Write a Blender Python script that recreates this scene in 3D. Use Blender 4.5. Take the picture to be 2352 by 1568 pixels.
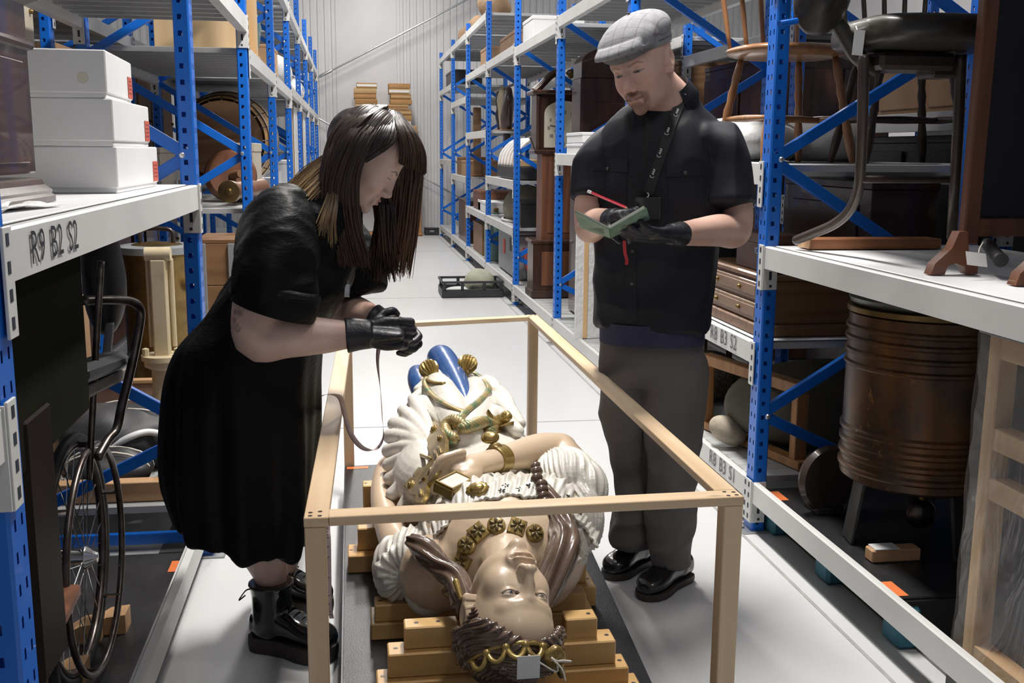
import bpy, bmesh, math, random
import numpy as np
from mathutils import Vector, Matrix, noise as mnoise
for o in list(bpy.data.objects): bpy.data.objects.remove(o, do_unlink=True)
SC = bpy.context.scene; COL = SC.collection
PI = math.pi
random.seed(7)
# ------------------------------------------------------------------ camera
FW, FH, FL = 2352.0, 1568.0, 2400.0
CAMZ = 1.38
def _basis(vp=(804.0, 345.0), roll=math.radians(0.45)):
    d = np.array([vp[0]-FW/2, vp[1]-FH/2, FL]); d /= np.linalg.norm(d)
    u = np.array([math.sin(roll), -math.cos(roll), 0.0]); u[2] = -(u[0]*d[0]+u[1]*d[1])/d[2]; u /= np.linalg.norm(u)
    return np.stack([np.cross(d, u), d, u], 0)
RB = _basis()
CP = np.array([0, 0, CAMZ])
def PY(px, py, y):
    v = RB @ np.array([px-FW/2, py-FH/2, FL]); return Vector(CP + (y-CP[1])/v[1]*v)
def PX(px, py, x):
    v = RB @ np.array([px-FW/2, py-FH/2, FL]); return Vector(CP + (x-CP[0])/v[0]*v)
def PZ(px, py, z):
    v = RB @ np.array([px-FW/2, py-FH/2, FL]); return Vector(CP + (z-CP[2])/v[2]*v)
cam = bpy.data.cameras.new('camera'); camo = bpy.data.objects.new('camera', cam); COL.objects.link(camo)
cam.sensor_width = 36.0; cam.lens = 36.0*FL/FW; cam.clip_start = 0.05; cam.clip_end = 100
_m = Matrix.Identity(4)
for i in range(3):
    _m[i][0] = RB[i][0]; _m[i][1] = -RB[i][1]; _m[i][2] = -RB[i][2]; _m[i][3] = CP[i]
camo.matrix_world = _m
SC.camera = camo
# ------------------------------------------------------------------ light and exposure
SC.view_settings.view_transform = 'Standard'; SC.view_settings.look = 'None'
SC.view_settings.exposure = 0.10; SC.view_settings.gamma = 1.0; SC.view_settings.use_curve_mapping = False
W = bpy.data.worlds.new('world'); SC.world = W; W.use_nodes = True
W.node_tree.nodes['Background'].inputs[0].default_value = (0.80, 0.86, 1.0, 1)
W.node_tree.nodes['Background'].inputs[1].default_value = 0.15
# linear high-bay lamps hung over the aisle (fixtures are built with the room): x, y, z, length, power
LAMPS = [(0.82, 3.85, 4.3, 1.5, 215), (0.45, 8.2, 4.6, 1.5, 130), (0.45, 12.6, 4.6, 1.5, 120), (0.45, 16.0, 4.6, 1.2, 60), (0.82, 0.3, 4.6, 1.5, 24),  # the lamp over the camera is an added fill for the people's fronts
         (-3.2, 5.0, 4.6, 1.5, 60), (4.2, 6.0, 4.6, 1.5, 70), (-3.2, 11.0, 4.6, 1.5, 60), (4.2, 12.0, 4.6, 1.5, 70)]
for (lx, ly, lz, ll, pw) in LAMPS:
    L = bpy.data.lights.new('aisle_lamp_light', 'AREA'); L.shape = 'RECTANGLE'; L.size = 0.30; L.size_y = ll
    L.energy = pw; L.color = (1.0, 0.965, 0.92)
    lo = bpy.data.objects.new('aisle_lamp_light', L); COL.objects.link(lo); lo.location = (lx, ly, lz-0.03)
# ------------------------------------------------------------------ materials
MATS = {}
def new_mat(name):
    m = bpy.data.materials.new(name); m.use_nodes = True; nt = m.node_tree
    return m, nt, nt.nodes['Principled BSDF']
def _mix(nt, fac, a, b):
    n = nt.nodes.new('ShaderNodeMix'); n.data_type = 'RGBA'
    if isinstance(fac, float): n.inputs[0].default_value = fac
    else: nt.links.new(fac, n.inputs[0])
    for k, v in ((6, a), (7, b)):
        if isinstance(v, (tuple, list)): n.inputs[k].default_value = (*v[:3], 1)
        else: nt.links.new(v, n.inputs[k])
    return n.outputs[2]
def _noise(nt, scale, vec=None, detail=3.0, rough=0.55, dist=0.0):
    n = nt.nodes.new('ShaderNodeTexNoise'); n.inputs['Scale'].default_value = scale
    n.inputs['Detail'].default_value = detail; n.inputs['Roughness'].default_value = rough; n.inputs['Distortion'].default_value = dist
    if vec is not None: nt.links.new(vec, n.inputs['Vector'])
    return n.outputs['Fac']
def _ramp(nt, fac, stops):
    n = nt.nodes.new('ShaderNodeValToRGB'); e = n.color_ramp.elements
    while len(e) < len(stops): e.new(0.5)
    for i, (p, c) in enumerate(stops):
        e[i].position = p; e[i].color = (*c[:3], 1) if not isinstance(c, float) else (c, c, c, 1)
    nt.links.new(fac, n.inputs[0]); return n.outputs[0]
def _obj(nt, scale=(1, 1, 1), rot=(0, 0, 0)):
    t = nt.nodes.new('ShaderNodeTexCoord'); mp = nt.nodes.new('ShaderNodeMapping')
    mp.inputs['Scale'].default_value = scale; mp.inputs['Rotation'].default_value = rot
    nt.links.new(t.outputs['Object'], mp.inputs[0]); return mp.outputs[0]
def _bump(nt, b, height, strength, dist=0.01):
    n = nt.nodes.new('ShaderNodeBump'); n.inputs['Strength'].default_value = strength; n.inputs['Distance'].default_value = dist
    nt.links.new(height, n.inputs['Height']); nt.links.new(n.outputs[0], b.inputs['Normal'])
def mat(name, col, rough=0.5, metal=0.0, col2=None, nscale=6.0, amount=(0.35, 0.7), bump=0.0, bscale=40.0, bdist=0.004,
        stretch=(1, 1, 1), coat=0.0, spec=0.5, vcol=None, rough2=None, sss=0.0, alpha=1.0, trans=0.0, sheen=0.0):
    if name in MATS: return MATS[name]
    m, nt, b = new_mat(name)
    b.inputs['Base Color'].default_value = (*col, 1); b.inputs['Roughness'].default_value = rough; b.inputs['Metallic'].default_value = metal
    b.inputs['Coat Weight'].default_value = coat; b.inputs['Specular IOR Level'].default_value = spec
    b.inputs['Alpha'].default_value = alpha; b.inputs['Transmission Weight'].default_value = trans
    b.inputs['Sheen Weight'].default_value = sheen
    if sss: b.inputs['Subsurface Weight'].default_value = sss; b.inputs['Subsurface Radius'].default_value = (0.012, 0.005, 0.003); b.inputs['Subsurface Scale'].default_value = 1.0
    vec = _obj(nt, stretch)
    src = None
    if vcol:
        a = nt.nodes.new('ShaderNodeVertexColor'); a.layer_name = vcol; src = a.outputs[0]
        nt.links.new(src, b.inputs['Base Color'])
    if col2 is not None:
        f = _ramp(nt, _noise(nt, nscale, vec, 4.0), [(amount[0], 0.0), (amount[1], 1.0)])
        c = _mix(nt, f, src if src else col, col2); nt.links.new(c, b.inputs['Base Color'])
        if rough2 is not None:
            r = nt.nodes.new('ShaderNodeMapRange'); r.inputs[3].default_value = rough; r.inputs[4].default_value = rough2
            nt.links.new(f, r.inputs[0]); nt.links.new(r.outputs[0], b.inputs['Roughness'])
    if bump: _bump(nt, b, _noise(nt, bscale, vec, 3.0), bump, bdist)
    MATS[name] = m; return m
def wood(name, c1, c2, axis='x', scale=1.0, rough=0.5, knots=True, coat=0.0, ring=14.0):
    """timber: stretched noise grain along one object axis plus ring bands and a few knots"""
    if name in MATS: return MATS[name]
    m, nt, b = new_mat(name)
    st = {'x': (0.5, 9, 9), 'y': (9, 0.5, 9), 'z': (9, 9, 0.5)}[axis]
    vec = _obj(nt, tuple(s*scale for s in st))
    g = _noise(nt, 2.2, vec, 5.0, 0.6, 0.6)
    w = nt.nodes.new('ShaderNodeMath'); w.operation = 'MULTIPLY'; w.inputs[1].default_value = ring
    nt.links.new(_noise(nt, 0.55, vec, 1.5, 0.4, 0.3), w.inputs[0])
    fr = nt.nodes.new('ShaderNodeMath'); fr.operation = 'PINGPONG'; fr.inputs[1].default_value = 1.0; nt.links.new(w.outputs[0], fr.inputs[0])
    ad = nt.nodes.new('ShaderNodeMath'); ad.operation = 'MULTIPLY_ADD'; ad.inputs[1].default_value = 0.55; nt.links.new(fr.outputs[0], ad.inputs[0])
    hf = nt.nodes.new('ShaderNodeMath'); hf.operation = 'MULTIPLY'; hf.inputs[1].default_value = 0.5; nt.links.new(g, hf.inputs[0]); nt.links.new(hf.outputs[0], ad.inputs[2])
    f = _ramp(nt, ad.outputs[0], [(0.18, 0.0), (0.85, 1.0)])
    c = _mix(nt, f, c1, c2)
    if knots:
        kv = _obj(nt, tuple((0.9 if s < 1 else 3.0)*scale for s in st))
        v = nt.nodes.new('ShaderNodeTexVoronoi'); v.inputs['Scale'].default_value = 1.6; nt.links.new(kv, v.inputs['Vector'])
        kf = _ramp(nt, v.outputs['Distance'], [(0.03, 1.0), (0.085, 0.0)])
        c = _mix(nt, kf, c, tuple(x*0.45 for x in c2))
    nt.links.new(c, b.inputs['Base Color']); b.inputs['Roughness'].default_value = rough; b.inputs['Coat Weight'].default_value = coat
    _bump(nt, b, g, 0.12, 0.003)
    MATS[name] = m; return m
# ------------------------------------------------------------------ mesh helpers
ROTX = lambda a: Matrix.Rotation(a, 3, 'X')
ROTY = lambda a: Matrix.Rotation(a, 3, 'Y')
ROTZ = lambda a: Matrix.Rotation(a, 3, 'Z')
WL = {}
def wl(o): return WL.get(o.name, Vector((0, 0, 0)))
_CB = None
class MB:
    def __init__(s): s.v = []; s.f = []; s.c = []; s.mi = []
    def add(s, vs, fs, mi=0):
        n = len(s.v); s.v += [tuple(p) for p in vs]; s.f += [tuple(i+n for i in f) for f in fs]; s.mi += [mi]*len(fs); return s
    def box(s, c, size, rot=None, bev=0.0, mi=0):
        hx, hy, hz = size[0]/2, size[1]/2, size[2]/2; c = Vector(c)
        b = min(bev, hx*0.9, hy*0.9, hz*0.9)
        if b <= 0:
            vs = [Vector((x*hx, y*hy, z*hz)) for x in (-1, 1) for y in (-1, 1) for z in (-1, 1)]
            fs = [(0, 1, 3, 2), (4, 6, 7, 5), (0, 4, 5, 1), (2, 3, 7, 6), (0, 2, 6, 4), (1, 5, 7, 3)]
        else:
            vs = []; ix = {}
            for x in (-1, 1):
                for y in (-1, 1):
                    for z in (-1, 1):
                        for a in range(3):
                            ix[(x, y, z, a)] = len(vs)
                            vs.append(Vector((x*(hx-(b if a != 0 else 0)), y*(hy-(b if a != 1 else 0)), z*(hz-(b if a != 2 else 0)))))
            fs = []
            for a in range(3):
                o1, o2 = [k for k in range(3) if k != a]
                for sg in (-1, 1):
                    q = []
                    for (u, w) in ((-1, -1), (1, -1), (1, 1), (-1, 1)):
                        k = [0, 0, 0]; k[a] = sg; k[o1] = u; k[o2] = w; q.append(ix[(*k, a)])
                    fs.append(tuple(q) if (sg > 0) == (a != 1) else tuple(reversed(q)))
            for a in range(3):
                o1, o2 = [k for k in range(3) if k != a]
                for u in (-1, 1):
                    for w in (-1, 1):
                        q = []
                        for (t, ax) in ((-1, o1), (1, o1), (1, o2), (-1, o2)):
                            k = [0, 0, 0]; k[a] = t; k[o1] = u; k[o2] = w; q.append(ix[(*k, ax)])
                        fs.append(tuple(q))
            for x in (-1, 1):
                for y in (-1, 1):
                    for z in (-1, 1): fs.append(tuple(ix[(x, y, z, a)] for a in range(3)))
        if rot is not None: vs = [rot @ p for p in vs]
        return s.add([c+p for p in vs], fs, mi)
    def bar(s, p0, p1, w, h, up=(0, 0, 1), bev=0.0, mi=0):
        """box from p0 to p1, w across, h along 'up'"""
        p0, p1 = Vector(p0), Vector(p1); d = p1-p0; L = d.length; d.normalize(); u = Vector(up)
        sd = d.cross(u)
        if sd.length < 1e-5: sd = d.cross(Vector((1, 0, 0)))
        sd.normalize(); u = sd.cross(d)
        R = Matrix((d, sd, u)).transposed()
        return s.box((p0+p1)/2, (L, w, h), R, bev, mi)
    def tube(s, pts, r, n=10, cap=True, mi=0, closed=False):
        pts = [Vector(p) for p in pts]; m = len(pts)
        rs = r if isinstance(r, (list, tuple)) else [r]*m
        base = len(s.v); fr = None; vs = []
        for i, p in enumerate(pts):
            if closed: t = pts[(i+1) % m]-pts[i-1]
            else: t = pts[min(i+1, m-1)]-pts[max(i-1, 0)]
            if t.length < 1e-9: t = Vector((0, 0, 1))
            t.normalize()
            if fr is None:
                a = Vector((0, 0, 1)) if abs(t.z) < 0.9 else Vector((1, 0, 0)); fr = t.cross(a).normalized()
            else:
                fr = fr - t*fr.dot(t); fr.normalize()
            b = t.cross(fr)
            rr = rs[i]; ra, rb = rr if isinstance(rr, (tuple, list)) else (rr, rr)
            for k in range(n):
                a = 2*PI*k/n; vs.append(p + fr*(math.cos(a)*ra) + b*(math.sin(a)*rb))
        fs = []
        for i in range(m if closed else m-1):
            j = (i+1) % m
            for k in range(n): fs.append((i*n+k, i*n+(k+1) % n, j*n+(k+1) % n, j*n+k))
        if cap and not closed: fs += [tuple(range(n-1, -1, -1)), tuple(range((m-1)*n, m*n))]
        return s.add(vs, fs, mi)
    def lathe(s, prof, n=24, c=(0, 0, 0), rot=None, mi=0, sx=1.0, sy=1.0, a0=0.0, a1=2*PI):
        """prof: (radius, z) pairs turned round z"""
        c = Vector(c); vs = []; m = len(prof); full = abs(a1-a0-2*PI) < 1e-6; nn = n if full else n+1
        for (r, z) in prof:
            for k in range(nn):
                a = a0+(a1-a0)*k/n; p = Vector((math.cos(a)*r*sx, math.sin(a)*r*sy, z)); vs.append(c + (rot @ p if rot is not None else p))
        fs = []
        for i in range(m-1):
            for k in range(n):
                k2 = (k+1) % nn; fs.append((i*nn+k, i*nn+k2, (i+1)*nn+k2, (i+1)*nn+k))
        if prof[0][0] > 1e-6 and full: fs.append(tuple(range(nn-1, -1, -1)))
        if prof[-1][0] > 1e-6 and full: fs.append(tuple(range((m-1)*nn, m*nn)))
        return s.add(vs, fs, mi)
    def ball(s, c, r, n=16, m=10, rot=None, mi=0):
        r = r if isinstance(r, (tuple, list)) else (r, r, r); c = Vector(c)
        vs = [Vector((0, 0, -r[2]))]
        for i in range(1, m):
            t = -PI/2+PI*i/m
            for k in range(n): a = 2*PI*k/n; vs.append(Vector((math.cos(t)*math.cos(a)*r[0], math.cos(t)*math.sin(a)*r[1], math.sin(t)*r[2])))
        vs.append(Vector((0, 0, r[2]))); fs = []
        for k in range(n): fs.append((0, 1+(k+1) % n, 1+k)); fs.append((len(vs)-1, 1+(m-2)*n+k, 1+(m-2)*n+(k+1) % n))
        for i in range(m-2):
            for k in range(n): fs.append((1+i*n+k, 1+i*n+(k+1) % n, 1+(i+1)*n+(k+1) % n, 1+(i+1)*n+k))
        if rot is not None: vs = [rot @ p for p in vs]
        return s.add([c+p for p in vs], fs, mi)
    def prism(s, poly, o, ax, ay, depth, mi=0):
        """polygon (u, v) in the plane o + u*ax + v*ay, extruded by the vector depth"""
        o, ax, ay, depth = Vector(o), Vector(ax), Vector(ay), Vector(depth); n = len(poly)
        a = [o+ax*u+ay*v for (u, v) in poly]
        fs = [tuple(range(n-1, -1, -1)), tuple(range(n, 2*n))]+[(k, (k+1) % n, n+(k+1) % n, n+k) for k in range(n)]
        return s.add(a+[p+depth for p in a], fs, mi)
    def grid(s, P, mi=0, cu=False, cv=False):
        """P[i][j] points"""
        m, n = len(P), len(P[0]); vs = [p for row in P for p in row]; fs = []
        for i in range(m if cu else m-1):
            for j in range(n if cv else n-1):
                i2, j2 = (i+1) % m, (j+1) % n; fs.append((i*n+j, i*n+j2, i2*n+j2, i2*n+j))
        return s.add(vs, fs, mi)
    def mesh(s, name, off=(0, 0, 0)):
        me = bpy.data.meshes.new(name); o = Vector(off)
        me.from_pydata([(p[0]-o.x, p[1]-o.y, p[2]-o.z) for p in s.v], [], s.f)
        if any(s.mi): me.polygons.foreach_set('material_index', s.mi)
        bm = bmesh.new(); bm.from_mesh(me); bmesh.ops.recalc_face_normals(bm, faces=bm.faces); bm.to_mesh(me); bm.free()
        return me
    def build(s, name, m, parent=None, smooth=35, local=False):
        if parent is not None: off = wl(parent)
        elif local: off = Vector((0, 0, 0))
        else:
            a = np.array([tuple(p) for p in s.v]); mn, mx = a.min(0), a.max(0); off = Vector(((mn[0]+mx[0])/2, (mn[1]+mx[1])/2, mn[2]))
        return put(s.mesh(name, off), name, m, parent, off, smooth)
def put(me, name, m, parent=None, off=None, smooth=35):
    for q in (m if isinstance(m, (list, tuple)) else [m]): me.materials.append(q)
    if smooth:
        me.polygons.foreach_set('use_smooth', [True]*len(me.polygons))
        if smooth < 180: me.set_sharp_from_angle(angle=math.radians(smooth))
    o = bpy.data.objects.new(name, me); COL.objects.link(o)
    if parent is not None: o.parent = parent; WL[o.name] = wl(parent)
    else: o.location = off; WL[o.name] = Vector(off)
    return o
def tag(o, label=None, cat=None, group=None, kind=None):
    if label: o['label'] = label
    if cat: o['category'] = cat
    if group: o['group'] = group
    if kind: o['kind'] = kind
    return o
def thing(name, label, cat, loc=(0, 0, 0), group=None, kind=None):
    o = bpy.data.objects.new(name, None); o.empty_display_size = 0.1; COL.objects.link(o); o.location = loc; WL[o.name] = Vector(loc)
    return tag(o, label, cat, group, kind)
def copy_tree(o, parent=None):
    c = o.copy(); COL.objects.link(c)
    if parent is not None: c.parent = parent
    for ch in list(o.children): copy_tree(ch, c)
    return c
def share(o, name, parent, loc=(0, 0, 0), rot=None, scale=None):
    """another object on the same mesh, placed relative to its parent"""
    c = bpy.data.objects.new(name, o.data); COL.objects.link(c)
    if parent is not None: c.parent = parent
    c.location = loc
    if rot is not None: c.rotation_euler = rot
    if scale is not None: c.scale = scale
    WL[c.name] = (wl(parent) if parent is not None else Vector((0, 0, 0)))+Vector(loc)
    return c
def text_mesh(txt, size, ax, ay, origin, name, m, parent, thick=0.0008, bold=0.0, width=1.0):
    """flat print: letters laid in the plane spanned by ax (reading direction) and ay (up)"""
    cu = bpy.data.curves.new('txt', 'FONT'); cu.body = txt; cu.size = size; cu.offset = bold; cu.resolution_u = 3
    to = bpy.data.objects.new('txt', cu); COL.objects.link(to); bpy.context.view_layer.update()
    me = bpy.data.meshes.new_from_object(to.evaluated_get(bpy.context.evaluated_depsgraph_get()))
    bpy.data.objects.remove(to, do_unlink=True); bpy.data.curves.remove(cu)
    ax, ay, og = Vector(ax).normalized(), Vector(ay).normalized(), Vector(origin)
    off = wl(parent) if parent is not None else Vector((0, 0, 0))
    for v in me.vertices: v.co = og + ax*(v.co.x*width) + ay*v.co.y - off
    me.name = name
    return put(me, name, m, parent, off, smooth=0)
# ------------------------------------------------------------------ organic helpers
def crom(P, t):
    """catmull-rom through the array P at parameter t (0..len-1)"""
    n = len(P); i = min(int(t), n-2); u = t-i
    p0 = P[i-1] if i > 0 else P[0]; p1, p2 = P[i], P[i+1]; p3 = P[i+2] if i+2 < n else P[n-1]
    return 0.5*((2*p1)+(p2-p0)*u+(2*p0-5*p1+4*p2-p3)*u*u+(3*p1-p0-3*p2+p3)*u*u*u)
def path(pts, n):
    A = [np.array(tuple(p), float) for p in pts]; return [Vector(crom(A, (len(A)-1)*k/(n-1))) for k in range(n)]
def loft(mb, secs, n=32, m=40, disp=None, cap=True, p=2.0, mi=0):
    """secs: (centre, half axis a, half axis b[, exponent]); skin through them; disp(t, ang) -> outward offset"""
    A = [np.concatenate([np.array(tuple(s[0]), float), np.array(tuple(s[1]), float), np.array(tuple(s[2]), float), [s[3] if len(s) > 3 else p]]) for s in secs]
    rows = []
    for i in range(m):
        t = (len(A)-1)*i/(m-1); q = crom(A, t); c, a, b, e = q[:3], q[3:6], q[6:9], max(q[9], 1.2)
        row = []
        for k in range(n):
            an = 2*PI*k/n; cs, sn = math.cos(an), math.sin(an)
            x = math.copysign(abs(cs)**(2/e), cs); y = math.copysign(abs(sn)**(2/e), sn)
            r = a*x+b*y
            if disp: L = np.linalg.norm(r); r = r*(1+disp(i/(m-1), an)/max(L, 1e-6))
            row.append(Vector(c+r))
        rows.append(row)
    base = len(mb.v); mb.grid(rows, mi, cv=True)
    if cap:
        mb.f.append(tuple(base+k for k in range(n-1, -1, -1))); mb.f.append(tuple(base+(m-1)*n+k for k in range(n))); mb.mi += [mi, mi]
    return mb
def limb(mb, pts, rad, n=20, m=28, mi=0, cap=True, flat_end=False):
    """smooth tapered tube with rounded ends; rad entries r or (ra, rb)"""
    A = [np.array(tuple(p), float) for p in pts]; R = [np.array(r if isinstance(r, (tuple, list)) else (r, r), float) for r in rad]
    ps, rs = [], []
    for k in range(m):
        t = (len(A)-1)*k/(m-1); ps.append(Vector(crom(A, t))); q = crom(R, t); rs.append((max(q[0], 1e-4), max(q[1], 1e-4)))
    if cap:
        d0 = (ps[0]-ps[1]).normalized(); d1 = (ps[-1]-ps[-2]).normalized(); a, b = rs[0], rs[-1]
        pre, pr, post, po = [], [], [], []
        for s in (0.95, 0.7, 0.35):
            q = math.sqrt(max(0, 1-s*s)); pre.append(ps[0]+d0*min(a)*s); pr.append((a[0]*q, a[1]*q))
        for s in (0.35, 0.7, 0.95):
            q = math.sqrt(max(0, 1-s*s)); post.append(ps[-1]+d1*min(b)*s); po.append((b[0]*q, b[1]*q))
        ps = pre+ps+([] if flat_end else post); rs = pr+rs+([] if flat_end else po)
    return mb.tube(ps, rs, n, True, mi)
def remesh(mb, voxel, smooth=6, fac=0.5):
    """fuse overlapping shapes into one continuous surface; returns (verts Nx3, faces)"""
    me = mb.mesh('tmp'); o = bpy.data.objects.new('tmp', me); COL.objects.link(o)
    r = o.modifiers.new('r', 'REMESH'); r.mode = 'VOXEL'; r.voxel_size = voxel
    if smooth: q = o.modifiers.new('s', 'SMOOTH'); q.iterations = smooth; q.factor = fac
    bpy.context.view_layer.update()
    e = bpy.data.meshes.new_from_object(o.evaluated_get(bpy.context.evaluated_depsgraph_get()))
    bpy.data.objects.remove(o, do_unlink=True); bpy.data.meshes.remove(me)
    return e
def mesh_np(me):
    a = np.empty(len(me.vertices)*3, np.float32); me.vertices.foreach_get('co', a); n = np.empty(len(me.vertices)*3, np.float32); me.vertices.foreach_get('normal', n)
    return a.reshape(-1, 3).astype(float), n.reshape(-1, 3).astype(float)
def set_np(me, co): me.vertices.foreach_set('co', np.ascontiguousarray(co, dtype=np.float32).ravel()); me.update()
def put_np(me, name, m, parent=None, smooth=180):
    co, _ = mesh_np(me)
    if parent is not None: off = wl(parent)
    else: mn, mx = co.min(0), co.max(0); off = Vector(((mn[0]+mx[0])/2, (mn[1]+mx[1])/2, mn[2]))
    set_np(me, co-np.array(off)); return put(me, name, m, parent, off, smooth)
def set_vcol(me, rgb, name='Col'):
    at = me.color_attributes.new(name, 'FLOAT_COLOR', 'POINT')
    c = np.ones((len(me.vertices), 4), np.float32); c[:, :3] = rgb; at.data.foreach_set('color', c.ravel())
def fbm(co, scale, seed=0.0, oct=3):
    """cheap vector noise for arrays: sum of rotated sines"""
    r = np.random.RandomState(int(seed*97+13)); out = np.zeros(len(co))
    for o in range(oct):
        for k in range(5):
            d = r.normal(size=3); d /= np.linalg.norm(d); out += np.sin((co @ d)*scale*(2**o)*(0.8+0.5*r.rand())+r.rand()*6.28)*0.5**o/5
    return out
def sstep(a, b, x):
    t = np.clip((x-a)/(b-a), 0, 1); return t*t*(3-2*t)
# ================================================================== ROOM
m_floor = None
def floor_mat():
    m, nt, b = new_mat('pale grey epoxy floor')
    vec = _obj(nt, (1, 1, 1))
    f1 = _ramp(nt, _noise(nt, 0.8, vec, 4.0), [(0.3, 0.0), (0.75, 1.0)])
    c = _mix(nt, f1, (0.66, 0.665, 0.67), (0.60, 0.605, 0.61))
    sc = _ramp(nt, _noise(nt, 55.0, vec, 3.0, 0.8), [(0.70, 0.0), (0.76, 1.0)])
    c = _mix(nt, sc, c, (0.56, 0.55, 0.54)); nt.links.new(c, b.inputs['Base Color'])
    r = nt.nodes.new('ShaderNodeMapRange'); r.inputs[3].default_value = 0.27; r.inputs[4].default_value = 0.42
    nt.links.new(_noise(nt, 1.6, vec, 3.0), r.inputs[0]); nt.links.new(r.outputs[0], b.inputs['Roughness'])
    return m
M_FLOOR = floor_mat()
M_WALL = mat('light grey painted cladding', (0.66, 0.66, 0.67), 0.55, col2=(0.60, 0.60, 0.61), nscale=1.2)
M_CEIL = mat('off white roof lining', (0.62, 0.62, 0.62), 0.7, col2=(0.55, 0.55, 0.55), nscale=1.0)
M_JOINT = mat('grey floor joint sealant', (0.40, 0.40, 0.39), 0.6, col2=(0.3, 0.3, 0.3), nscale=20)
M_RAIL = mat('dark grey painted floor band', (0.115, 0.115, 0.12), 0.5, col2=(0.15, 0.15, 0.15), nscale=4)
M_STEEL = mat('galvanised steel', (0.55, 0.56, 0.57), 0.38, 0.9, col2=(0.42, 0.43, 0.44), nscale=18)
M_LAMP, nt_, b_ = new_mat('lit lamp diffuser')
b_.inputs['Emission Color'].default_value = (1, 0.97, 0.93, 1); b_.inputs['Emission Strength'].default_value = 6.0
X0, X1, Y0, Y1, ZC = -6.2, 7.2, -1.6, 17.95, 5.4
fl = MB().box(((X0+X1)/2, (Y0+Y1)/2, -0.06), (X1-X0+.4, Y1-Y0+.4, 0.12)).build('floor', M_FLOOR); tag(fl, kind='structure', label='smooth pale grey epoxy warehouse floor', cat='floor')
for (yy) in (5.18, 9.9, 14.6):
    MB().box((0.48, yy, 0.0008), (1.93, 0.008, 0.0016)).build('floor_joint', M_JOINT, fl)
for nm, xx in (('floor_band', 1.60), ('floor_band', -0.64)):
    MB().box((xx, 8.9, 0.0012), (0.085, 17.9, 0.0024)).build(nm, M_RAIL, fl)
MB().box((1.40, 8.9, 0.0008), (0.012, 17.9, 0.0016)).build('floor_joint', M_JOINT, fl)
ce = MB().box(((X0+X1)/2, (Y0+Y1)/2, ZC+0.05), (X1-X0+.4, Y1-Y0+.4, 0.1)).build('ceiling', M_CEIL); tag(ce, kind='structure')
for nm, xx in (('wall_left', X0-.06), ('wall_right', X1+.06)):
    w_ = MB().box((xx, (Y0+Y1)/2, ZC/2), (0.12, Y1-Y0+.4, ZC)).build(nm, M_WALL); tag(w_, kind='structure')
wb = thing('wall_back', 'ribbed light grey steel cladding wall at the end of the aisle', 'wall', (0.5, Y1, 0), kind='structure')
def sheet_mesh(wd, ribs):
    pr = []
    if ribs:
        p = wd/ribs
        for k in range(ribs): pr += [(k*p, 0.0), (k*p+p*0.36, 0.0), (k*p+p*0.46, -0.016), (k*p+p*0.90, -0.016)]
        pr.append((wd, 0.0))
    else: pr = [(0, 0), (wd*0.006, -0.012), (wd*0.994, -0.012), (wd, 0)]
    poly = [(a, d) for a, d in pr]
    mb = MB(); mb.grid([[Vector((a, d, 0)) for a, d in poly], [Vector((a, d, ZC)) for a, d in poly]]); return mb.mesh('wall_sheet')
_sr, _sf = sheet_mesh(1.0, 9), sheet_mesh(1.0, 0)
for q in (_sr, _sf): q.materials.append(M_WALL)
xs = X0
while xs < X1:
    me = _sf if (-0.75 < xs < 0.2) else _sr
    o = bpy.data.objects.new('wall_sheet', me); COL.objects.link(o); o.parent = wb; o.location = (xs-0.5, 0.0, 0); xs += 1.0
MB().box((0.5, Y1+.08, ZC/2), (X1-X0+.4, 0.1, ZC)).build('wall_backing', M_WALL, wb)
M_KERB = mat('white skirting', (0.7, 0.7, 0.7), 0.5)
tag(MB().box((0.5, Y1-0.03, 0.05), (X1-X0, 0.03, 0.10), bev=0.005).build('baseboard_back', M_KERB), kind='structure')
# diagonal steel tie rods standing off the back wall, with turnbuckle and cleats
def rod(p0, p1, lab):
    t = thing('tie_rod', lab, 'brace rod', (p0+p1)/2, group='diagonal tie rods on the back wall')
    MB().tube([p0, p1], 0.016, 10).build('bar', M_STEEL, t)
    for k in (0.0, 1.0):
        q = p0.lerp(p1, k); MB().box(q+Vector((0, 0.105, 0)), (0.12, 0.205, 0.12), bev=0.01).build('cleat', M_STEEL, t)
    c = p0.lerp(p1, 0.22); d = (p1-p0).normalized(); MB().tube([c-d*.12, c-d*.1, c+d*.1, c+d*.12], [.016, .026, .026, .016], 10).build('turnbuckle', M_STEEL, t)
yr = Y1-0.22
a_, b2_ = PY(740, 173, yr), PY(1060, 6, yr); dd = (b2_-a_)
rod(a_-dd*0.35, b2_+dd*0.35, 'thin grey steel tie rod climbing to the right across the ribbed back wall')
a_, b2_ = PY(746, 280, yr), PY(1020, 434, yr); dd = (b2_-a_)
rod(a_-dd*0.2, b2_+dd*0.25, 'thin grey steel tie rod descending to the right across the back wall')
# lamp fixtures
for i, (lx, ly, lz, ll, pw) in enumerate(LAMPS):
    t = thing('high_bay_lamp', ['linear LED lamp hung over the statue', 'linear LED lamp over the middle of the aisle', 'linear LED lamp over the far aisle', 'short linear LED lamp near the back wall', 'added linear LED fill lamp above the photographer', 'linear LED lamp over the next aisle on the left, near', 'linear LED lamp over the next aisle on the right, near', 'linear LED lamp over the next aisle on the left, far', 'linear LED lamp over the next aisle on the right, far'][i], 'lamp', (lx, ly, lz), group='high bay lamps')
    MB().box((lx, ly, lz+0.04), (0.34, ll+0.06, 0.06), bev=0.01).build('housing', M_STEEL, t)
    for s in (-1, 1): MB().tube([(lx, ly+s*ll*.4, lz+.06), (lx, ly+s*ll*.4, ZC)], 0.006, 6).build('hanger', M_STEEL, t)
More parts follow.
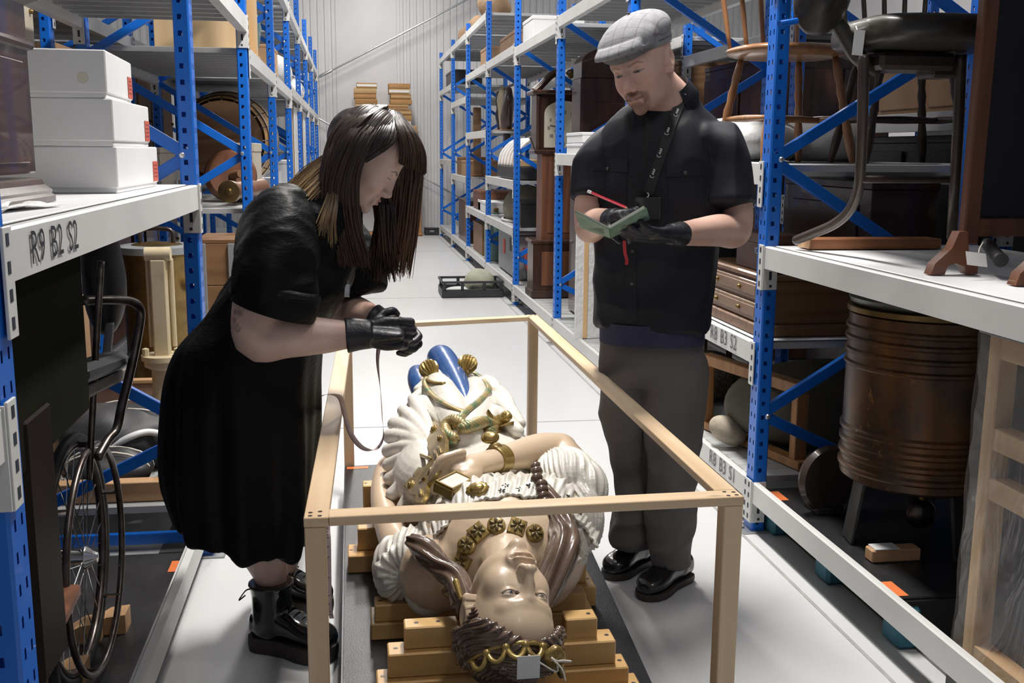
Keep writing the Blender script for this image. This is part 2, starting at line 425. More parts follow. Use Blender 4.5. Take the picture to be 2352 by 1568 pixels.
# ================================================================== RACKS
M_BLUE = mat('blue powder coat', (0.004, 0.135, 0.60), 0.34, col2=(0.004, 0.12, 0.54), nscale=3, coat=0.1)
M_WHITE = mat('white powder coat', (0.66, 0.66, 0.645), 0.36, col2=(0.60, 0.60, 0.585), nscale=5)
M_DECK = mat('pale grey steel deck', (0.52, 0.53, 0.53), 0.42, 0.25, col2=(0.45, 0.46, 0.46), nscale=4)
M_SLOT = mat('dark slot', (0.015, 0.02, 0.035), 0.6, col2=(0.02, 0.03, 0.05))
M_BOLT = mat('zinc bolt', (0.75, 0.75, 0.76), 0.3, 0.9, col2=(0.6, 0.6, 0.6), nscale=40)
M_INK = mat('black print', (0.012, 0.013, 0.02), 0.55, col2=(0.02, 0.02, 0.03), nscale=40)
M_INKG = mat('grey print', (0.10, 0.105, 0.12), 0.55, col2=(0.12, 0.12, 0.14), nscale=40)
M_BOARD = mat('white plastic shelf liner', (0.74, 0.74, 0.745), 0.4, col2=(0.70, 0.70, 0.71), nscale=2)
PWX, PWY, PH = 0.050, 0.078, 2.92
def post_mesh():
    mb = MB()
    def face(o, ax, w, cols, hh, pitch, z0):
        # cols: list of (u centre, half width); build strips with holes left open
        us = [-w/2]
        for (u, h) in cols: us += [u-h, u+h]
        us.append(w/2)
        zs = [0.0]; z = z0
        while z+hh < PH-0.01: zs += [z, z+hh]; z += pitch
        zs.append(PH); o, ax = Vector(o), Vector(ax)
        for i in range(len(us)-1):
            if i % 2 == 0: mb.add([o+ax*us[i], o+ax*us[i+1], o+ax*us[i+1]+Vector((0, 0, PH)), o+ax*us[i]+Vector((0, 0, PH))], [(0, 1, 2, 3)])
            else:
                for j in range(0, len(zs)-1, 2): mb.add([o+ax*us[i]+Vector((0, 0, zs[j])), o+ax*us[i+1]+Vector((0, 0, zs[j])), o+ax*us[i+1]+Vector((0, 0, zs[j+1])), o+ax*us[i]+Vector((0, 0, zs[j+1]))], [(0, 1, 2, 3)])
    c = 0.005
    for s in (-1, 1):
        face((0, s*PWY/2, 0), (1, 0, 0), PWX-2*c, [(-0.004, 0.0065)], 0.016, 0.05, 0.03)
        face((s*PWX/2, 0, 0), (0, 1, 0), PWY-2*c, [(-0.016, 0.004), (0.016, 0.004)], 0.018, 0.05, 0.03)
    for sx in (-1, 1):
        for sy in (-1, 1):
            a = Vector((sx*(PWX/2-c), sy*PWY/2, 0)); b = Vector((sx*PWX/2, sy*(PWY/2-c), 0)); u = Vector((0, 0, PH)); mb.add([a, b, b+u, a+u], [(0, 1, 2, 3)])
    me = mb.mesh('post'); me.materials.append(M_BLUE); return me
POST = post_mesh()
def cmesh(mb, name, mts):
    me = mb.mesh(name)
    for q in mts: me.materials.append(q)
    me.polygons.foreach_set('use_smooth', [True]*len(me.polygons)); me.set_sharp_from_angle(angle=math.radians(35)); return me
FOOT = cmesh(MB().box((0, 0, 0.004), (0.13, 0.11, 0.008), bev=0.002).box((0.05, 0, 0.014), (0.022, 0.022, 0.012), bev=0.004, mi=1).box((-0.05, 0, 0.014), (0.022, 0.022, 0.012), bev=0.004, mi=1), 'foot_plate', [M_STEEL, M_BOLT])
BOLT = cmesh(MB().lathe([(0, -0.004), (0.010, -0.004), (0.010, 0.001), (0.007, 0.005), (0, 0.006)], 10, rot=ROTX(PI/2)), 'bolt', [M_BOLT])
def inst(me, name, parent, loc, rot=None, scale=None):
    o = bpy.data.objects.new(name, me); COL.objects.link(o); o.parent = parent; o.location = loc
    if rot: o.rotation_euler = rot
    if scale: o.scale = scale
    return o
_brc = {}
def brace_mesh(d, dz):
    k = (round(d, 3), round(dz, 3))
    if k not in _brc:
        mb = MB(); p0, p1 = Vector((0, 0, 0)), Vector((d, 0, dz)); t = (p1-p0).normalized(); n = Vector((-t.z, 0, t.x))
        w = 0.036
        # C channel: web facing -y and two flanges
        mb.bar(p0, p1, 0.003, w, up=n, bev=0.001)
        for s in (-1, 1): mb.bar(p0+n*(s*w/2)+Vector((0, .010, 0)), p1+n*(s*w/2)+Vector((0, .010, 0)), 0.022, 0.003, up=n, bev=0.001)
        _brc[k] = cmesh(mb, 'brace', [M_BLUE])
    return _brc[k]
def upright(xf, y, depth, sgn, label, group, braces=True):
    """sgn=+1: rack body extends to +x from the front post"""
    t = thing('rack_upright', label, 'rack upright', (xf, y, 0), group)
    xc = sgn*PWX/2
    for xx in (xc, sgn*(depth-PWX/2)):
        inst(POST, 'post', t, (xx, 0, 0)); inst(FOOT, 'foot_plate', t, (xx, 0, 0))
    if braces:
        nodes = [(0, 0.44), (1, 0.90), (0, 1.36), (1, 1.82), (0, 2.28), (1, 2.74)]
        d = depth-PWX
        for i in range(len(nodes)-1):
            (s0, z0), (s1, z1) = nodes[i], nodes[i+1]
            xa = sgn*(PWX/2+d*s0); dx = sgn*d*(s1-s0)
            off = 0.004 if i % 2 else -0.012
            inst(brace_mesh(dx, z1-z0), 'brace', t, (xa, off, z0))
        inst(brace_mesh(sgn*d, -0.36), 'brace', t, (sgn*PWX/2, 0.004, 0.44))
        inst(brace_mesh(sgn*d, 0.0), 'brace', t, (sgn*PWX/2, 0.004, 0.06))
        for (s0, z0) in nodes: inst(BOLT, 'bolt', t, (sgn*(PWX/2+d*s0+(0.016 if s0 == 0 else -0.016)), -PWY/2, z0))
    return t
BH = 0.074
_bm = {}
def beam_mesh(L):
    k = round(L, 3)
    if k not in _bm:
        mb = MB(); prof = [(0.0, 0.0), (0.0, -BH), (0.042, -BH), (0.042, -0.026), (0.026, -0.022), (0.026, 0.0), (0.021, 0.004), (0.005, 0.004)]
        mb.prism(prof, (0, -L/2, 0), (1, 0, 0), (0, 0, 1), (0, L, 0)); _bm[k] = cmesh(mb, 'beam', [M_WHITE])
    return _bm[k]
def bracket_mesh(s):
    """plates on the post's aisle face and on its side face; s=+1 bracket whose bay lies towards -y"""
    mb = MB()
    mb.box((-0.003, s*0.020, -0.072), (0.005, 0.040, 0.160), bev=0.001)
    for z in (-0.01, -0.05, -0.09, -0.13): mb.box((-0.0058, s*0.022, z), (0.0012, 0.012, 0.018), mi=1)
    # triangular cheek on the side face
    poly = [(0.0, 0.004), (0.052, 0.004), (0.052, -0.150), (0.0, -0.150)]
    mb.prism(poly, (-0.003, -s*0.006, 0), (1, 0, 0), (0, 0, 1), (0, s*0.005, 0))
    mb.box((0.024, -s*0.0066, -0.055 - 0.045), (0.010, 0.0012, 0.030), mi=1); mb.box((0.026, -s*0.0066, -0.137), (0.009, 0.0012, 0.009), mi=1)
    return cmesh(mb, 'end_bracket', [M_WHITE, M_SLOT])
BRK = {1: bracket_mesh(1), -1: bracket_mesh(-1)}
_dk = {}
def deck_mesh(d, w):
    k = (round(d, 3), round(w, 3))
    if k not in _dk:
        mb = MB(); g = 0.002
        prof = [(-w/2+g, -0.026), (-w/2+g, -0.002), (-w/2+g+.004, 0), (-.012, 0), (-.008, -.003), (.008, -.003), (.012, 0), (w/2-g-.004, 0), (w/2-g, -.002), (w/2-g, -.026), (w/2-g-.012, -.026), (w/2-g-.012, -.005), (-w/2+g+.012, -.005), (-w/2+g+.012, -.026)]
        mb.prism(prof, (-d/2, 0, 0), (0, 1, 0), (0, 0, 1), (d, 0, 0)); _dk[k] = cmesh(mb, 'deck_panel', [M_DECK])
    return _dk[k]
def shelf(xf, ya, yb, z, depth, sgn, label, group, deck=True, npan=12, code=None, codeside=0, board=False, ink=None, csize=0.062, back=True, tw=.8):
    t = thing('rack_shelf', label, 'rack shelf', (xf, (ya+yb)/2, z), group)
    L = yb-ya-PWY-0.012
    fb = inst(beam_mesh(L), 'beam', t, (-sgn*0.004, 0, 0), scale=(sgn, 1, 1))
    WL[fb.name] = Vector((0, 0, 0))
    for s, yy in ((1, yb-PWY/2), (-1, ya+PWY/2)): inst(BRK[s], 'end_bracket', fb, (0, yy-(ya+yb)/2, 0))
    if back:
        bb = inst(beam_mesh(L), 'beam', t, (sgn*(depth+0.004), 0, 0), scale=(-sgn, 1, 1))
        for s, yy in ((1, yb-PWY/2), (-1, ya+PWY/2)): inst(BRK[s], 'end_bracket', bb, (0, yy-(ya+yb)/2, 0))
    if deck:
        w = (L-0.01)/npan; dm = deck_mesh(depth-0.055, w)
        for k in range(npan): inst(dm, 'deck_panel', t, (sgn*depth/2, -L/2+0.005+w*(k+.5), -0.002))
    if board:
        WL[t.name] = Vector((xf, (ya+yb)/2, z))
        MB().box((xf+sgn*(depth/2+0.006), (ya+yb)/2, z+0.004), (depth-0.05, L-0.01, 0.004), bev=0.0015).build('liner_board', M_BOARD, t)
    if code:
        off = -sgn*0.0065
        # reading direction runs away from the camera on the left rack, towards it on the right rack
        dr = Vector((0, 1, 0)) if sgn < 0 else Vector((0, -1, 0))
        y0 = codeside
        for w_ in code.split():
            o_ = text_mesh(w_, csize, dr, (0, 0, 1), (xf+off, y0, z-BH+0.016), 'lettering', ink or M_INK, t, bold=0.0, width=tw)
            ys_ = [v.co.y for v in o_.data.vertices]; y0 += dr.y*(max(ys_)-min(ys_)+csize*.52)
    return t
XR, XL, DEP = 1.440, -0.492, 0.80
YR = [1.58, 3.54, 5.46, 7.38, 9.32, 11.28, 13.25, 15.2, 17.2]
YLs = [1.555, 3.56, 5.48, 7.43, 9.38, 11.33, 13.28, 15.23, 17.2]
ORD = ['first', 'second', 'third', 'fourth', 'fifth', 'sixth', 'seventh', 'eighth', 'ninth', 'tenth', 'eleventh', 'twelfth', 'thirteenth', 'fourteenth', 'fifteenth', 'sixteenth', 'seventeenth', 'eighteenth', 'nineteenth', 'twentieth']
for i, y in enumerate(YR): upright(XR, y, DEP, 1, f'blue slotted steel upright frame, {ORD[i]} from the camera along the right rack', 'right rack upright frames')
for i, y in enumerate(YLs): upright(XL, y, DEP, -1, f'blue slotted steel upright frame, {ORD[i]} from the camera along the left rack', 'left rack upright frames')
# right rack, levels per bay (top of beam), True = with deck
RB_LV = [[(0.19, False), (1.055, True), (2.05, True)],
         [(0.19, True), (0.70, True), (1.345, True), (2.32, True)],
         [(0.19, True), (1.365, True), (2.30, True)],
         [(0.19, True), (2.27, True)],
         [(0.19, True), (0.70, True), (1.12, True), (2.30, True)],
         [(0.19, True), (0.70, True), (1.60, True), (2.30, True), (2.82, True)],
         [(0.19, True), (1.06, True), (2.05, True), (2.82, True)],
         [(0.19, True), (1.25, True), (2.32, True), (2.82, True)]]
CODES_R = {(1, 0): ('R8 B3 S1', 3.97), (1, 1): ('R8 B3 S2', 4.02), (0, 0): ('R8 B4 S1', 1.98), (1, 2): ('R8 B3 S3', 4.0)}
SHR = {}
for b in range(8):
    for l, (z, dk) in enumerate(RB_LV[b]):
        cd = CODES_R.get((b, l))
        SHR[(b, l)] = shelf(XR, YR[b], YR[b+1], z, DEP, 1, f'white steel shelf, {ORD[l]} level up in the {ORD[b]} bay of the right rack', 'right rack shelves', dk,
              12 if b < 4 else 6, cd[0] if cd else None, cd[1] if cd else 0, board=((b, l) in ((0, 1), (1, 1))), ink=M_INKG, csize=0.080, tw=.95)
LB_LV = [[(0.19, False), (1.262, True), (2.25, True)],
         [(0.165, True), (2.02, True)],
         [(0.165, True), (1.085, True), (1.88, True), (2.6, True)],
         [(0.165, True), (1.085, True), (1.88, True), (2.6, True)],
         [(0.165, True), (1.085, True), (1.92, True), (2.6, True)],
         [(0.165, True), (1.085, True), (1.92, True), (2.6, True)],
         [(0.165, True), (1.085, True), (1.92, True), (2.6, True)],
         [(0.165, True), (1.085, True), (1.92, True), (2.6, True)]]
for b in range(8):
    for l, (z, dk) in enumerate(LB_LV[b]):
        cd = ('R9 B2 S2', 1.690) if (b, l) == (0, 1) else None
        shelf(XL, YLs[b], YLs[b+1], z, DEP, -1, f'white steel shelf, {ORD[l]} level up in the {ORD[b]} bay of the left rack', 'left rack shelves', dk,
              12 if b < 3 else 6, cd[0] if cd else None, cd[1] if cd else 0, board=((b, l) == (0, 1)), csize=0.074, tw=.98)
shelf(XL, YLs[0]-1.96, YLs[0], 1.02, DEP, -1, 'white steel shelf end just left of the camera in the left rack', 'left rack shelves', True, 6)
# racks standing back to back behind them
XR2, XL2 = XR+DEP+0.12, XL-DEP-0.12
for i, y in enumerate(YR[:7]): upright(XR2, y+0.03, DEP, 1, f'blue upright frame behind the right rack, {ORD[i]} from the camera in the rear row', 'rear right rack upright frames')
for i, y in enumerate(YLs[:6]): upright(XL2, y+0.03, DEP, -1, f'blue upright frame behind the left rack, {ORD[i]} from the camera in the rear row', 'rear left rack upright frames')
for b, lv in enumerate([[0.19, 1.2, 2.3], [0.19, 0.9, 1.55, 2.35], [0.19, 1.15, 2.05], [0.19, 1.3, 2.2], [0.19, 1.2, 2.2], [0.19, 1.2, 2.2]]):
    for l, z in enumerate(lv): shelf(XR2, YR[b]+.03, YR[b+1]+.03, z, DEP, 1, f'white steel shelf of the rear right rack, level {ORD[l]} in its {ORD[b]} bay', 'rear right rack shelves', True, 6)
for b, lv in enumerate([[0.19, 1.2, 2.2], [0.19, 1.05, 1.75, 2.4], [0.19, 1.2, 2.1], [0.19, 1.2, 2.1], [0.19, 1.2, 2.1]]):
    for l, z in enumerate(lv): shelf(XL2, YLs[b]+.03, YLs[b+1]+.03, z, DEP, -1, f'white steel shelf of the rear left rack, level {ORD[l]} in its {ORD[b]} bay', 'rear left rack shelves', True, 6)
# ================================================================== TIMBER FRAME, PLATFORM AND CRADLES
PINE1, PINE2 = (0.76, 0.57, 0.37), (0.62, 0.43, 0.25)
W_PX = wood('pale pine, grain across', PINE1, PINE2, 'x', 2.0, 0.45, ring=9)
W_PY = wood('pale pine, grain along aisle', PINE1, PINE2, 'y', 2.0, 0.45, ring=9)
W_PZ = wood('pale pine, upright grain', PINE1, PINE2, 'z', 2.0, 0.45, ring=9)
W_BX = wood('honey pine block', (0.66, 0.42, 0.17), (0.52, 0.30, 0.105), 'x', 1.6, 0.42, knots=False, ring=7)
M_SCREW = mat('dark countersunk screw', (0.08, 0.06, 0.05), 0.4, 0.6, col2=(0.12, 0.10, 0.09), nscale=60)
M_VINYL = mat('black textured vinyl', (0.018, 0.018, 0.020), 0.33, col2=(0.026, 0.026, 0.028), nscale=30, bump=0.35, bscale=260, bdist=0.002)
M_TEAL = mat('teal foam', (0.035, 0.16, 0.21), 0.7, col2=(0.03, 0.13, 0.18), nscale=14, bump=0.2, bscale=120)
M_ORANGE = mat('orange sticker', (0.80, 0.20, 0.05), 0.5, col2=(0.75, 0.18, 0.05), nscale=20)
M_PAPER = mat('white paper', (0.74, 0.73, 0.70), 0.7, col2=(0.69, 0.68, 0.65), nscale=12)
fr = thing('timber_cage', 'open pine box frame standing round the painted figurehead', 'cage', (0.35, 3.0, 0))
ZT, RT, RW = 0.70, 0.0185, 0.046
cNL, cNR, cFR, cFL = Vector((-0.100, 1.907, 0)), Vector((0.772, 1.921, 0)), Vector((0.772, 4.32, 0)), Vector((-0.048, 4.15, 0))
def rail(a, b, m, e0=0.0, e1=0.0, ins=0.0):
    d = (b-a).normalized(); n = Vector((-d.y, d.x, 0)); cc = Vector((0.35, 3.05, 0))
    if (cc-(a+b)/2).dot(n) < 0: n = -n
    p0, p1 = a+d*e0+n*(RW/2), b-d*e1+n*(RW/2)
    return MB().bar(p0+Vector((0, 0, ZT-RT/2)), p1+Vector((0, 0, ZT-RT/2)), RW, RT, bev=0.0015).build('rail', m, fr)
r1 = rail(cNL, cNR, W_PX, RW+0.0008, 0.0); r2 = rail(cNR, cFR, W_PY, RW+0.0008, 0); r3 = rail(cFR, cFL, W_PX, RW+0.0008, 0); r4 = rail(cFL, cNL, W_PY, RW+0.0008, 0)
for c, sx, sy in ((cNL, 1, 1), (cNR, -1, 1), (cFR, -1, -1), (cFL, 1, -1)):
    q = c+Vector((sx*0.021, sy*0.021, 0)); MB().box((q.x, q.y, (ZT-RT)/2), (0.040, 0.040, ZT-RT-0.0005), bev=0.002).build('leg', W_PZ, fr)
    for (u, v) in ((0.012, 0.012), (0.030, 0.010), (0.012, 0.030), (0.030, 0.034)):
        MB().lathe([(0, 0.0006), (0.0042, 0.0006), (0.0046, 0.0), (0, -0.002)], 10, (c.x+sx*u, c.y+sy*v, ZT)).build('screw', M_SCREW, fr)
# platform the figure lies on
pl = thing('statue_platform', 'low black vinyl covered platform beneath the painted figurehead', 'platform', (0.35, 2.9, 0))
PT = 0.13
quad = [(-0.046, 1.50), (0.650, 1.50), (0.795, 4.15), (-0.042, 4.10)]
MB().prism(quad, (0, 0, PT-0.022), (1, 0, 0), (0, 1, 0), (0, 0, 0.022)).build('deck_sheet', M_VINYL, pl)
for (fx, fy) in ((0.02, 1.7), (0.58, 1.7), (0.02, 2.8), (0.64, 2.8), (0.02, 3.95), (0.70, 3.95)):
    MB().box((fx, fy, (PT-0.022)/2), (0.09, 0.12, PT-0.022), bev=0.012).build('foot_block', M_TEAL, pl)
MB().box((-0.044, 2.8, PT-0.004), (0.006, 2.55, 0.012), bev=0.001).build('edge_strip', mat('dark grey strip', (0.12, 0.12, 0.125), 0.35, 0.7), pl)  # narrow dark grey strip along the left side of the sheet
st_ = MB().box((0.005, 4.072, PT+0.0006), (0.085, 0.030, 0.0008)).build('sticker', M_ORANGE, pl)
# stepped pine cradles; each is one thing of stacked blocks
def cradle(name, label, blocks, base):
    t = thing(name, label, 'cradle', base, group='stepped pine cradles under the figurehead')
    for (x0, x1, y0, y1, z0, z1, holes) in blocks:
        b = MB().box(((x0+x1)/2, (y0+y1)/2, (z0+z1)/2), (x1-x0, y1-y0, z1-z0), bev=0.003).build('block', W_BX, t)
        for hx in holes: MB().lathe([(0, 0.0006), (0.005, 0.0006), (0.0056, 0), (0, -0.002)], 10, (hx, (y0+y1)/2, z1)).build('screw', M_SCREW, b)
    return t
cradle('cradle', 'largest stepped pine cradle holding up the head of the figurehead', [
    (0.100, 0.222, 2.205, 2.255, 0.272, 0.325, (0.128, 0.178)), (0.470, 0.545, 2.205, 2.255, 0.262, 0.322, (0.528,)),
    (0.062, 0.585, 2.185, 2.250, 0.215, 0.272, (0.08, 0.570)), (0.036, 0.612, 2.165, 2.235, 0.172, 0.215, (0.05, 0.598)), (0.010, 0.640, 2.12, 2.22, PT, 0.172, (0.02, 0.625))], (0.33, 2.2, PT))
cradle('cradle', 'pine cradle under the shoulders of the figurehead', [
    (0.040, 0.60, 2.56, 2.62, 0.175, 0.222, (0.055,)), (0.56, 0.632, 2.70, 2.78, 0.19, 0.245, ()), (0.545, 0.655, 2.675, 2.79, PT, 0.19, (0.643,)), (0.03, 0.62, 2.55, 2.66, PT, 0.175, ())], (0.33, 2.62, PT))
cradle('cradle', 'pine cradle beneath the waist of the figurehead beside her bare arm', [
    (-0.030, 0.60, 3.00, 3.10, PT, 0.185, (-0.02,)), (0.0, 0.58, 3.04, 3.10, 0.185, 0.255, ()), (0.02, 0.55, 3.36, 3.42, PT, 0.285, (0.03,))], (0.33, 3.1, PT))
cradle('cradle', 'farthest pine cradle under the skirts of the figurehead', [(0.20, 0.56, 3.78, 3.86, PT, 0.33, ()), (0.14, 0.62, 3.76, 3.88, PT, 0.19, ())], (0.38, 3.8, PT))
# ================================================================== HEADS (one continuous surface from chin to crown and neck)
def _sm(a, b, k):
    h = np.maximum(k-np.abs(a-b), 0)/k; return np.minimum(a, b)-h*h*k*0.25
def _smx(a, b, k): return -_sm(-a, -b, k)
def _ell(p, c, r):
    q = (p-np.array(c)); r = np.array(r); k0 = np.linalg.norm(q/r, axis=1); k1 = np.linalg.norm(q/(r*r), axis=1); return k0*(k0-1)/np.maximum(k1, 1e-9)
def _cap(p, a, b, ra, rb=None):
    a, b = np.array(a, float), np.array(b, float); rb = ra if rb is None else rb
    ba = b-a; t = np.clip(((p-a) @ ba)/(ba @ ba), 0, 1); return np.linalg.norm(p-a-t[:, None]*ba, axis=1)-(ra+(rb-ra)*t)
def head_shape(p, s):
    fem = s.get('fem', 0.0); X = p.copy(); ax = np.abs(X[:, 0]); X[:, 0] = ax
    d = _ell(X, (0, -.012, .036), (.076, .094, .080))
    d = _sm(d, _ell(X, (0, .030, .052), (.060, .058, .056)), .03)                             # forehead
    d = _sm(d, _ell(X, (0, .028, -.022), (.063-.002*fem, .061, .082)), .03)
    d = _sm(d, _ell(X, (0, .034, -.072), (.050-.006*fem, .048, .040)), .028)
    d = _sm(d, _ell(X, (.030, .012, -.066), (.026-.004*fem, .034, .030)), .02)
    d = _sm(d, _ell(X, (0, .079, -.101), (.019-.003*fem, .015, .015)), .018)
    d = _sm(d, _ell(X, (.037, .056, -.030), (.023, .022, .026)), .02)                       # cheek
    d = _sm(d, _cap(X, (.004, .083, .020), (.040, .068, .025), .0105-.003*fem), .016)          # brow
    d = _smx(d, -_ell(X, (.031, .106, .002), (.020, .022, .0135)), .012)                      # eye socket
    d = _sm(d, _cap(X, (0, .090, .012), (0, .108-.003*fem, -.033), .0075, .0095-.001*fem), .010)  # nose
    d = _sm(d, _ell(X, (0, .110-.003*fem, -.036), (.0105-.0015*fem, .0095, .0092)), .006)
    d = _sm(d, _ell(X, (.0125-.002*fem, .100, -.042), (.0075, .0095, .0075)), .006)
    d = _smx(d, -_ell(X, (.0065, .107, -.0515), (.0036, .005, .004)), .003)
    d = _smx(d, -_cap(X, (0, .104, -.052), (0, .101, -.060), .0026), .005)                    # philtrum
    lp = s.get('lip', 1.0)
    d = _sm(d, _ell(X, (0, .086, -.068), (.030, .011, .020)), .012)                           # muzzle
    d = _sm(d, _ell(X, (.006, .0955, -.0625), (.016, .0075, .0050*lp)), .004)
    d = _sm(d, _ell(X, (0, .0945, -.0735), (.017, .0082, .0062*lp)), .004)
    d = _smx(d, -_cap(X, (0, .104, -.0678), (.0245, .091, -.0672), .0022), .003)
    d = _smx(d, -_ell(X, (0, .104, -.0855), (.020, .010, .0055)), .008)                       # below the lip
    # eyeball and lids
    op = s.get('open', 1.0); e = np.array([.0310, .0725, .001]); q = X-e
    ball = np.linalg.norm(q, axis=1)
    u = q[:, 0]/.0148; up = (.0052*op)*np.sqrt(np.clip(1-u*u, 0, 1))-(1-op)*.004; lo = -.0046*np.sqrt(np.clip(1-u*u, 0, 1))-(1-op)*.002
    ins = (np.abs(u) < 1) & (q[:, 2] < up) & (q[:, 2] > lo) & (q[:, 1] > 0)
    d = _sm(d, ball-.0143, .004)
    d = np.where(ins, np.maximum(d, ball-.0126), d)
    # ear
    if s.get('ears', True):
        E_ = X-np.array([.071, -.016, -.008]); ca, sa = math.cos(.25), math.sin(.25)
        E_ = np.stack([E_[:, 0], ca*E_[:, 1]+sa*E_[:, 2], -sa*E_[:, 1]+ca*E_[:, 2]], 1)
        ear = _ell(E_, (.004, 0, .004), (.0095, .0175, .029)); ear = _sm(ear, _ell(E_, (.004, .004, -.026), (.007, .009, .010)), .006)
        ear = _smx(ear, -_ell(E_, (.0135, .002, .006), (.0068, .0105, .019)), .004)
        d = _sm(d, ear, .004)
    nk = s.get('neck', (0, -.048, -.24)); nr = s.get('nr', .056)
    d = _sm(d, _cap(X if abs(nk[0]) < 1e-6 else p, (0, -.022, -.06), nk, nr*.96, nr*1.06), .02)
    return d
def head_mesh(style, mat4, scale=1.0, nu=210, nv=190):
    """returns mesh in world space with painted vertex colours"""
    s = style
    su = np.linspace(-1, 1, nu, endpoint=False); az = PI*np.sign(su)*np.abs(su)**1.45     # dense in front
    sv = np.linspace(-1, 1, nv); el = (PI/2)*(0.62*sv+0.38*sv**3)*0.9995
    A, Ez = np.meshgrid(az, el); A, Ez = A.ravel(), Ez.ravel()
    dirs = np.stack([np.sin(A)*np.cos(Ez), np.cos(A)*np.cos(Ez), np.sin(Ez)], 1)
    o = np.array([0, .012, -.02]); r = np.full(len(dirs), .34)
    for _ in range(26):
        r = np.maximum(r-0.85*head_shape(o+dirs*r[:, None], s), 0.0)
    P = o+dirs*r[:, None]
    # paint
    ax = np.abs(P[:, 0]); skin = np.array(s['skin']); C = np.tile(skin, (len(P), 1))
    def blend(mask, col): C[:] = C*(1-mask[:, None])+np.array(col)*mask[:, None]
    blush = np.exp(-(((ax-.042)/.022)**2+((P[:, 2]+.035)/.022)**2))*(P[:, 1] > 0)*s.get('blush', .35); blend(blush, s.get('blushcol', skin*np.array([1.02, .80, .78])))
    ns = np.exp(-((ax/.018)**2+((P[:, 2]+.04)/.016)**2))*(P[:, 1] > .09)*s.get('blush', .35)*.8; blend(ns, s.get('blushcol', skin*np.array([1.02, .80, .78])))
    if 'beard' in s:
        X = P.copy(); X[:, 0] = ax; w = np.zeros(len(P))
        w = np.maximum(w, sstep(.0105, .006, _cap(X, (0, .104, -.0535), (.024, .093, -.0605), .002)))       # moustache
        w = np.maximum(w, sstep(.014, .006, _ell(X, (0, .085, -.099), (.017, .02, .014))))
        w = np.maximum(w, .8*sstep(.012, .004, _cap(X, (.030, .085, -.066), (.026, .078, -.095), .003)))
        n = .70+.30*np.random.RandomState(2).rand(len(P)); blend(np.clip(w*n, 0, 1)*.95, s['beard'])
        st = sstep(-.03, -.06, P[:, 2])*sstep(-.16, -.11, P[:, 2])*(P[:, 1] > -.01)*.16; blend(st, (.30, .22, .19))
    m = (np.minimum(_ell(np.stack([ax, P[:, 1], P[:, 2]], 1), (.006, .0965, -.0630), (.019, .012, .0055)), _ell(np.stack([ax, P[:, 1], P[:, 2]], 1), (0, .0955, -.0735), (.019, .012, .0068))))
    blend(sstep(.0012, -.0008, m)*s.get('lipw', .8), s['lips'])
    cr = _cap(np.stack([ax, P[:, 1], P[:, 2]], 1), (0, .098, -.0678), (.0235, .087, -.0672), .0012); blend(sstep(.0012, 0, cr)*.6, np.array(s['lips'])*.35)
    bw = _cap(np.stack([ax, P[:, 1]*0, P[:, 2]], 1), (.014, 0, .0175), (.036, 0, .0225), .0030, .0022); bw = np.minimum(bw, _cap(np.stack([ax, P[:, 1]*0, P[:, 2]], 1), (.036, 0, .0225), (.049, 0, .0165), .0022, .0012))
    blend(sstep(.0018, -.0008, bw)*(P[:, 1] > .03)*s.get('browv', .8), s.get('brow', (.1, .07, .05)))
    op = s.get('open', 1.0); q = np.stack([ax, P[:, 1], P[:, 2]], 1)-np.array([.0310, .0725, .001]); u = q[:, 0]/.0148
    up = (.0052*op)*np.sqrt(np.clip(1-u*u, 0, 1))-(1-op)*.004; lo = -.0046*np.sqrt(np.clip(1-u*u, 0, 1))-(1-op)*.002
    ins = ((np.abs(u) < 1) & (q[:, 2] < up) & (q[:, 2] > lo) & (q[:, 1] > 0)).astype(float)
    blend(ins, s.get('white', (.72, .70, .68)))
    gz = s.get('gaze', (0, 0)); ir = np.hypot(P[:, 0]-np.sign(P[:, 0])*.0310-gz[0], P[:, 2]-.001-gz[1])
    blend(ins*sstep(.0064, .0056, ir), s.get('iris', (.15, .18, .2))); blend(ins*sstep(.0030, .0022, ir), (.01, .01, .01))
    if s.get('lash', 0):
        lid = np.where((np.abs(u) < 1.02) & (q[:, 1] > 0), np.abs(q[:, 2]-up), 1.0); blend(sstep(.0016, .0006, lid)*s['lash'], (.02, .015, .015))
    P = P*scale; M = np.array(mat4); Wp = P @ M[:3, :3].T+M[:3, 3]
    fs = []
    idx = np.arange(nu*nv).reshape(nv, nu); a = idx[:-1]; b = np.roll(idx, -1, 1)[:-1]; c = np.roll(idx, -1, 1)[1:]; dd_ = idx[1:]
    fs = np.stack([a, b, c, dd_], -1).reshape(-1, 4)
    me = bpy.data.meshes.new('head'); me.from_pydata(Wp.tolist(), [], fs.tolist()); set_vcol(me, C)
    bm = bmesh.new(); bm.from_mesh(me); bmesh.ops.recalc_face_normals(bm, faces=bm.faces); bm.to_mesh(me); bm.free()
    return me
def frame(origin, fwd, up):
    f = Vector(fwd).normalized(); u = Vector(up); u = (u-f*u.dot(f)).normalized(); x = f.cross(u)
    m = Matrix.Identity(4)
    for i in range(3): m[i][0] = x[i]; m[i][1] = f[i]; m[i][2] = u[i]; m[i][3] = origin[i]
    return m
def join_meshes(mes, name):
    bm = bmesh.new()
    for me in mes: bm.from_mesh(me)
    out = bpy.data.meshes.new(name); bm.to_mesh(out); bm.free(); return out
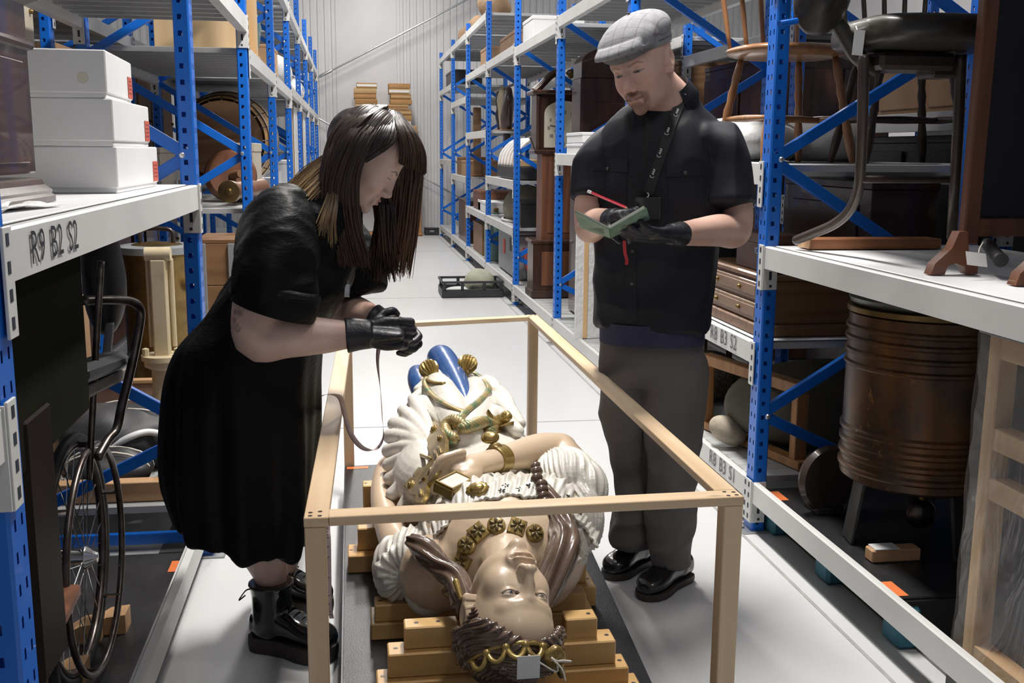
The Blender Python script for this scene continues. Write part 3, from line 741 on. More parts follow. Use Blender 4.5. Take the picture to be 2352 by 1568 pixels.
# ---- surface helpers
from mathutils.bvhtree import BVHTree
def bvh_of(o):
    me = o.data; off = wl(o); return BVHTree.FromPolygons([v.co+off for v in me.vertices], [tuple(p.vertices) for p in me.polygons])
def hit(px_, py_, bv, lift=0.0):
    d = (PY(px_, py_, 2.0)-Vector(CP)).normalized(); r = bv.ray_cast(Vector(CP), d)
    if r[0] is None: return PY(px_, py_, 3.0), Vector((0, -1, 0))
    return r[0]+r[1]*lift*(1 if r[1].dot(d) < 0 else -1), (r[1] if r[1].dot(d) < 0 else -r[1])
def ribbon_on(pts, hw, lift, name, m, par, bv, th=.0015, n=24, closedpoly=None):
    """strip following pixel polyline on the surface"""
    A = [np.array(p, float) for p in pts]; P = [crom(A, (len(A)-1)*k/(n-1)) for k in range(n)]
    L_, R_ = [], []
    for i, p in enumerate(P):
        t = P[min(i+1, n-1)]-P[max(i-1, 0)]; t = t/np.linalg.norm(t); q = np.array([-t[1], t[0]])*hw
        L_.append(hit(p[0]+q[0], p[1]+q[1], bv, lift)[0]); R_.append(hit(p[0]-q[0], p[1]-q[1], bv, lift)[0])
    nb_ = Vector((0, .004, 0)); mb = MB(); mb.grid([L_, R_, [p+nb_ for p in R_], [p+nb_ for p in L_]], cu=True); return mb.build(name, m, par, 60)
def poly_on(corners, lift, name, m, par, bv, sub=6):
    """quad (4 pixel corners) draped on the surface"""
    a, b, c, d = [np.array(p, float) for p in corners]; rows = []
    for i in range(sub+1):
        v = i/sub; rows.append([hit(*((a*(1-u)+b*u)*(1-v)+(d*(1-u)+c*u)*v), bv, lift)[0] for u in [j/sub for j in range(sub+1)]])
    mb = MB(); mb.grid(rows); k = (sub+1)**2; back = [Vector(p)+Vector((0, .006, 0)) for r in rows for p in r]
    edge = [(i, j) for j in range(sub+1) for i in (0,)]
    per = [rows[0][j] for j in range(sub+1)]+[rows[i][sub] for i in range(1, sub+1)]+[rows[sub][j] for j in range(sub-1, -1, -1)]+[rows[i][0] for i in range(sub-1, 0, -1)]
    mb.grid([per, [p+Vector((0, .006, 0)) for p in per]], cv=True); return mb.build(name, m, par, 60)
def folds(me, amp, scale, seed, dirv=None, w=None):
    """push vertices along their normals by smooth noise: cloth folds"""
    co, no = mesh_np(me); q = co.copy()
    if dirv is not None: d = np.array(dirv, float); d /= np.linalg.norm(d); q = q-np.outer(q @ d, d)*0.75
    h = fbm(q, scale, seed, 2); h = 1-np.abs(h)*2.2
    k = amp*h if w is None else amp*h*w(co)
    set_np(me, co+no*k[:, None]); return me
def bvh_many(objs):
    vs, fs = [], []
    for o in objs:
        off = wl(o); n = len(vs); vs += [v.co+off for v in o.data.vertices]; fs += [tuple(i+n for i in q.vertices) for q in o.data.polygons]
    return BVHTree.FromPolygons(vs, fs)
def ridges(me, amp, freq, dirv, seed, jitter=.25, w=None):
    """carved parallel grooves: bands running along dirv, wandering a little"""
    co, no = mesh_np(me); d = np.array(dirv, float); d /= np.linalg.norm(d); r = np.random.RandomState(seed)
    a = np.cross(d, [0.3, 0.5, .8]); a /= np.linalg.norm(a); b = np.cross(d, a)
    ph = np.arctan2((co-co.mean(0)) @ a, (co-co.mean(0)) @ b)*freq+fbm(co, 14, seed, 2)*freq*jitter+fbm(co, 40, seed+1, 1)*jitter*4
    h = 1-np.abs(np.sin(ph))*2; k = amp*h*(1 if w is None else w(co)); set_np(me, co+no*k[:, None]); return me
# ================================================================== FIGUREHEAD
FS = thing('figurehead', 'painted carved wooden figurehead of a woman lying on her back', 'statue', (0.36, 3.0, 0.185))
S_SKIN = mat('aged flesh paint', (0.60, 0.455, 0.32), 0.36, col2=(0.50, 0.37, 0.25), nscale=5, amount=(0.45, 0.8), coat=0.10, vcol='Col', bump=0.08, bscale=90)
S_SK2 = mat('aged flesh paint plain', (0.60, 0.455, 0.32), 0.36, col2=(0.50, 0.37, 0.25), nscale=5, amount=(0.45, 0.8), coat=0.10, bump=0.08, bscale=90)
S_WHITE = mat('ivory white paint', (0.70, 0.67, 0.60), 0.36, col2=(0.52, 0.47, 0.38), nscale=9, amount=(0.5, 0.8), coat=0.15, bump=0.35, bscale=70)
S_GOLD = mat('old gilding', (0.36, 0.25, 0.075), 0.30, 0.45, col2=(0.17, 0.105, 0.03), nscale=16, amount=(0.4, 0.75), coat=0.2, bump=0.15, bscale=70)
S_GOLDG = mat('gilding with worn green', (0.38, 0.28, 0.12), 0.38, 0.25, col2=(0.10, 0.20, 0.10), nscale=18, amount=(0.48, 0.62), coat=0.2, bump=0.15, bscale=70)
S_BROWN = mat('dark brown hair paint', (0.085, 0.052, 0.038), 0.22, col2=(0.15, 0.10, 0.07), nscale=14, coat=0.4)
S_BLUE = mat('chipped blue paint', (0.018, 0.075, 0.24), 0.30, col2=(0.05, 0.13, 0.30), nscale=22, amount=(0.5, 0.75), coat=0.2, bump=0.2, bscale=50)
S_DARK = mat('dark eyelet grey', (0.05, 0.045, 0.04), 0.6, col2=(0.08, 0.07, 0.06))  # dark grey for the eyelet petals laid on the blouse
def disc_on(mb, c, n, up, ra, rb, th, k=20, mi=0, dome=0.3, shape=None):
    """thick domed plaque with its back on the point c; normal n"""
    n = Vector(n).normalized(); u = Vector(up); u = (u-n*u.dot(n)).normalized(); r = u.cross(n); c = Vector(c)
    rows = []
    for (s, h) in ((1.0, 0.0), (1.0, th*0.55), (0.92, th*0.85), (0.6, th*(0.9+dome*0.35)), (0.02, th*(1+dome*0.5))):
        row = []
        for i in range(k):
            a = 2*PI*i/k; f = shape(a) if shape else 1.0; row.append(c+r*(math.cos(a)*ra*s*f)+u*(math.sin(a)*rb*s*f)+n*h)
        rows.append(row)
    mb.grid(rows, mi, cv=True); return mb
def flower(mb, c, n, up, R, petals, th, mi=0, w=0.34):
    n = Vector(n).normalized(); u = Vector(up); u = (u-n*u.dot(n)).normalized(); r = u.cross(n)
    for i in range(petals):
        a = 2*PI*i/petals+0.4; d = r*math.cos(a)+u*math.sin(a); q = n.cross(d)
        cc = Vector(c)+d*(R*0.55); M3 = Matrix((d, q, n)).transposed(); mb.ball(cc, (R*0.42, R*w*0.6, th), 10, 6, rot=M3, mi=mi)
    return mb
# --- head: crown towards the camera and lower than the chin, face turned a little to the right
HE = PY(1209, 1363, 2.075); HN = Vector((0.34, -0.55, 0.76)).normalized(); HU = Vector((0.03, -0.82, -0.57)); HU = (HU-HN*HU.dot(HN)).normalized()
HS = 1.20; HC = HE-HN*(0.083*HS); HM = frame(HC, HN, HU); HX = HN.cross(HU)
def HL(x, y, z): return HC+(HX*x+HN*y+HU*z)*HS
sst = dict(fem=1.0, skin=(0.60, 0.455, 0.32), lips=(0.55, 0.36, 0.24), lipw=0.6, brow=(0.40, 0.28, 0.18), browv=0.35, blush=0.0, white=(0.55, 0.46, 0.36), iris=(0.22, 0.19, 0.16), open=1.0, lash=0.35, neck=(0.075, -.13, -.15), nr=.052, lip=1.1)
put_np(head_mesh(sst, HM, HS), 'head', S_SKIN, FS)
# --- bare upper body, both arms and the hand laid across the waist: one surface
mb = MB()
mb.ball((0.375, 2.58, 0.352), (0.222, 0.23, 0.176), 32, 20)
limb(mb, [HL(.03, -.06, -.08), (0.355, 2.36, 0.395), (0.37, 2.52, 0.38)], [.050, .064, .10])
limb(mb, [(0.20, 2.50, 0.33), (0.35, 2.53, 0.36), (0.55, 2.62, 0.40)], [.10, .12, .10])
ew = PY(1300, 995, 2.99); wr = PY(1150, 1020, 2.84)-Vector((0, 0, 0.042)); hb = PY(1075, 1050, 2.76)-Vector((0, 0, 0.026))
limb(mb, [(0.56, 2.66, 0.40), (0.635, 2.84, 0.44), ew-Vector((0.02, 0, 0.05))], [.075, .062, .052])
limb(mb, [ew-Vector((0.015, 0.0, 0.052)), PY(1235, 1005, 2.95)-Vector((0, 0, .042)), wr, hb], [.052, .053, (.040, .034), (.044, .028)])
limb(mb, [wr, hb, PY(1045, 1066, 2.73)-Vector((0, 0, .020))], [(.036, .030), (.046, .024), (.044, .018)])
for (pts, r) in (([(1062, 1030), (1032, 1038), (1010, 1048), (1000, 1072)], .0125), ([(1058, 1045), (1022, 1056), (1000, 1066), (990, 1088)], .0135), ([(1055, 1060), (1018, 1076), (996, 1086), (992, 1106)], .0130), ([(1058, 1072), (1025, 1090), (1003, 1100), (1000, 1114)], .0115)):
    ys = [2.75, 2.735, 2.725, 2.715]; ps = [PY(p[0], p[1], y)-Vector((0, 0, .012 if i < 3 else .022)) for i, (p, y) in enumerate(zip(pts, ys))]
    limb(mb, ps, [r*1.1, r*1.05, r, r*.8], 12, 14)
limb(mb, [PY(1095, 1070, 2.73)-Vector((0, 0, .02)), PY(1062, 1088, 2.68)-Vector((0, 0, .012)), PY(1030, 1106, 2.645)-Vector((0, 0, .008)), PY(1008, 1121, 2.62)-Vector((0, 0, .006))], [.018, .015, .0125, .009], 12, 16)
la = [PY(960, 1290, 2.62)-Vector((0, 0, .04)), PY(905, 1205, 2.85)-Vector((0, 0, .04)), PY(878, 1130, 3.08)-Vector((0, 0, .03)), PY(880, 1075, 3.25)-Vector((0, 0, .03)), PY(893, 1052, 3.32)-Vector((0, 0, .02)), PY(915, 1050, 3.34)-Vector((0, 0, .03))]
limb(mb, la, [.06, .046, .036, .034, .030, .022])
me = remesh(mb, 0.0055, 5)
bd_o = put_np(me, 'body', S_SK2, FS)
# --- blouse with scalloped neckline and gathers
def blouse_pt(t, a):
    S = [(2.505, .385, .335, .226, .187), (2.56, .395, .335, .245, .200), (2.64, .410, .335, .262, .200), (2.73, .420, .33, .262, .178), (2.84, .42, .33, .240, .140), (3.02, .41, .33, .22, .125)]
    q = crom([np.array(s) for s in S], t*(len(S)-1)); y, cx, cz, rx, rz = q
    g = 0.0050*math.sin(a*52+math.sin(t*14)*.8)*(.25+.75*sstep(0.14, 0.30, t))+0.0022*math.sin(a*83+t*19)
    sc = (0.020*abs(math.sin(a*9))-0.012-.07*(1-max(0, math.sin(a)))**1.2)*(1-t)**3
    bust = 0.022*(math.exp(-((a-PI*0.33)/.3)**2)+math.exp(-((a-PI*0.67)/.3)**2))*math.exp(-((t-.30)/.18)**2)
    return Vector((cx+math.cos(a)*(rx+g), y+sc, cz+math.sin(a)*(rz+g+bust)))
rows = [[blouse_pt(i/44, PI*(.10+.80*k/180)) for k in range(181)] for i in range(45)]
mb = MB().grid(rows); b_o = mb.build('blouse', S_WHITE, FS, 180)
mb = MB()
rim = [blouse_pt(0.0, PI*(.10+.80*k/180))+Vector((0, 0.002, 0.001)) for k in range(181)]; mb.tube(rim, 0.0050, 6).build('neckline_trim', S_WHITE, b_o, 180)
mb = MB()
for (px_, t_) in ((1080, .13), (1112, .16), (1145, .10), (1160, .17), (1190, .12), (1212, .17), (1275, .13), (1300, .16), (1320, .12)):
    # find the angle whose blouse point shows at that column
    best = min(range(140), key=lambda k: (blouse_pt(t_, PI*(0.12+0.76*k/140))-PY(px_, 1120, 2.58)).x**2); a = PI*(0.12+0.76*best/140)
    p = blouse_pt(t_, a); n = Vector((math.cos(a), -.25, math.sin(a))); flower(mb, p, n, (0, 1, 0), 0.0125, 5, 0.0022, w=.30)
tag(mb.build('eyelet_flowers', S_DARK, b_o), kind='stuff')
# --- puffed sleeves
def sleeve(blobs, folds, name, vox=0.0042, sd=1):
    mb = MB()
    for (c, r, rot) in blobs: mb.ball(c, r, 28, 18, rot=rot)
    for (pts, r) in folds: limb(mb, pts, [r*.6, r*1.15, r*1.15, r*.6], 8, 24)
    me = remesh(mb, vox, 2, .5); ridges(me, .0042, 15 if sd == 1 else 13, (.15, -1, -.55) if sd == 1 else (-.2, -1, -.1), sd, .35); return put_np(me, name, S_WHITE, FS)
rb = []
for (px_, py_, y_, r) in ((1300, 1090, 2.74, (.085, .11, .075)), (1335, 1115, 2.72, (.070, .12, .075)), (1330, 1185, 2.64, (.062, .12, .10)), (1300, 1235, 2.56, (.06, .11, .09))):
    c = PY(px_, py_, y_); rb.append((c, r, None))
fd = []
for k in range(8):
    s = k/7.0
    fd.append(([PY(1240+8*k, 1062-2*k, 2.76), PY(1290+6*k, 1040+5*k, 2.80), PY(1345+3*k, 1060+10*k, 2.76), PY(1378-2*k, 1100+14*k, 2.70)], .011))
for k in range(6): fd.append(([PY(1372-8*k, 1170+6*k, 2.62), PY(1366-9*k, 1215+5*k, 2.55), PY(1345-10*k, 1262+3*k, 2.48), PY(1315-10*k, 1298, 2.42)], .008))
for k in range(12): fd.append(([PY(1250+10*k, 1078+2*k, 2.73), PY(1252+10*k, 1105+2*k, 2.69), PY(1254+10*k, 1130+2*k, 2.65), PY(1256+9*k, 1155+2*k, 2.61)], .0055))
slr = sleeve(rb, fd, 'sleeve')
lb = [(PY(905, 1298, 2.66)-Vector((0, 0, .01)), (.056, .11, .085), None), (PY(985, 1318, 2.53)-Vector((0, 0, .02)), (.068, .095, .085), None), (PY(950, 1245, 2.62)-Vector((0, 0, .02)), (.06, .09, .06), None)]
fl_ = []
for k in range(7): fl_.append(([PY(975-9*k, 1222+3*k, 2.60), PY(925-8*k, 1250+6*k, 2.58), PY(905-6*k, 1310, 2.57), PY(930-6*k, 1365-3*k, 2.56)], .008))
for k in range(10): fl_.append(([PY(948+2*k, 1268+11*k, 2.47), PY(968+2*k, 1276+11*k, 2.46), PY(990+1*k, 1286+11*k, 2.455), PY(1012-1*k, 1298+10*k, 2.45)], .0055))
sll = sleeve(lb, fl_, 'sleeve', sd=2)
# --- skirts: pleated fan on the left, heavy folds towards the feet
SK = [(2.98, .21, .58, .500), (3.15, .125, .60, .500), (3.35, .12, .59, .505), (3.55, .165, .56, .530), (3.75, .225, .53, .555), (3.95, .275, .50, .575), (4.05, .31, .47, .57)]
mb = MB(); secs = []
for (y, xl, xr, zt) in SK:
    zb = 0.20+(y-2.98)*0.10; secs.append((Vector(((xl+xr)/2, y, (zt+zb)/2)), Vector(((xr-xl)/2, 0, 0)), Vector((0, 0, (zt-zb)/2)), 2.3))
loft(mb, secs, 48, 40)
ctr = PY(1010, 1035, 3.05)-Vector((0, 0, .03))
for (ex, ey, ye, r) in ((950, 915, 3.52, .018), (925, 940, 3.46, .019), (906, 968, 3.42, .020), (896, 998, 3.36, .020), (892, 1030, 3.28, .019), (894, 1062, 3.20, .019), (897, 1095, 3.12, .018), (902, 1130, 3.04, .017), (925, 1160, 2.96, .015)):
    e = PY(ex, ey, ye); mid = ctr.lerp(e, .5)+Vector((0, 0, .022)); limb(mb, [ctr, mid, e-Vector((0, 0, .006))], [.009, r, r*1.15], 10, 16)
mb.ball(ctr+Vector((-.03, .05, -.06)), (.11, .20, .10), 24, 14)
for pts in ([(952, 900, 3.60), (985, 888, 3.62), (1030, 925, 3.45), (1060, 965, 3.25)], [(960, 880, 3.68), (990, 868, 3.70), (1025, 895, 3.58), (1050, 930, 3.42)], [(935, 925, 3.52), (975, 912, 3.5), (1015, 950, 3.32), (1045, 985, 3.12)], [(975, 860, 3.8), (1000, 850, 3.82), (1020, 880, 3.65), (1040, 905, 3.5)],
            [(1100, 900, 3.55), (1130, 905, 3.52), (1165, 925, 3.42), (1195, 958, 3.28)], [(1108, 880, 3.62), (1135, 885, 3.6), (1160, 905, 3.5), (1175, 925, 3.42)], [(1090, 930, 3.42), (1125, 932, 3.38), (1160, 950, 3.28), (1190, 975, 3.18)], [(1100, 860, 3.72), (1115, 862, 3.7), (1130, 872, 3.66), (1140, 885, 3.6)]):
    limb(mb, [PY(*p)-Vector((0, 0, .022)) for p in pts], [.016, .028, .027, .018], 12, 18)
limb(mb, [PY(1060, 975, 3.10)-Vector((0, 0, .05)), PY(1035, 920, 3.40)-Vector((0, 0, .03)), PY(1003, 866, 3.72)-Vector((0, 0, .03)), PY(995, 850, 3.8)-Vector((0, 0, .05))], [.045, .058, .048, .03], 20, 24)
limb(mb, [PY(1075, 975, 3.10)-Vector((0, 0, .05)), PY(1098, 925, 3.40)-Vector((0, 0, .03)), PY(1092, 872, 3.70)-Vector((0, 0, .03)), PY(1085, 856, 3.8)-Vector((0, 0, .05))], [.045, .055, .045, .03], 20, 24)
me = remesh(mb, 0.005, 2); folds(me, .004, 30, 7, (0, 1, .2)); sk_o = put_np(me, 'skirt', S_WHITE, FS)
FB = bvh_many([bd_o, b_o, slr, sll, sk_o])
# --- blue tails
mb = MB(); limb(mb, [PY(1076, 928, 3.40)-Vector((0, 0, .02)), PY(1062, 890, 3.55)-Vector((0, 0, .025)), PY(1038, 838, 3.80)-Vector((0, 0, .035)), PY(1014, 800, 4.02)-Vector((0, 0, .04)), PY(1006, 795, 4.08)-Vector((0, 0, .06))], [.020, .036, .048, .053, .046], 24, 36).build('dolphin_tail', S_BLUE, FS, 180)
mb = MB(); limb(mb, [PY(985, 880, 3.72)-Vector((0, 0, .09)), PY(963, 850, 3.85)-Vector((0, 0, .05)), PY(958, 835, 3.98)-Vector((0, 0, .04))], [.040, .042, .036], 20, 24)
limb(mb, [PY(1058, 850, 3.86)-Vector((0, 0, .06)), PY(1050, 832, 3.96)-Vector((0, 0, .05)), PY(1040, 820, 4.05)-Vector((0, 0, .04))], [.04, .036, .028], 20, 20).build('side_tail', S_BLUE, FS, 180)
limb(MB(), [PY(945, 900, 3.75)-Vector((0, 0, .10)), PY(940, 925, 3.6)-Vector((0, 0, .12)), PY(928, 955, 3.5)-Vector((0, 0, .14))], [.02, .025, .018], 14, 16).build('scroll_bracket', mat('red and dark green paint', (0.20, 0.06, 0.05), .4, col2=(.05, .07, .05), nscale=14), FS, 180)
# --- gilded tassels, straps and knot
def tassel(c, up, name):
    mb = MB(); up = Vector(up).normalized(); q = up.to_track_quat('Z', 'Y').to_matrix(); k = 18; rows = []
    for (r, z) in ((.006, -.045), (.016, -.034), (.014, -.024), (.024, -.012), (.031, .006), (.030, .022), (.022, .036), (.008, .044)):
        rows.append([Vector(c)+q @ Vector((math.cos(2*PI*i/(2*k))*r*(1+.22*(i % 2)), math.sin(2*PI*i/(2*k))*r*(1+.22*(i % 2)), z)) for i in range(2*k)])
    mb.grid(rows, cv=True); return mb.build(name, S_GOLD, FS, 60)
tassel(PY(988, 858, 3.74)+Vector((0, 0, .01)), (-.3, .6, .5), 'tassel'); tassel(PY(1072, 846, 3.78)+Vector((0, 0, .01)), (.3, .6, .5), 'tassel')
def strap(pts, r, name, m):
    mb = MB(); P = path([hit(p[0], p[1], FB, .004)[0] for p in pts], 26); mb.tube(P, [(r, r*.55)]*26, 10); return mb.build(name, m, FS, 180)
strap([(982, 868, 3.68), (978, 885, 3.60), (1000, 912, 3.48), (1035, 935, 3.36), (1064, 948, 3.30)], .011, 'strap', S_GOLDG)
strap([(978, 872, 3.68), (998, 880, 3.64), (1020, 882, 3.62)], .009, 'strap', S_GOLD)
strap([(1070, 855, 3.74), (1095, 862, 3.68), (1118, 885, 3.58), (1120, 900, 3.52), (1098, 925, 3.40), (1065, 950, 3.27), (1048, 985, 3.08)], .012, 'strap', S_GOLDG)
def rope(pts, r, name, m, turns=9, strands=3):
    P = path(pts, 70); mb = MB(); fr_ = None
    offs = [[] for _ in range(strands)]
    for i, p in enumerate(P):
        t = (P[min(i+1, 69)]-P[max(i-1, 0)]).normalized()
        if fr_ is None: fr_ = t.cross(Vector((0, 0, 1))).normalized()
        else: fr_ = (fr_-t*fr_.dot(t)).normalized()
        b = t.cross(fr_); e = min(1, i/6, (69-i)/6)*.6+.4
        for s in range(strands):
            a = 2*PI*(s/strands+turns*i/69); offs[s].append(p+(fr_*math.cos(a)+b*math.sin(a))*r*.55*e)
    for s in range(strands): mb.tube(offs[s], [r*.62]*70, 8)
    return mb.build(name, m, FS, 180)
rope([hit(a, b, FB, .012)[0] for a, b in ((1050, 1010), (1034, 1002), (1031, 985), (1046, 973), (1062, 983))], .019, 'knot', S_GOLDG, 6)
rope([hit(a, b, FB, .012)[0] for a, b in ((1058, 990), (1080, 985), (1102, 975), (1120, 977), (1129, 988), (1112, 994))], .018, 'knot', S_GOLDG, 8)
# --- gilt belt ornaments
def gp(px_, py_, y_, dz=0.0): return PY(px_, py_, y_)+Vector((0, 0, dz))
def sp(px_, py_, y_=0, lift=0.004):
    p, n = hit(px_, py_, FB, lift); return p
NL_ = Vector((-.45, -.55, .70)).normalized()
mb = MB()
def ndisc(px_, py_, ra, th, **k): p, n = hit(px_, py_, FB, 0.0); disc_on(mb, p, n*.5+NL_*.5, (0, 0, 1), ra, ra, th, **k); return p
o1, o2, o3 = [hit(a, b, FB, .016)[0] for a, b in ((1006, 985), (950, 1122), (1022, 1062))]; pn = (o2-o1).cross(o3-o1).normalized(); pn = pn if pn.z > 0 else -pn
def onp(px_, py_, lift=0.0):
    d = (PY(px_, py_, 2.0)-Vector(CP)).normalized(); return Vector(CP)+d*((o1-Vector(CP)).dot(pn)/d.dot(pn))+pn*lift
def plate(outline, th, lift=0.0):
    q = [onp(a, b, lift) for a, b in outline]; c = sum(q, Vector())/len(q); k = len(q); tq = [p+(c-p).normalized()*.002+pn*th for p in q]; mq = [p+pn*th*.7 for p in q]
    mb.add(q+mq+tq, [tuple(range(k)), tuple(range(3*k-1, 2*k-1, -1))]+[(i, (i+1) % k, k+(i+1) % k, k+i) for i in range(k)]+[(k+i, k+(i+1) % k, 2*k+(i+1) % k, 2*k+i) for i in range(k)])
plate([(990, 975), (1002, 970), (1014, 976), (1022, 992), (1031, 1012), (1031, 1036), (1022, 1060), (1014, 1085), (1002, 1104), (988, 1118), (986, 1142), (976, 1158), (962, 1157), (963, 1140), (946, 1136), (937, 1121), (944, 1105), (959, 1100), (949, 1086), (951, 1071), (964, 1078), (979, 1080), (990, 1069), (995, 1050), (990, 1033), (978, 1027), (964, 1032), (968, 1018), (981, 1006), (984, 995), (979, 984)], .012)
for (a, b, r) in ((1003, 990, .016), (951, 1119, .015), (1018, 1012, .011)): disc_on(mb, onp(a, b, .010), pn, (0, 0, 1), r, r, .008); disc_on(mb, onp(a, b, .014), pn, (0, 0, 1), r*.45, r*.45, .007)
P_ = path([onp(958, 1047, .012), onp(972, 1051, .018), onp(986, 1056, .014), onp(998, 1060, .012)], 14); mb.tube(P_, [.009, .011, .010, .008, .0065, .006, .006, .006, .006, .006, .0065, .007, .006, .004], 10); mb.ball(onp(957, 1046, .012), .012, 12, 8)
mb.ball(onp(936, 1118, .006), .006, 10, 6); mb.ball(onp(986, 973, .006), .007, 10, 6)
for (a, b, c_, d_) in ((1012, 1030, 1020, 1046), (1004, 1040, 1014, 1062), (1000, 1078, 990, 1096), (984, 1104, 972, 1110), (972, 1128, 974, 1146), (1008, 1064, 1002, 1084)): mb.tube(path([onp(a, b, .012), onp((a+c_)/2+4, (b+d_)/2, .015), onp(c_, d_, .012)], 8), [.002, .004, .005, .005, .005, .005, .004, .002], 6)
mb.build('belt_ornament', S_GOLD, FS, 60)
mb = MB(); NR_ = Vector((.2, -.5, .8)).normalized()
ndisc(1150, 970, .026, .016); ndisc(1164, 960, .020, .020); ndisc(1164, 960, .010, .026)
def leaf(mb, p0, p1, w, n, th=.010):
    p0, p1 = Vector(p0), Vector(p1); d = (p1-p0); s = d.cross(Vector(n)).normalized(); n = Vector(n).normalized(); rows = []
    for i in range(9):
        t = i/8; ww = w*math.sin(PI*min(1, t*.92+.06))**.8; c = p0+d*t; rows.append([c-s*ww, c-s*ww*.4+n*th, c+n*th*.35, c+s*ww*.4+n*th, c+s*ww, c-n*.006])
    mb.grid(rows, cv=True)
leaf(mb, sp(1133, 985), sp(1117, 946), .022, NR_); leaf(mb, sp(1140, 982), sp(1180, 974), .020, NR_); leaf(mb, sp(1128, 992), sp(1150, 992), .014, NR_)
mb.build('belt_leaf', S_GOLD, FS, 60)
# --- bracelet, book, brooch, necklace, earring
ax_ = (hb-wr).normalized(); c_ = wr+ax_*.006
mb = MB(); q = ax_.to_track_quat('Z', 'Y').to_matrix()
mb.lathe([(.036, -.020), (.0405, -.020), (.0425, -.014), (.040, -.006), (.0415, 0), (.040, .006), (.0425, .014), (.0405, .020), (.036, .020)], 28, c_, q, sx=1.06, sy=.96)
disc_on(mb, gp(1126, 1010, 2.855, .004), (-.1, -.5, .85), (1, 0, 0), .020, .026, .012); disc_on(mb, gp(1126, 1010, 2.85, .010), (-.1, -.5, .85), (1, 0, 0), .014, .019, .008)
disc_on(mb, gp(1138, 1030, 2.835, .002), (0, -.85, .5), (1, 0, 0), .016, .020, .009)
mb.build('bracelet', S_GOLD, FS, 60)
bc = gp(1042, 1112, 2.62, -.004); bx_ = (gp(1085, 1090, 2.685)-gp(1025, 1120, 2.605)).normalized(); bn = Vector((-.15, -.42, .89)); bn = (bn-bx_*bn.dot(bx_)).normalized(); by = bn.cross(bx_); BR = Matrix((bx_, by, bn)).transposed()
bo = MB().box(bc, (.095, .066, .030), BR, .003).build('prayer_book', S_GOLD, FS)
MB().box(bc+bn*.0155, (.074, .046, .003), BR, .001).build('page_panel', S_WHITE, bo)
mb = MB()
for s in (-1, 1): mb.box(bc+bn*.017+by*(s*.027), (.088, .006, .005), BR, .001); mb.box(bc+bn*.017+bx_*(s*.041), (.006, .058, .005), BR, .001)
mb.box(bc-by*.034, (.085, .002, .018), BR); mb.build('book_edge', S_GOLD, bo)
mb = MB(); pc = hit(1098, 1125, FB, -.002)[0]; nn = (-.2, -.55, .8); disc_on(mb, pc, nn, (1, 0, .2), .022, .030, .012, 36, shape=lambda a: 1+.06*math.cos(12*a)); disc_on(mb, Vector(pc)+Vector(nn)*.006, nn, (1, 0, .2), .013, .019, .012)
mb.build('brooch', S_GOLD, FS, 60)
nk = [(1060, 1292, 2.335, 0), (1072, 1253, 2.375, 1), (1099, 1222, 2.405, 0), (1140, 1207, 2.415, 1), (1187, 1210, 2.41, 0), (1228, 1224, 2.395, 1), (1036, 1352, 2.30, 1)]
for (px_, py_, y_, rd) in nk:
    mb = MB(); c, n0 = hit(px_, py_, FB, -.002); n = (n0*.6+Vector(((px_-1150)/260.0, -.62, .70)).normalized()).normalized(); up = Vector(((px_-1150)/120.0, .8, .3))
    sq = (lambda a: 1.0) if rd else (lambda a: 1.0/max(abs(math.cos(a)), abs(math.sin(a)))*.92)
    disc_on(mb, c, n, up, .0225, .0255, .010, 40, shape=sq, dome=.15); o_ = mb.build('necklace_plaque', S_GOLD, FS, 50)
    flower(MB(), c+n*.0115, n, up, .020, 6, .0022).build('pressed_flower', mat('dark gilding', (0.10, .068, .022), .4, .3), o_)
limb(MB(), [HL(-.083, -.012, -.036), HL(-.086, -.012, -.052), HL(-.088, -.014, -.070)], [.0055, .0065, .0075], 10, 12).build('earring', S_GOLD, FS, 180)
# --- hair: carved waves swept from the parting, veil, diadem
mb = MB()
rr = random.Random(3)
def sph(az, el, r=1.0): # point on the skull, az 0 = front, el up
    return HL(math.sin(az)*math.cos(el)*.088*r, -.010+math.cos(az)*math.cos(el)*.104*r, .038+math.sin(el)*.090*r)
for side in (-1, 1):
    for k in range(12):
        e0 = math.radians(34+4.4*k); pts = []
        for j in range(9):
            t = j/8; az = side*math.radians(3+118*t**.9); el = e0*(1-t)**1.15+math.radians(-20+3.4*k)*t+math.radians(5)*math.sin(t*11+k*.45)
            pts.append(sph(az, el, 1.0+.03*math.sin(k*2.3)+.05*math.sin(PI*t)))
        limb(mb, pts, [.007, .0088, .0098, .010, .010, .010, .0098, .0088, .007], 8, 40); limb(mb, [p+(p-HC).normalized()*.004+HU*.004 for p in pts], [.004, .005, .0055, .0058, .0058, .0058, .0055, .005, .004], 8, 40)
mb.ball(HL(0, -.018, .036), (.101, .109, .103), 28, 18, rot=Matrix((HX, HN, HU)).transposed())
me = remesh(mb, .0030, 1); co_, no_ = mesh_np(me); q_ = (co_-np.array(HC))/HS; lx, ly, lz = q_ @ np.array(HX), q_ @ np.array(HN), q_ @ np.array(HU)-.038
el_ = np.arctan2(lz, np.hypot(lx, ly+.01)); az_ = np.arctan2(lx, ly+.01); hh = 1-2*np.abs(np.sin(el_*26+2.2*np.sin(np.abs(az_)*5+el_*3))); set_np(me, co_+no_*(hh*.0030)[:, None]); put_np(me, 'hair', S_BROWN, FS)
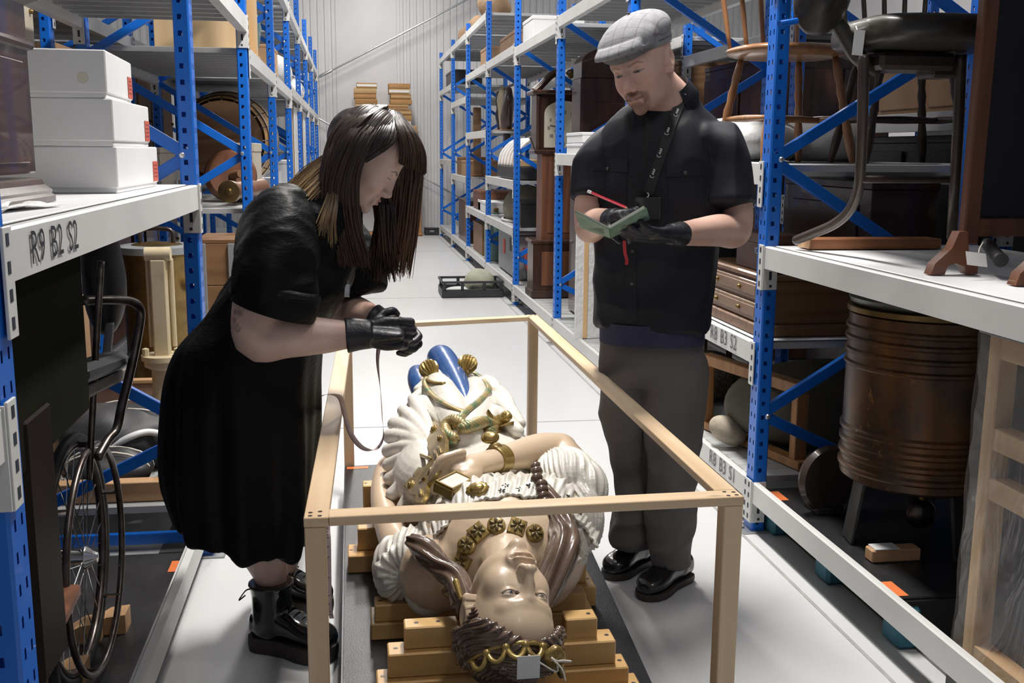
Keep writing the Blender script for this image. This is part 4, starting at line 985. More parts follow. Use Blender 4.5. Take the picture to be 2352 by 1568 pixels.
def lock(pts, rads, name, tw=5.0):
    P = path(pts, 44); mb = MB(); A = [np.array([r]) for r in rads]; k = 18; rows = []; fr_ = None
    for i, p in enumerate(P):
        t = (P[min(i+1, 43)]-P[max(i-1, 0)]).normalized(); fr_ = t.cross(Vector((0, 0, 1))).normalized() if fr_ is None else (fr_-t*fr_.dot(t)).normalized(); b = t.cross(fr_); r = crom(A, (len(A)-1)*i/43)[0]
        rows.append([p+(fr_*math.cos(2*PI*j/(k*2))+b*math.sin(2*PI*j/(k*2)))*r*(1+.16*math.cos(6*2*PI*j/(k*2)+tw*2*PI*i/43)) for j in range(k*2)])
    base = len(mb.v); mb.grid(rows, cv=True); n2 = k*2; mb.f += [tuple(range(n2-1, -1, -1)), tuple(range(43*n2, 44*n2))]; mb.mi += [0, 0]
    return mb.build(name, S_BROWN, FS, 180)
lock([HL(-.070, -.03, -.03), (.225, 2.265, .405), (.192, 2.335, .412), (.160, 2.41, .425), (.130, 2.475, .428)], [.024, .026, .026, .028, .016], 'hair_lock', 2.2)
lock([HL(.074, -.03, -.03), (.485, 2.33, .435), (.505, 2.42, .455), (.495, 2.50, .490), (.478, 2.56, .520)], [.030, .036, .034, .026, .018], 'hair_lock', 1.6)
brd = [hit(a, b, FB, .008)[0] for a, b in ((1250, 1160), (1247, 1146), (1244, 1132), (1241, 1118), (1238, 1104), (1236, 1090), (1234, 1077), (1231, 1065))]
for i, p in enumerate(brd):
    MB().ball(p, (.019, .012, .016), 14, 10, rot=ROTZ(.45)).build('braid_coil', S_BROWN, FS, 180)
mb = MB(); disc_on(mb, HL(-.012, -.022, .100), HU, HN, .092, .100, .050, 30, dome=1.1)
me = remesh(mb, .004, 4); ridges(me, .003, 9, tuple(HU), 5, .5); put_np(me, 'veil', S_WHITE, FS)
mb = MB()
for k in range(7):
    a = math.radians(-66+22*k); p0 = lambda aa, h: HL(math.sin(aa)*.088, -.014+math.cos(aa)*.096, h)
    arc = [p0(a-.19, .098), p0(a-.12, .114), p0(a, .122), p0(a+.12, .114), p0(a+.19, .098)]; mb.tube(path(arc, 14), [(.0065, .005)]*14, 8)
    mb.ball(p0(a+.19, .100), (.0095, .009, .0095), 10, 8)
mb.tube([HL(math.sin(math.radians(-85+17*k))*.086, -.014+math.cos(math.radians(-85+17*k))*.094, .094) for k in range(11)], .0055, 8)
mb.build('diadem', S_GOLD, FS, 180)
jc = HL(.038, .075, .112); mb = MB(); disc_on(mb, jc, HN*.6+HU*.8, HX, .024, .024, .016, 16, shape=lambda a: 1+.08*math.cos(4*a)); flower(mb, jc+(HN*.6+HU*.8)*.015, HN*.6+HU*.8, HX, .018, 4, .004).build('diadem_rosette', S_GOLD, FS, 60)
# paper tag tied to the diadem (a thing of its own)
tg = thing('paper_tag', 'blank white paper tag tied by string to the diadem of the figurehead', 'tag', jc+Vector((0, -.02, -.06)))
tc = PY(1214, 1532, 1.90); tx = Vector((1, 0, 0)); tz = Vector((0, -.12, 1)).normalized()
MB().box(tc, (.046, .0008, .052), Matrix((tx, tz.cross(tx), tz)).transposed()).build('card', M_PAPER, tg)
M_STRING = mat('white cotton string', (.72, .68, .60), .8, col2=(.6, .56, .48), nscale=60)
j2 = jc+(HN*.6+HU*.8)*.024
MB().tube(path([tc+Vector((0, 0, .026)), jc+Vector((0, -.03, -.02)), j2, j2+HX*.03+HN*.004, j2, j2-HX*.02+HN*.01, j2+Vector((.006, -.012, -.012)), j2+Vector((.012, -.02, -.034))], 40), .0019, 6).build('string', M_STRING, tg, 180)
# ================================================================== PEOPLE
M_SKIN = mat('skin', (0.60, 0.38, 0.29), 0.48, col2=(0.55, 0.32, 0.24), nscale=9, amount=(0.45, 0.8), vcol='Col', bump=0.05, bscale=200, sss=0.0)
M_GLOVE = mat('black nitrile glove', (0.014, 0.014, 0.017), 0.42, col2=(0.028, 0.027, 0.036), nscale=20, bump=0.45, bscale=90, bdist=0.004)
M_LEATHER = mat('black polished leather', (0.012, 0.011, 0.011), 0.22, col2=(0.02, 0.018, 0.017), nscale=14, coat=0.4, bump=0.12, bscale=120)
M_SOLE = mat('dark shoe sole', (0.035, 0.028, 0.024), 0.6, col2=(0.05, 0.04, 0.035), nscale=20)
M_LACE = mat('black lace', (0.02, 0.02, 0.02), 0.7)
M_SHIRT = mat('black cotton shirt', (0.0120, 0.0130, 0.019), 0.60, col2=(0.016, 0.018, 0.026), nscale=7, bump=0.15, bscale=320, bdist=0.001, spec=.3)
M_TEE = mat('black jersey', (0.009, 0.010, 0.011), 0.75)
M_NAVY = mat('navy jersey hem', (0.030, 0.032, 0.075), 0.7, col2=(0.04, 0.04, 0.09), nscale=20)
M_TROU = mat('charcoal trousers', (0.165, 0.152, 0.148), 0.75, col2=(0.135, 0.124, 0.122), nscale=6, bump=0.15, bscale=380, bdist=0.001, spec=.2)
M_BTN = mat('dark button', (0.06, 0.055, 0.05), 0.3, col2=(0.1, 0.09, 0.08), nscale=80)
M_DRESS = mat('black dress cloth', (0.0035, 0.0040, 0.0048), 0.52, col2=(0.0055, 0.006, 0.007), nscale=8, bump=0.35, bscale=55, bdist=0.006, stretch=(1, 1, 2.4), spec=.16)
def hand(mb, wrist, d, n, t, curls, spread=0.0, s=1.0, thumb=(0.5, 0.4), fr=0.0092):
    """palm and five fingers: d pointing direction, n palm side, t thumb side; curls per finger (3 joint angles)"""
    wrist, d, n, t = Vector(wrist), Vector(d).normalized(), Vector(n), Vector(t); n = (n-d*n.dot(d)).normalized(); t2 = d.cross(n); t = t2 if t2.dot(t) > 0 else -t2
    limb(mb, [wrist-d*.02*s, wrist+d*.02*s, wrist+d*.06*s, wrist+d*.088*s], [(.030*s, .023*s), (.036*s, .022*s), (.043*s, .018*s), (.042*s, .014*s)][0:4], 16, 14)
    # palm: flattened box of ellipsoids across
    for k, off in enumerate((.030, .011, -.009, -.028)):
        limb(mb, [wrist+d*.015*s+t*off*.6*s, wrist+d*.055*s+t*off*s, wrist+d*.090*s+t*off*1.02*s], [.015*s, .0145*s, .0115*s], 10, 10)
    lens = [(.042, .026, .021), (.046, .029, .022), (.043, .027, .022), (.034, .021, .019)]
    for k, off in enumerate((.031, .0105, -.0095, -.029)):
        p = wrist+d*(.090-.004*abs(k-1))*s+t*off*s; a = 0.0; pts = [p-d*.01*s]; c = curls[k]; lat = t*(spread*(1.5-k)/1.5)
        pts.append(p)
        for L_, cc in zip(lens[k], c):
            a += cc; dr = (d*math.cos(a)+n*math.sin(a)+lat).normalized(); m_ = p+dr*(L_*s*.5); p = p+dr*(L_*s); pts += [m_, p]
        limb(mb, pts, [fr*1.12*s, fr*1.12*s, fr*1.05*s, fr*1.06*s, fr*.96*s, fr*.98*s, fr*.9*s, fr*.74*s], 10, 22)
    p = wrist+d*.022*s+t*.024*s+n*.006*s; a0, a1 = thumb; pts = [p-d*.012*s]
    dr = (d*math.cos(.75)+t*math.sin(.75)+n*.35).normalized(); pts += [p, p+dr*.024*s]; p = p+dr*.046*s; pts.append(p)
    dr = (d*math.cos(a0)+t*math.sin(a0)*.5+n*math.sin(a0)).normalized(); pts.append(p+dr*.016*s); p = p+dr*.032*s; pts.append(p)
    dr = (d*math.cos(a0+a1)+n*math.sin(a0+a1)-t*.25).normalized(); p = p+dr*.026*s; pts.append(p)
    limb(mb, pts, [.013*s, .0145*s, .0135*s, .0118*s, .0112*s, .0108*s, .0085*s], 10, 22)
    return mb
def shoe(parent, heel, toe, hw, top, sole, name, boot=None, welt=True, leather=M_LEATHER, eyelets=5):
    """heel/toe on the floor; top = height of the throat; sole thickness"""
    heel, toe = Vector(heel), Vector(toe); L = (toe-heel).length; d = (toe-heel).normalized(); sd = d.cross(Vector((0, 0, 1))); Z = Vector((0, 0, 1))
    out = [(0.0, .55), (.03, .74), (.12, .86), (.30, .80), (.46, .82), (.62, 1.0), (.76, 1.05), (.88, .88), (.96, .58), (1.0, .2)]
    poly = [heel+d*(t*L)+sd*(w*hw*(1.04 if i > 4 else 1.0)) for i, (t, w) in enumerate(out)]+[heel+d*(t*L)-sd*(w*hw) for (t, w) in reversed(out)]
    so = MB(); n = len(poly)
    rows = [[p+Z*.001 for p in poly], [p+Z*sole*.5 for p in poly], [p+Z*sole for p in poly]]
    c = sum(poly, Vector())/n; rows = [[c+(p-c)*.97+Vector((0, 0, .0)) for p in rows[0]], rows[1], [c+(p-c)*.985 for p in rows[2]]]
    so.grid(rows, cv=True); so.f += [tuple(range(n-1, -1, -1)), tuple(range(2*n, 3*n))]; so.mi += [0, 0]
    mb = MB(); secs = []
    for (t, w, h) in ((.015, .60, .62), (.08, .78, .86), (.22, .80, 1.0), (.36, .78, .98), (.50, .80, .80), (.64, .92, .62), (.78, .96, .54), (.90, .78, .46), (.975, .42, .34)):
        z0, z1 = sole-.004, sole+(top-sole)*h
        secs.append((heel+d*(t*L)+Z*((z0+z1)/2), sd*(w*hw), Z*((z1-z0)/2), 2.5))
    loft(mb, secs, 28, 34)
    ank = heel+d*(L*.25)
    if boot: limb(mb, [ank+Z*(sole+.03), ank+d*(-.004)+Z*(top+.02), ank+d*boot[1]+Z*boot[0]], [(hw*.95, hw*1.1), (hw*.95, hw*.98), (hw*1.10, hw*1.16)], 24, 18, flat_end=True)
    else: limb(mb, [ank+Z*(sole+.03), ank+Z*(top+.006)], [(hw*.8, hw*.9), (hw*.78, hw*.86)], 20, 8)
    up = put_np(remesh(mb, .0045, 4), name, leather, parent)
    so.build('sole', M_SOLE, up, 40)
    lm = MB(); zt = boot[0] if boot else top
    for k in range(eyelets):
        t = .30+.30*(k/(eyelets-1)); h = top*1.0-(top-sole)*max(0, (t-.34))*1.15
        if boot: t = .36+.18*(k/(eyelets-1))**1.5*1.4; h = boot[0]*.86-(boot[0]*.86-top*.72)*(k/(eyelets-1))**.8
        q = heel+d*(t*L)+Z*(h+.004)
        lm.tube(path([q-sd*(hw*.55)-Z*.012, q+Z*.004, q+sd*(hw*.55)-Z*.012], 8), .0024, 6)
    lm.build('laces', M_LACE, up, 180)
    return up
# ------------------------------------------------------------------ the man
MAN = thing('person', 'man in grey checked flat cap and black short sleeved shirt writing in a notebook', 'person', (0.93, 3.08, 0))
fm = Vector((-.26, -.965, 0)).normalized(); sm = Vector((.965, -.26, 0)).normalized(); UZ = Vector((0, 0, 1))
skin_m = (0.67, 0.425, 0.335)
# head
EM = PY(1441, 166, 2.985); mf = Vector((-.66, -.68, -.32)).normalized(); mu = Vector((-.42, -.10, 1.0)); MHS = 1.10
mu = (mu-mf*mu.dot(mf)).normalized(); MHC = EM-mf*(.084*MHS); MHX = mf.cross(mu); MHM = frame(MHC, mf, mu)
def ML(x, y, z): return MHC+(MHX*x+mf*y+mu*z)*MHS
nb = PY(1538, 236, 3.10); dl = nb-MHC; nkl = Vector((dl.dot(MHX), dl.dot(mf), dl.dot(mu)))/MHS
hm = head_mesh(dict(fem=0.0, skin=skin_m, lips=(.50, .26, .22), lipw=.55, beard=(.13, .050, .022), brow=(.22, .11, .06), browv=.65, iris=(.10, .16, .20), open=.50, gaze=(0, -.002), lash=.45, white=(.42, .38, .36), neck=tuple(nkl), nr=.064, blush=.45), MHM, MHS)
# arms as one surface with the upper body hidden under the shirt
shR, shL = PY(1398, 305, 3.17), PY(1652, 308, 3.04)
elR, wrR = PY(1350, 522, 3.12), PY(1408, 508, 2.885)
elL, wrL = PY(1693, 528, 2.98), PY(1556, 541, 2.80)
mb = MB()
loft(mb, [(PY(1520, 700, 3.12), sm*.14, fm*.09), (PY(1515, 450, 3.12), sm*.15, fm*.10), (PY(1522, 320, 3.12), sm*.13, fm*.08), (PY(1530, 275, 3.11), sm*.07, fm*.055)], 24, 24)
limb(mb, [shR+Vector((.05, 0, -.05)), shR.lerp(elR, .5)+Vector((-.015, 0, 0)), elR, elR.lerp(wrR, .35)+Vector((0, 0, .004)), wrR], [.040, .048, .045, .045, .031])
limb(mb, [shL+Vector((-.05, 0, -.05)), shL.lerp(elL, .5)+Vector((.012, 0, 0)), elL, elL.lerp(wrL, .35)+Vector((0, -.01, .002)), wrL], [.042, .050, .048, .048, .032])
bm_ = remesh(mb, .006, 6); co_, _ = mesh_np(bm_); cc = np.tile(np.array(skin_m), (len(co_), 1))
tat = np.minimum(np.abs(np.linalg.norm(co_-np.array(PY(1690, 470, 2.93)), axis=1)-.022), np.abs(np.linalg.norm(co_-np.array(PY(1668, 474, 2.92)), axis=1)-.013)); wv = sstep(.0045, .002, tat)[:, None]*.75
cc = cc*(1-wv)+np.array([.07, .065, .075])*wv; set_vcol(bm_, cc)
put_np(join_meshes([hm, bm_], 'body'), 'body', M_SKIN, MAN)
# shirt
def msec(cx, cy, y, hw, dp, e=2.4): return (PY(cx, cy, y), sm*hw, fm*dp, e)
mb = MB()
loft(mb, [msec(1496, 752, 3.10, .168, .130, 2.5), msec(1498, 700, 3.10, .175, .134), msec(1505, 620, 3.10, .182, .136), msec(1511, 530, 3.10, .184, .134), msec(1514, 430, 3.10, .186, .132), msec(1518, 350, 3.11, .186, .126), msec(1524, 302, 3.115, .176, .112), msec(1532, 266, 3.12, .138, .090), msec(1541, 238, 3.12, .094, .076), msec(1547, 214, 3.12, .068, .064)], 48, 60)
limb(mb, [shR+Vector((.05, 0, -.02)), shR+Vector((.005, 0, -.045)), PY(1375, 385, 3.15), PY(1366, 452, 3.13)], [.060, .068, .068, .066], 28, 24, flat_end=True)
limb(mb, [shL+Vector((-.05, 0, -.02)), shL+Vector((.0, 0, -.045)), PY(1668, 395, 3.03), PY(1674, 474, 3.0)], [.062, .074, .080, .086], 28, 24, flat_end=True)
sm_ = remesh(mb, .006, 8); folds(sm_, .016, 15, 3, (0.3, 0, 1)); folds(sm_, .006, 38, 5, (1, 0, .6))
sh_o = put_np(sm_, 'shirt', M_SHIRT, MAN)
def on_front(px_, py_, y_, dep=0.0): return PY(px_, py_, y_)
def patch(px_, y_, corners, th, name, m, par):
    """thin cloth patch through pixel corners at depth y_"""
    mb = MB(); q = [PY(c[0], c[1], y_+(c[2] if len(c) > 2 else 0)) for c in corners]; n = (q[1]-q[0]).cross(q[-1]-q[0]).normalized()
    if n.y > 0: n = -n
    k = len(q); mb.add([p for p in q]+[p+n*th for p in q], [tuple(range(k)), tuple(range(2*k-1, k-1, -1))]+[(i, (i+1) % k, k+(i+1) % k, k+i) for i in range(k)]); return mb.build(name, m, par)
SB = bvh_of(sh_o)
ribbon_on([(1466, 262), (1462, 330), (1456, 430), (1450, 560), (1448, 660), (1450, 746)], 13, .0022, 'placket', M_SHIRT, sh_o, SB)
poly_on([(1452, 240), (1500, 268), (1466, 470), (1440, 440)], .0012, 'undershirt_panel', M_TEE, sh_o, SB, 8)
for (cs, bt) in (([(1363, 362), (1441, 366), (1440, 398), (1362, 392)], (1396, 388)), ([(1532, 378), (1622, 372), (1620, 404), (1530, 408)], (1573, 398))):
    a, b, c, d = cs; poly_on([(a[0]+3, a[1]+18), (b[0]-3, b[1]+18), (c[0]-3, c[1]+78), (d[0]+4, d[1]+78)], .0014, 'pocket', M_SHIRT, sh_o, SB)
    f_ = poly_on(cs, .0042, 'pocket_flap', M_SHIRT, sh_o, SB); p, n = hit(bt[0], bt[1], SB, .006); disc_on(MB(), p, n, (0, 0, 1), .0055, .0055, .002, 14).build('button', M_BTN, f_)
for bt in ((1450, 655), (1452, 580)):
    p, n = hit(bt[0], bt[1], SB, .004); disc_on(MB(), p, n, (0, 0, 1), .0055, .0055, .002, 14).build('button', M_BTN, sh_o)
# collar: folded band round the neck with two points
mb = MB(); na = (MHC-nb).normalized(); na = (na*.75+UZ*.45).normalized(); cf = (fm-na*fm.dot(na)).normalized(); cs_ = na.cross(cf); nc = nb+na*.022
rows = []
for (r_, h) in ((.070, -.035), (.069, .0), (.070, .028), (.074, .032), (.080, .020), (.092, -.016)):
    row = []
    for k in range(49):
        a = math.radians(-152+304*k/48); fr_ = max(0.0, -math.cos(a)); hh = h-(.020 if h < .03 and r_ > .075 else .0)*fr_*1.2-.012*fr_
        row.append(nc-cf*(math.cos(a)*r_)+cs_*(math.sin(a)*r_)+na*hh)
    rows.append(row)
mb.grid(rows); co2 = mb.build('collar', M_SHIRT, sh_o, 60); sol = co2.modifiers.new('t', 'SOLIDIFY'); sol.thickness = .0025
# hem of undershirt
mb = MB(); loft(mb, [msec(1495, 788, 3.10, .165, .126, 2.5), msec(1496, 740, 3.10, .165, .126, 2.5)], 40, 10, cap=False); me_ = mb.mesh('undershirt_hem'); folds(me_, .003, 20, 8, (0, 0, 1)); put_np(me_, 'undershirt_hem', M_NAVY, MAN)
# trousers
mb = MB()
fR, fL = PZ(1487, 1300, 0), PZ(1577, 1338, 0)
tR, tL = PZ(1392, 1346, 0), PZ(1472, 1396, 0)
anR, anL = PY(1452, 1244, 3.14), PY(1540, 1290, 3.0)
loft(mb, [msec(1497, 745, 3.11, .160, .118), msec(1496, 800, 3.11, .164, .120), msec(1494, 850, 3.11, .168, .116), msec(1492, 885, 3.12, .165, .10)], 36, 20)
limb(mb, [PY(1440, 850, 3.15), PY(1441, 930, 3.15), PY(1445, 1020, 3.13), PY(1448, 1100, 3.13), PY(1452, 1180, 3.15), PY(1456, 1256, 3.15)], [.094, .086, .076, .072, .065, .062], 28, 40, flat_end=True)
limb(mb, [PY(1552, 850, 3.07), PY(1548, 930, 3.05), PY(1543, 1020, 3.02), PY(1542, 1110, 3.02), PY(1543, 1200, 3.03), PY(1545, 1308, 3.03)], [.100, .090, .078, .072, .066, .064], 28, 40, flat_end=True)
me_ = remesh(mb, .007, 5); folds(me_, .018, 13, 11, (.9, 0, .5), lambda c: sstep(1.0, .1, c[:, 2])*.7+.3); folds(me_, .009, 30, 12, (1, 0, .3), lambda c: sstep(.9, .15, c[:, 2])*.8+.2)
tr_o = put_np(me_, 'trousers', M_TROU, MAN)
TB = bvh_of(tr_o)
ribbon_on([(1470, 770), (1470, 800), (1466, 850)], 5, .001, 'fly_seam', M_TROU, tr_o, TB)
shoe(MAN, fR, tR, .050, .115, .024, 'shoe'); shoe(MAN, fL, tL, .050, .115, .024, 'shoe')
for c0, nm in ((PY(1452, 1236, 3.15), 'sock'), (PY(1545, 1285, 3.03), 'sock')):
    pass
# flat cap
mb = MB(); RM = Matrix((MHX, mf, mu)).transposed()
mb.ball(ML(0, -.010, .080), (.094*MHS, .118*MHS, .056*MHS), 40, 24, rot=RM @ ROTX(-.10))
mb.ball(ML(0, .030, .075), (.090*MHS, .090*MHS, .050*MHS), 36, 20, rot=RM @ ROTX(-.25))
loft(mb, [(ML(0, -.012, .036), MHX*.083*MHS, mf*.103*MHS), (ML(0, -.012, .056), MHX*.087*MHS, mf*.107*MHS), (ML(0, -.010, .075), MHX*.088*MHS, mf*.108*MHS)], 40, 10)
loft(mb, [(ML(0, .060, .056), MHX*.084*MHS, mf*.052*MHS), (ML(0, .092, .054), MHX*.074*MHS, mf*.052*MHS), (ML(0, .092, .066), MHX*.072*MHS, mf*.050*MHS), (ML(0, .070, .080), MHX*.07*MHS, mf*.05*MHS)], 40, 12)
me_ = remesh(mb, .0030, 7); co_, _ = mesh_np(me_)
loc = (co_-np.array(MHC)); lx, ly, lz = loc @ np.array(MHX), loc @ np.array(mf), loc @ np.array(mu)
base = np.array([.30, .30, .315]); col = np.tile(base, (len(co_), 1)); wv = (.5+.5*np.sign(np.sin(lx*1500)*np.sin((ly+lz*.6)*1500)))*.16; col = col*(1-wv[:, None])
ln = np.minimum(np.abs((lx+.012) % .034-.017), np.abs((ly-lz*.4+.5) % .042-.021)); wv = sstep(.0016, .0006, ln)*.55; col = col*(1-wv[:, None])+np.array([.10, .07, .08])*wv[:, None]
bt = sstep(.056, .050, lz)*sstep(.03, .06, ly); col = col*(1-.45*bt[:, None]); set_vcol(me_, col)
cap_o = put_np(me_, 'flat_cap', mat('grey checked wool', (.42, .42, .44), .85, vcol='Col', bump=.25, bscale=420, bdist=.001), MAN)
seam = [ML(math.sin(a)*.086, -.012+math.cos(a)*.105, .050) for a in [math.radians(70+220*k/20) for k in range(21)]]; MB().tube(seam, .0022, 6).build('seam', mat('dark seam', (.12, .12, .13), .8), cap_o, 180)
MB().ball(ML(0, -.01, .139), (.006, .006, .003), 10, 6).build('top_button', mat('dark seam', (.12, .12, .13), .8), cap_o, 180)
# lanyard with badge holder
M_LAN = mat('black lanyard webbing', (.014, .014, .016), .6); M_LWHITE = mat('white lanyard print', (.7, .7, .7), .6)
lan = ribbon_on([(1568, 212), (1556, 250), (1535, 310), (1513, 375), (1496, 425), (1488, 446)], 11, .006, 'lanyard', M_LAN, MAN, SB)
for (x_, y_, an) in ((1571, 222, 1.18), (1555, 258, 1.2), (1535, 302, 1.2), (1517, 350, 1.2), (1501, 398, 1.2)):
    p, n = hit(x_, y_, SB, .0085); t = (hit(x_+10, y_-27, SB, .0085)[0]-p).normalized(); u = n.cross(t).normalized(); mb = MB()
    for k in range(6): q = p+t*(.003*k-.006)+u*.001*((k % 2)*2-1); mb.box(q, (.0022, .0060 if k % 2 else .0045, .0008), Matrix((t, u, n)).transposed())
    arc = [p-t*.011+u*(.006*math.cos(a))-t*(.005*math.sin(a)) for a in [PI*k/8 for k in range(9)]]; mb.tube(arc, .0010, 5); mb.build('printed_mark', M_LWHITE, lan)
cp, cn = hit(1487, 452, SB, .010); MB().tube(path([cp+Vector((0, 0, .012)), cp+Vector((.004, -.003, .004)), cp+Vector((-.003, -.004, -.004)), cp+Vector((0, -.003, -.014))], 16), .0022, 8).build('clip', M_BOLT, lan, 180)
bq = PY(1487, 480, cp.y-.012); MB().box(bq, (.074, .004, .064), ROTZ(-.26), .004).build('badge_holder', mat('black badge holder', (.02, .02, .022), .35, coat=.3), lan)
# gloved hands, notebook and pencil
bkc = PY(1400, 536, 2.735)
mb = MB(); d_ = (PY(1440, 545, 2.72)-wrL).normalized()
limb(mb, [wrL+(wrL-elL).normalized()*-.02, wrL, wrL+d_*.03], [(.037, .037), (.036, .035), (.036, .030)], 18, 10, cap=False)
hand(mb, wrL+d_*.004, d_, (-.2, .35, 1), (.1, .95, .5), [(.15, .25, .2), (.12, .25, .2), (.12, .3, .2), (.15, .35, .25)], .05, 1.05, (.25, .2), .0105)
put_np(remesh(mb, .0036, 2), 'glove', M_GLOVE, MAN)
mb = MB(); d2 = (PY(1442, 492, 2.80)-wrR).normalized()
limb(mb, [wrR+(wrR-elR).normalized()*-.025, wrR, wrR+d2*.03], [(.037, .037), (.036, .034), (.036, .030)], 18, 10, cap=False)
hand(mb, wrR+d2*.002, d2, (.35, -.25, -.8), (-.3, -.75, .4), [(.9, .9, .4), (1.0, 1.1, .6), (1.1, 1.2, .7), (1.1, 1.2, .7)], .02, 1.0, (.7, .5), .0105)
put_np(remesh(mb, .0036, 2), 'glove', M_GLOVE, MAN)
nbk = thing('notebook', 'open green covered notebook with a red ribbon marker held by the man', 'notebook', bkc)
M_PAGE = mat('cream pages', (.66, .66, .56), .7, col2=(.58, .60, .50), nscale=10); M_GREENC = mat('mottled green cover', (.16, .28, .20), .6, col2=(.26, .38, .28), nscale=30)
q0, q1, q2, q3 = PY(1398, 531, 2.735), PY(1319, 487, 2.71), PY(1332, 500, 2.62), PY(1399, 549, 2.645)
def slab(cs, th, nrm, name, m, par):
    n = Vector(nrm).normalized()*th; cs = [Vector(c) for c in cs]; k = len(cs)
    return MB().add(cs+[c+n for c in cs], [tuple(range(k)), tuple(range(2*k-1, k-1, -1))]+[(i, (i+1) % k, k+(i+1) % k, k+i) for i in range(k)]).build(name, m, par)
spine0, spine1 = PY(1397, 528, 2.66), PY(1400, 549, 2.76)
lo0, lo1 = PY(1317, 487, 2.64), PY(1330, 524, 2.74)
ro0, ro1 = PY(1483, 478, 2.65), PY(1491, 504, 2.75)
nl = (lo0-spine0).cross(spine1-spine0).normalized(); nl = nl if nl.z > 0 else -nl
nr_ = (ro0-spine0).cross(spine1-spine0).normalized(); nr_ = nr_ if nr_.z > 0 else -nr_
slab([spine0, lo0, lo1, spine1], .0022, -nl, 'cover', M_GREENC, nbk); slab([spine0, ro0, ro1, spine1], .0022, -nr_, 'cover', M_GREENC, nbk)
slab([spine0, lo0.lerp(spine0, .03), lo1.lerp(spine1, .03), spine1], .004, nl, 'page_block', M_PAGE, nbk); slab([spine0, ro0.lerp(spine0, .03), ro1.lerp(spine1, .03), spine1], .007, nr_, 'page_block', M_PAGE, nbk)
M_RED = mat('red ribbon', (.55, .02, .03), .5)
rbp = path([PY(1432, 556, 2.70), PY(1434, 585, 2.71), PY(1438, 600, 2.715), PY(1437, 612, 2.715)], 12); MB().grid([[p-Vector((.0045, 0, 0)) for p in rbp], [p+Vector((.0045, 0, 0)) for p in rbp], [p+Vector((.0045, .001, 0)) for p in rbp], [p-Vector((.0045, -.001, 0)) for p in rbp]], cu=True).build('ribbon_marker', M_RED, nbk)
pc0, pc1 = PY(1349, 441, 2.70), PY(1440, 480, 2.735)
pen = thing('pencil', 'slim red pencil with white end in the gloved hand of the man', 'pencil', pc0)
MB().tube([pc0, pc0.lerp(pc1, .93)], .0038, 6).build('shaft', mat('glossy red paint', (.62, .03, .07), .25, coat=.5), pen, 30)
MB().tube([pc0-(pc1-pc0)*.02, pc0+(pc1-pc0)*.05], .0041, 10).build('end_cap', mat('white enamel', (.8, .8, .8), .3), pen)
MB().tube([pc0.lerp(pc1, .93), pc1], [.0038, .0006], 6).build('point', mat('bare cedar', (.5, .3, .15), .6), pen)
# he stands a hand's breadth clear of the frame
_b = Vector(MAN.location); _t = Vector((.014, .045, 0))
for o in (MAN, nbk, pen): o.location = _b+(Vector(o.location)-_b)+_t
# ------------------------------------------------------------------ the woman
WOM = thing('person', 'woman with long dark hair in a black dress and boots leaning over the figurehead', 'person', (-0.22, 2.80, 0))
skin_w = (0.74, 0.53, 0.46)
WY = 2.78
wf = Vector((.78, .03, -.62)).normalized(); wu = Vector((.62, 0, .78)); wu = (wu-wf*wu.dot(wf)).normalized(); WHS = 1.0; WHX = wf.cross(wu)
eyeN = PY(896, 410, WY-.05); WHC = eyeN-(WHX*.031+wf*.083)*WHS; WHM = frame(WHC, wf, wu)
def WLh(x, y, z): return WHC+(WHX*x+wf*y+wu*z)*WHS
nbw = PY(728, 442, WY+.0); dl = nbw-WHC; nkl = Vector((dl.dot(WHX), dl.dot(wf), dl.dot(wu)))/WHS
hm = head_mesh(dict(fem=1.0, skin=skin_w, lips=(.50, .24, .23), lipw=.7, brow=(.06, .04, .035), browv=.85, iris=(.08, .06, .05), open=.12, lash=.9, neck=tuple(nkl), nr=.052, blush=.35, ears=False, lip=.8), WHM, WHS)
shN, elN, wrN = PY(640, 530, WY-.20), PY(588, 778, WY-.24), PY(806, 768, WY-.20)
shF, elF, wrF = PY(770, 560, WY+.20), PY(792, 712, WY+.20), PY(872, 738, WY+.02)
mb = MB()
loft(mb, [(PY(590, 900, WY), Vector((.15, 0, 0)), Vector((0, .15, 0))), (PY(600, 740, WY), Vector((.14, 0, 0)), Vector((0, .13, 0))), (PY(660, 580, WY), Vector((.12, 0, .04)), Vector((0, .14, 0))), (PY(705, 470, WY), Vector((.08, 0, .04)), Vector((0, .11, 0)))], 20, 20)
limb(mb, [shN, shN.lerp(elN, .5)+Vector((-.01, 0, 0)), elN+Vector((0, 0, .005)), elN.lerp(wrN, .3)+Vector((0, 0, .006)), elN.lerp(wrN, .7), wrN], [.070, .066, .056, .057, .045, .034])
limb(mb, [shF, shF.lerp(elF, .5), elF, elF.lerp(wrF, .35), wrF], [.062, .058, .052, .050, .033])
kN, kF = PY(598, 1130, WY-.10), PY(640, 1120, WY+.12)
aN, aF = PY(634, 1410, 2.835), PY(645, 1335, 3.10)
limb(mb, [PY(590, 960, WY-.08), kN, PY(602, 1235, 2.73), PY(621, 1320, 2.815), aN], [.09, .074, .072, .046, .032])
limb(mb, [PY(640, 960, WY+.12), PY(640, 1110, 2.98), PY(645, 1220, 3.05), aF], [.09, .070, .068, .042])
bm_ = remesh(mb, .0065, 6); co_, _ = mesh_np(bm_); cc = np.tile(np.array(skin_w), (len(co_), 1))
rg = random.Random(5)
def tattoo(c, R, k, seed):
    r_ = np.random.RandomState(seed); w = np.zeros(len(co_))
    for i in range(k):
        o = np.array(c)+r_.normal(size=3)*R*np.array([.7, .25, 1.3]); w = np.maximum(w, sstep(.0035, .0015, np.abs(np.linalg.norm(co_-o, axis=1)-(.004+.006*r_.rand()))))
    return w
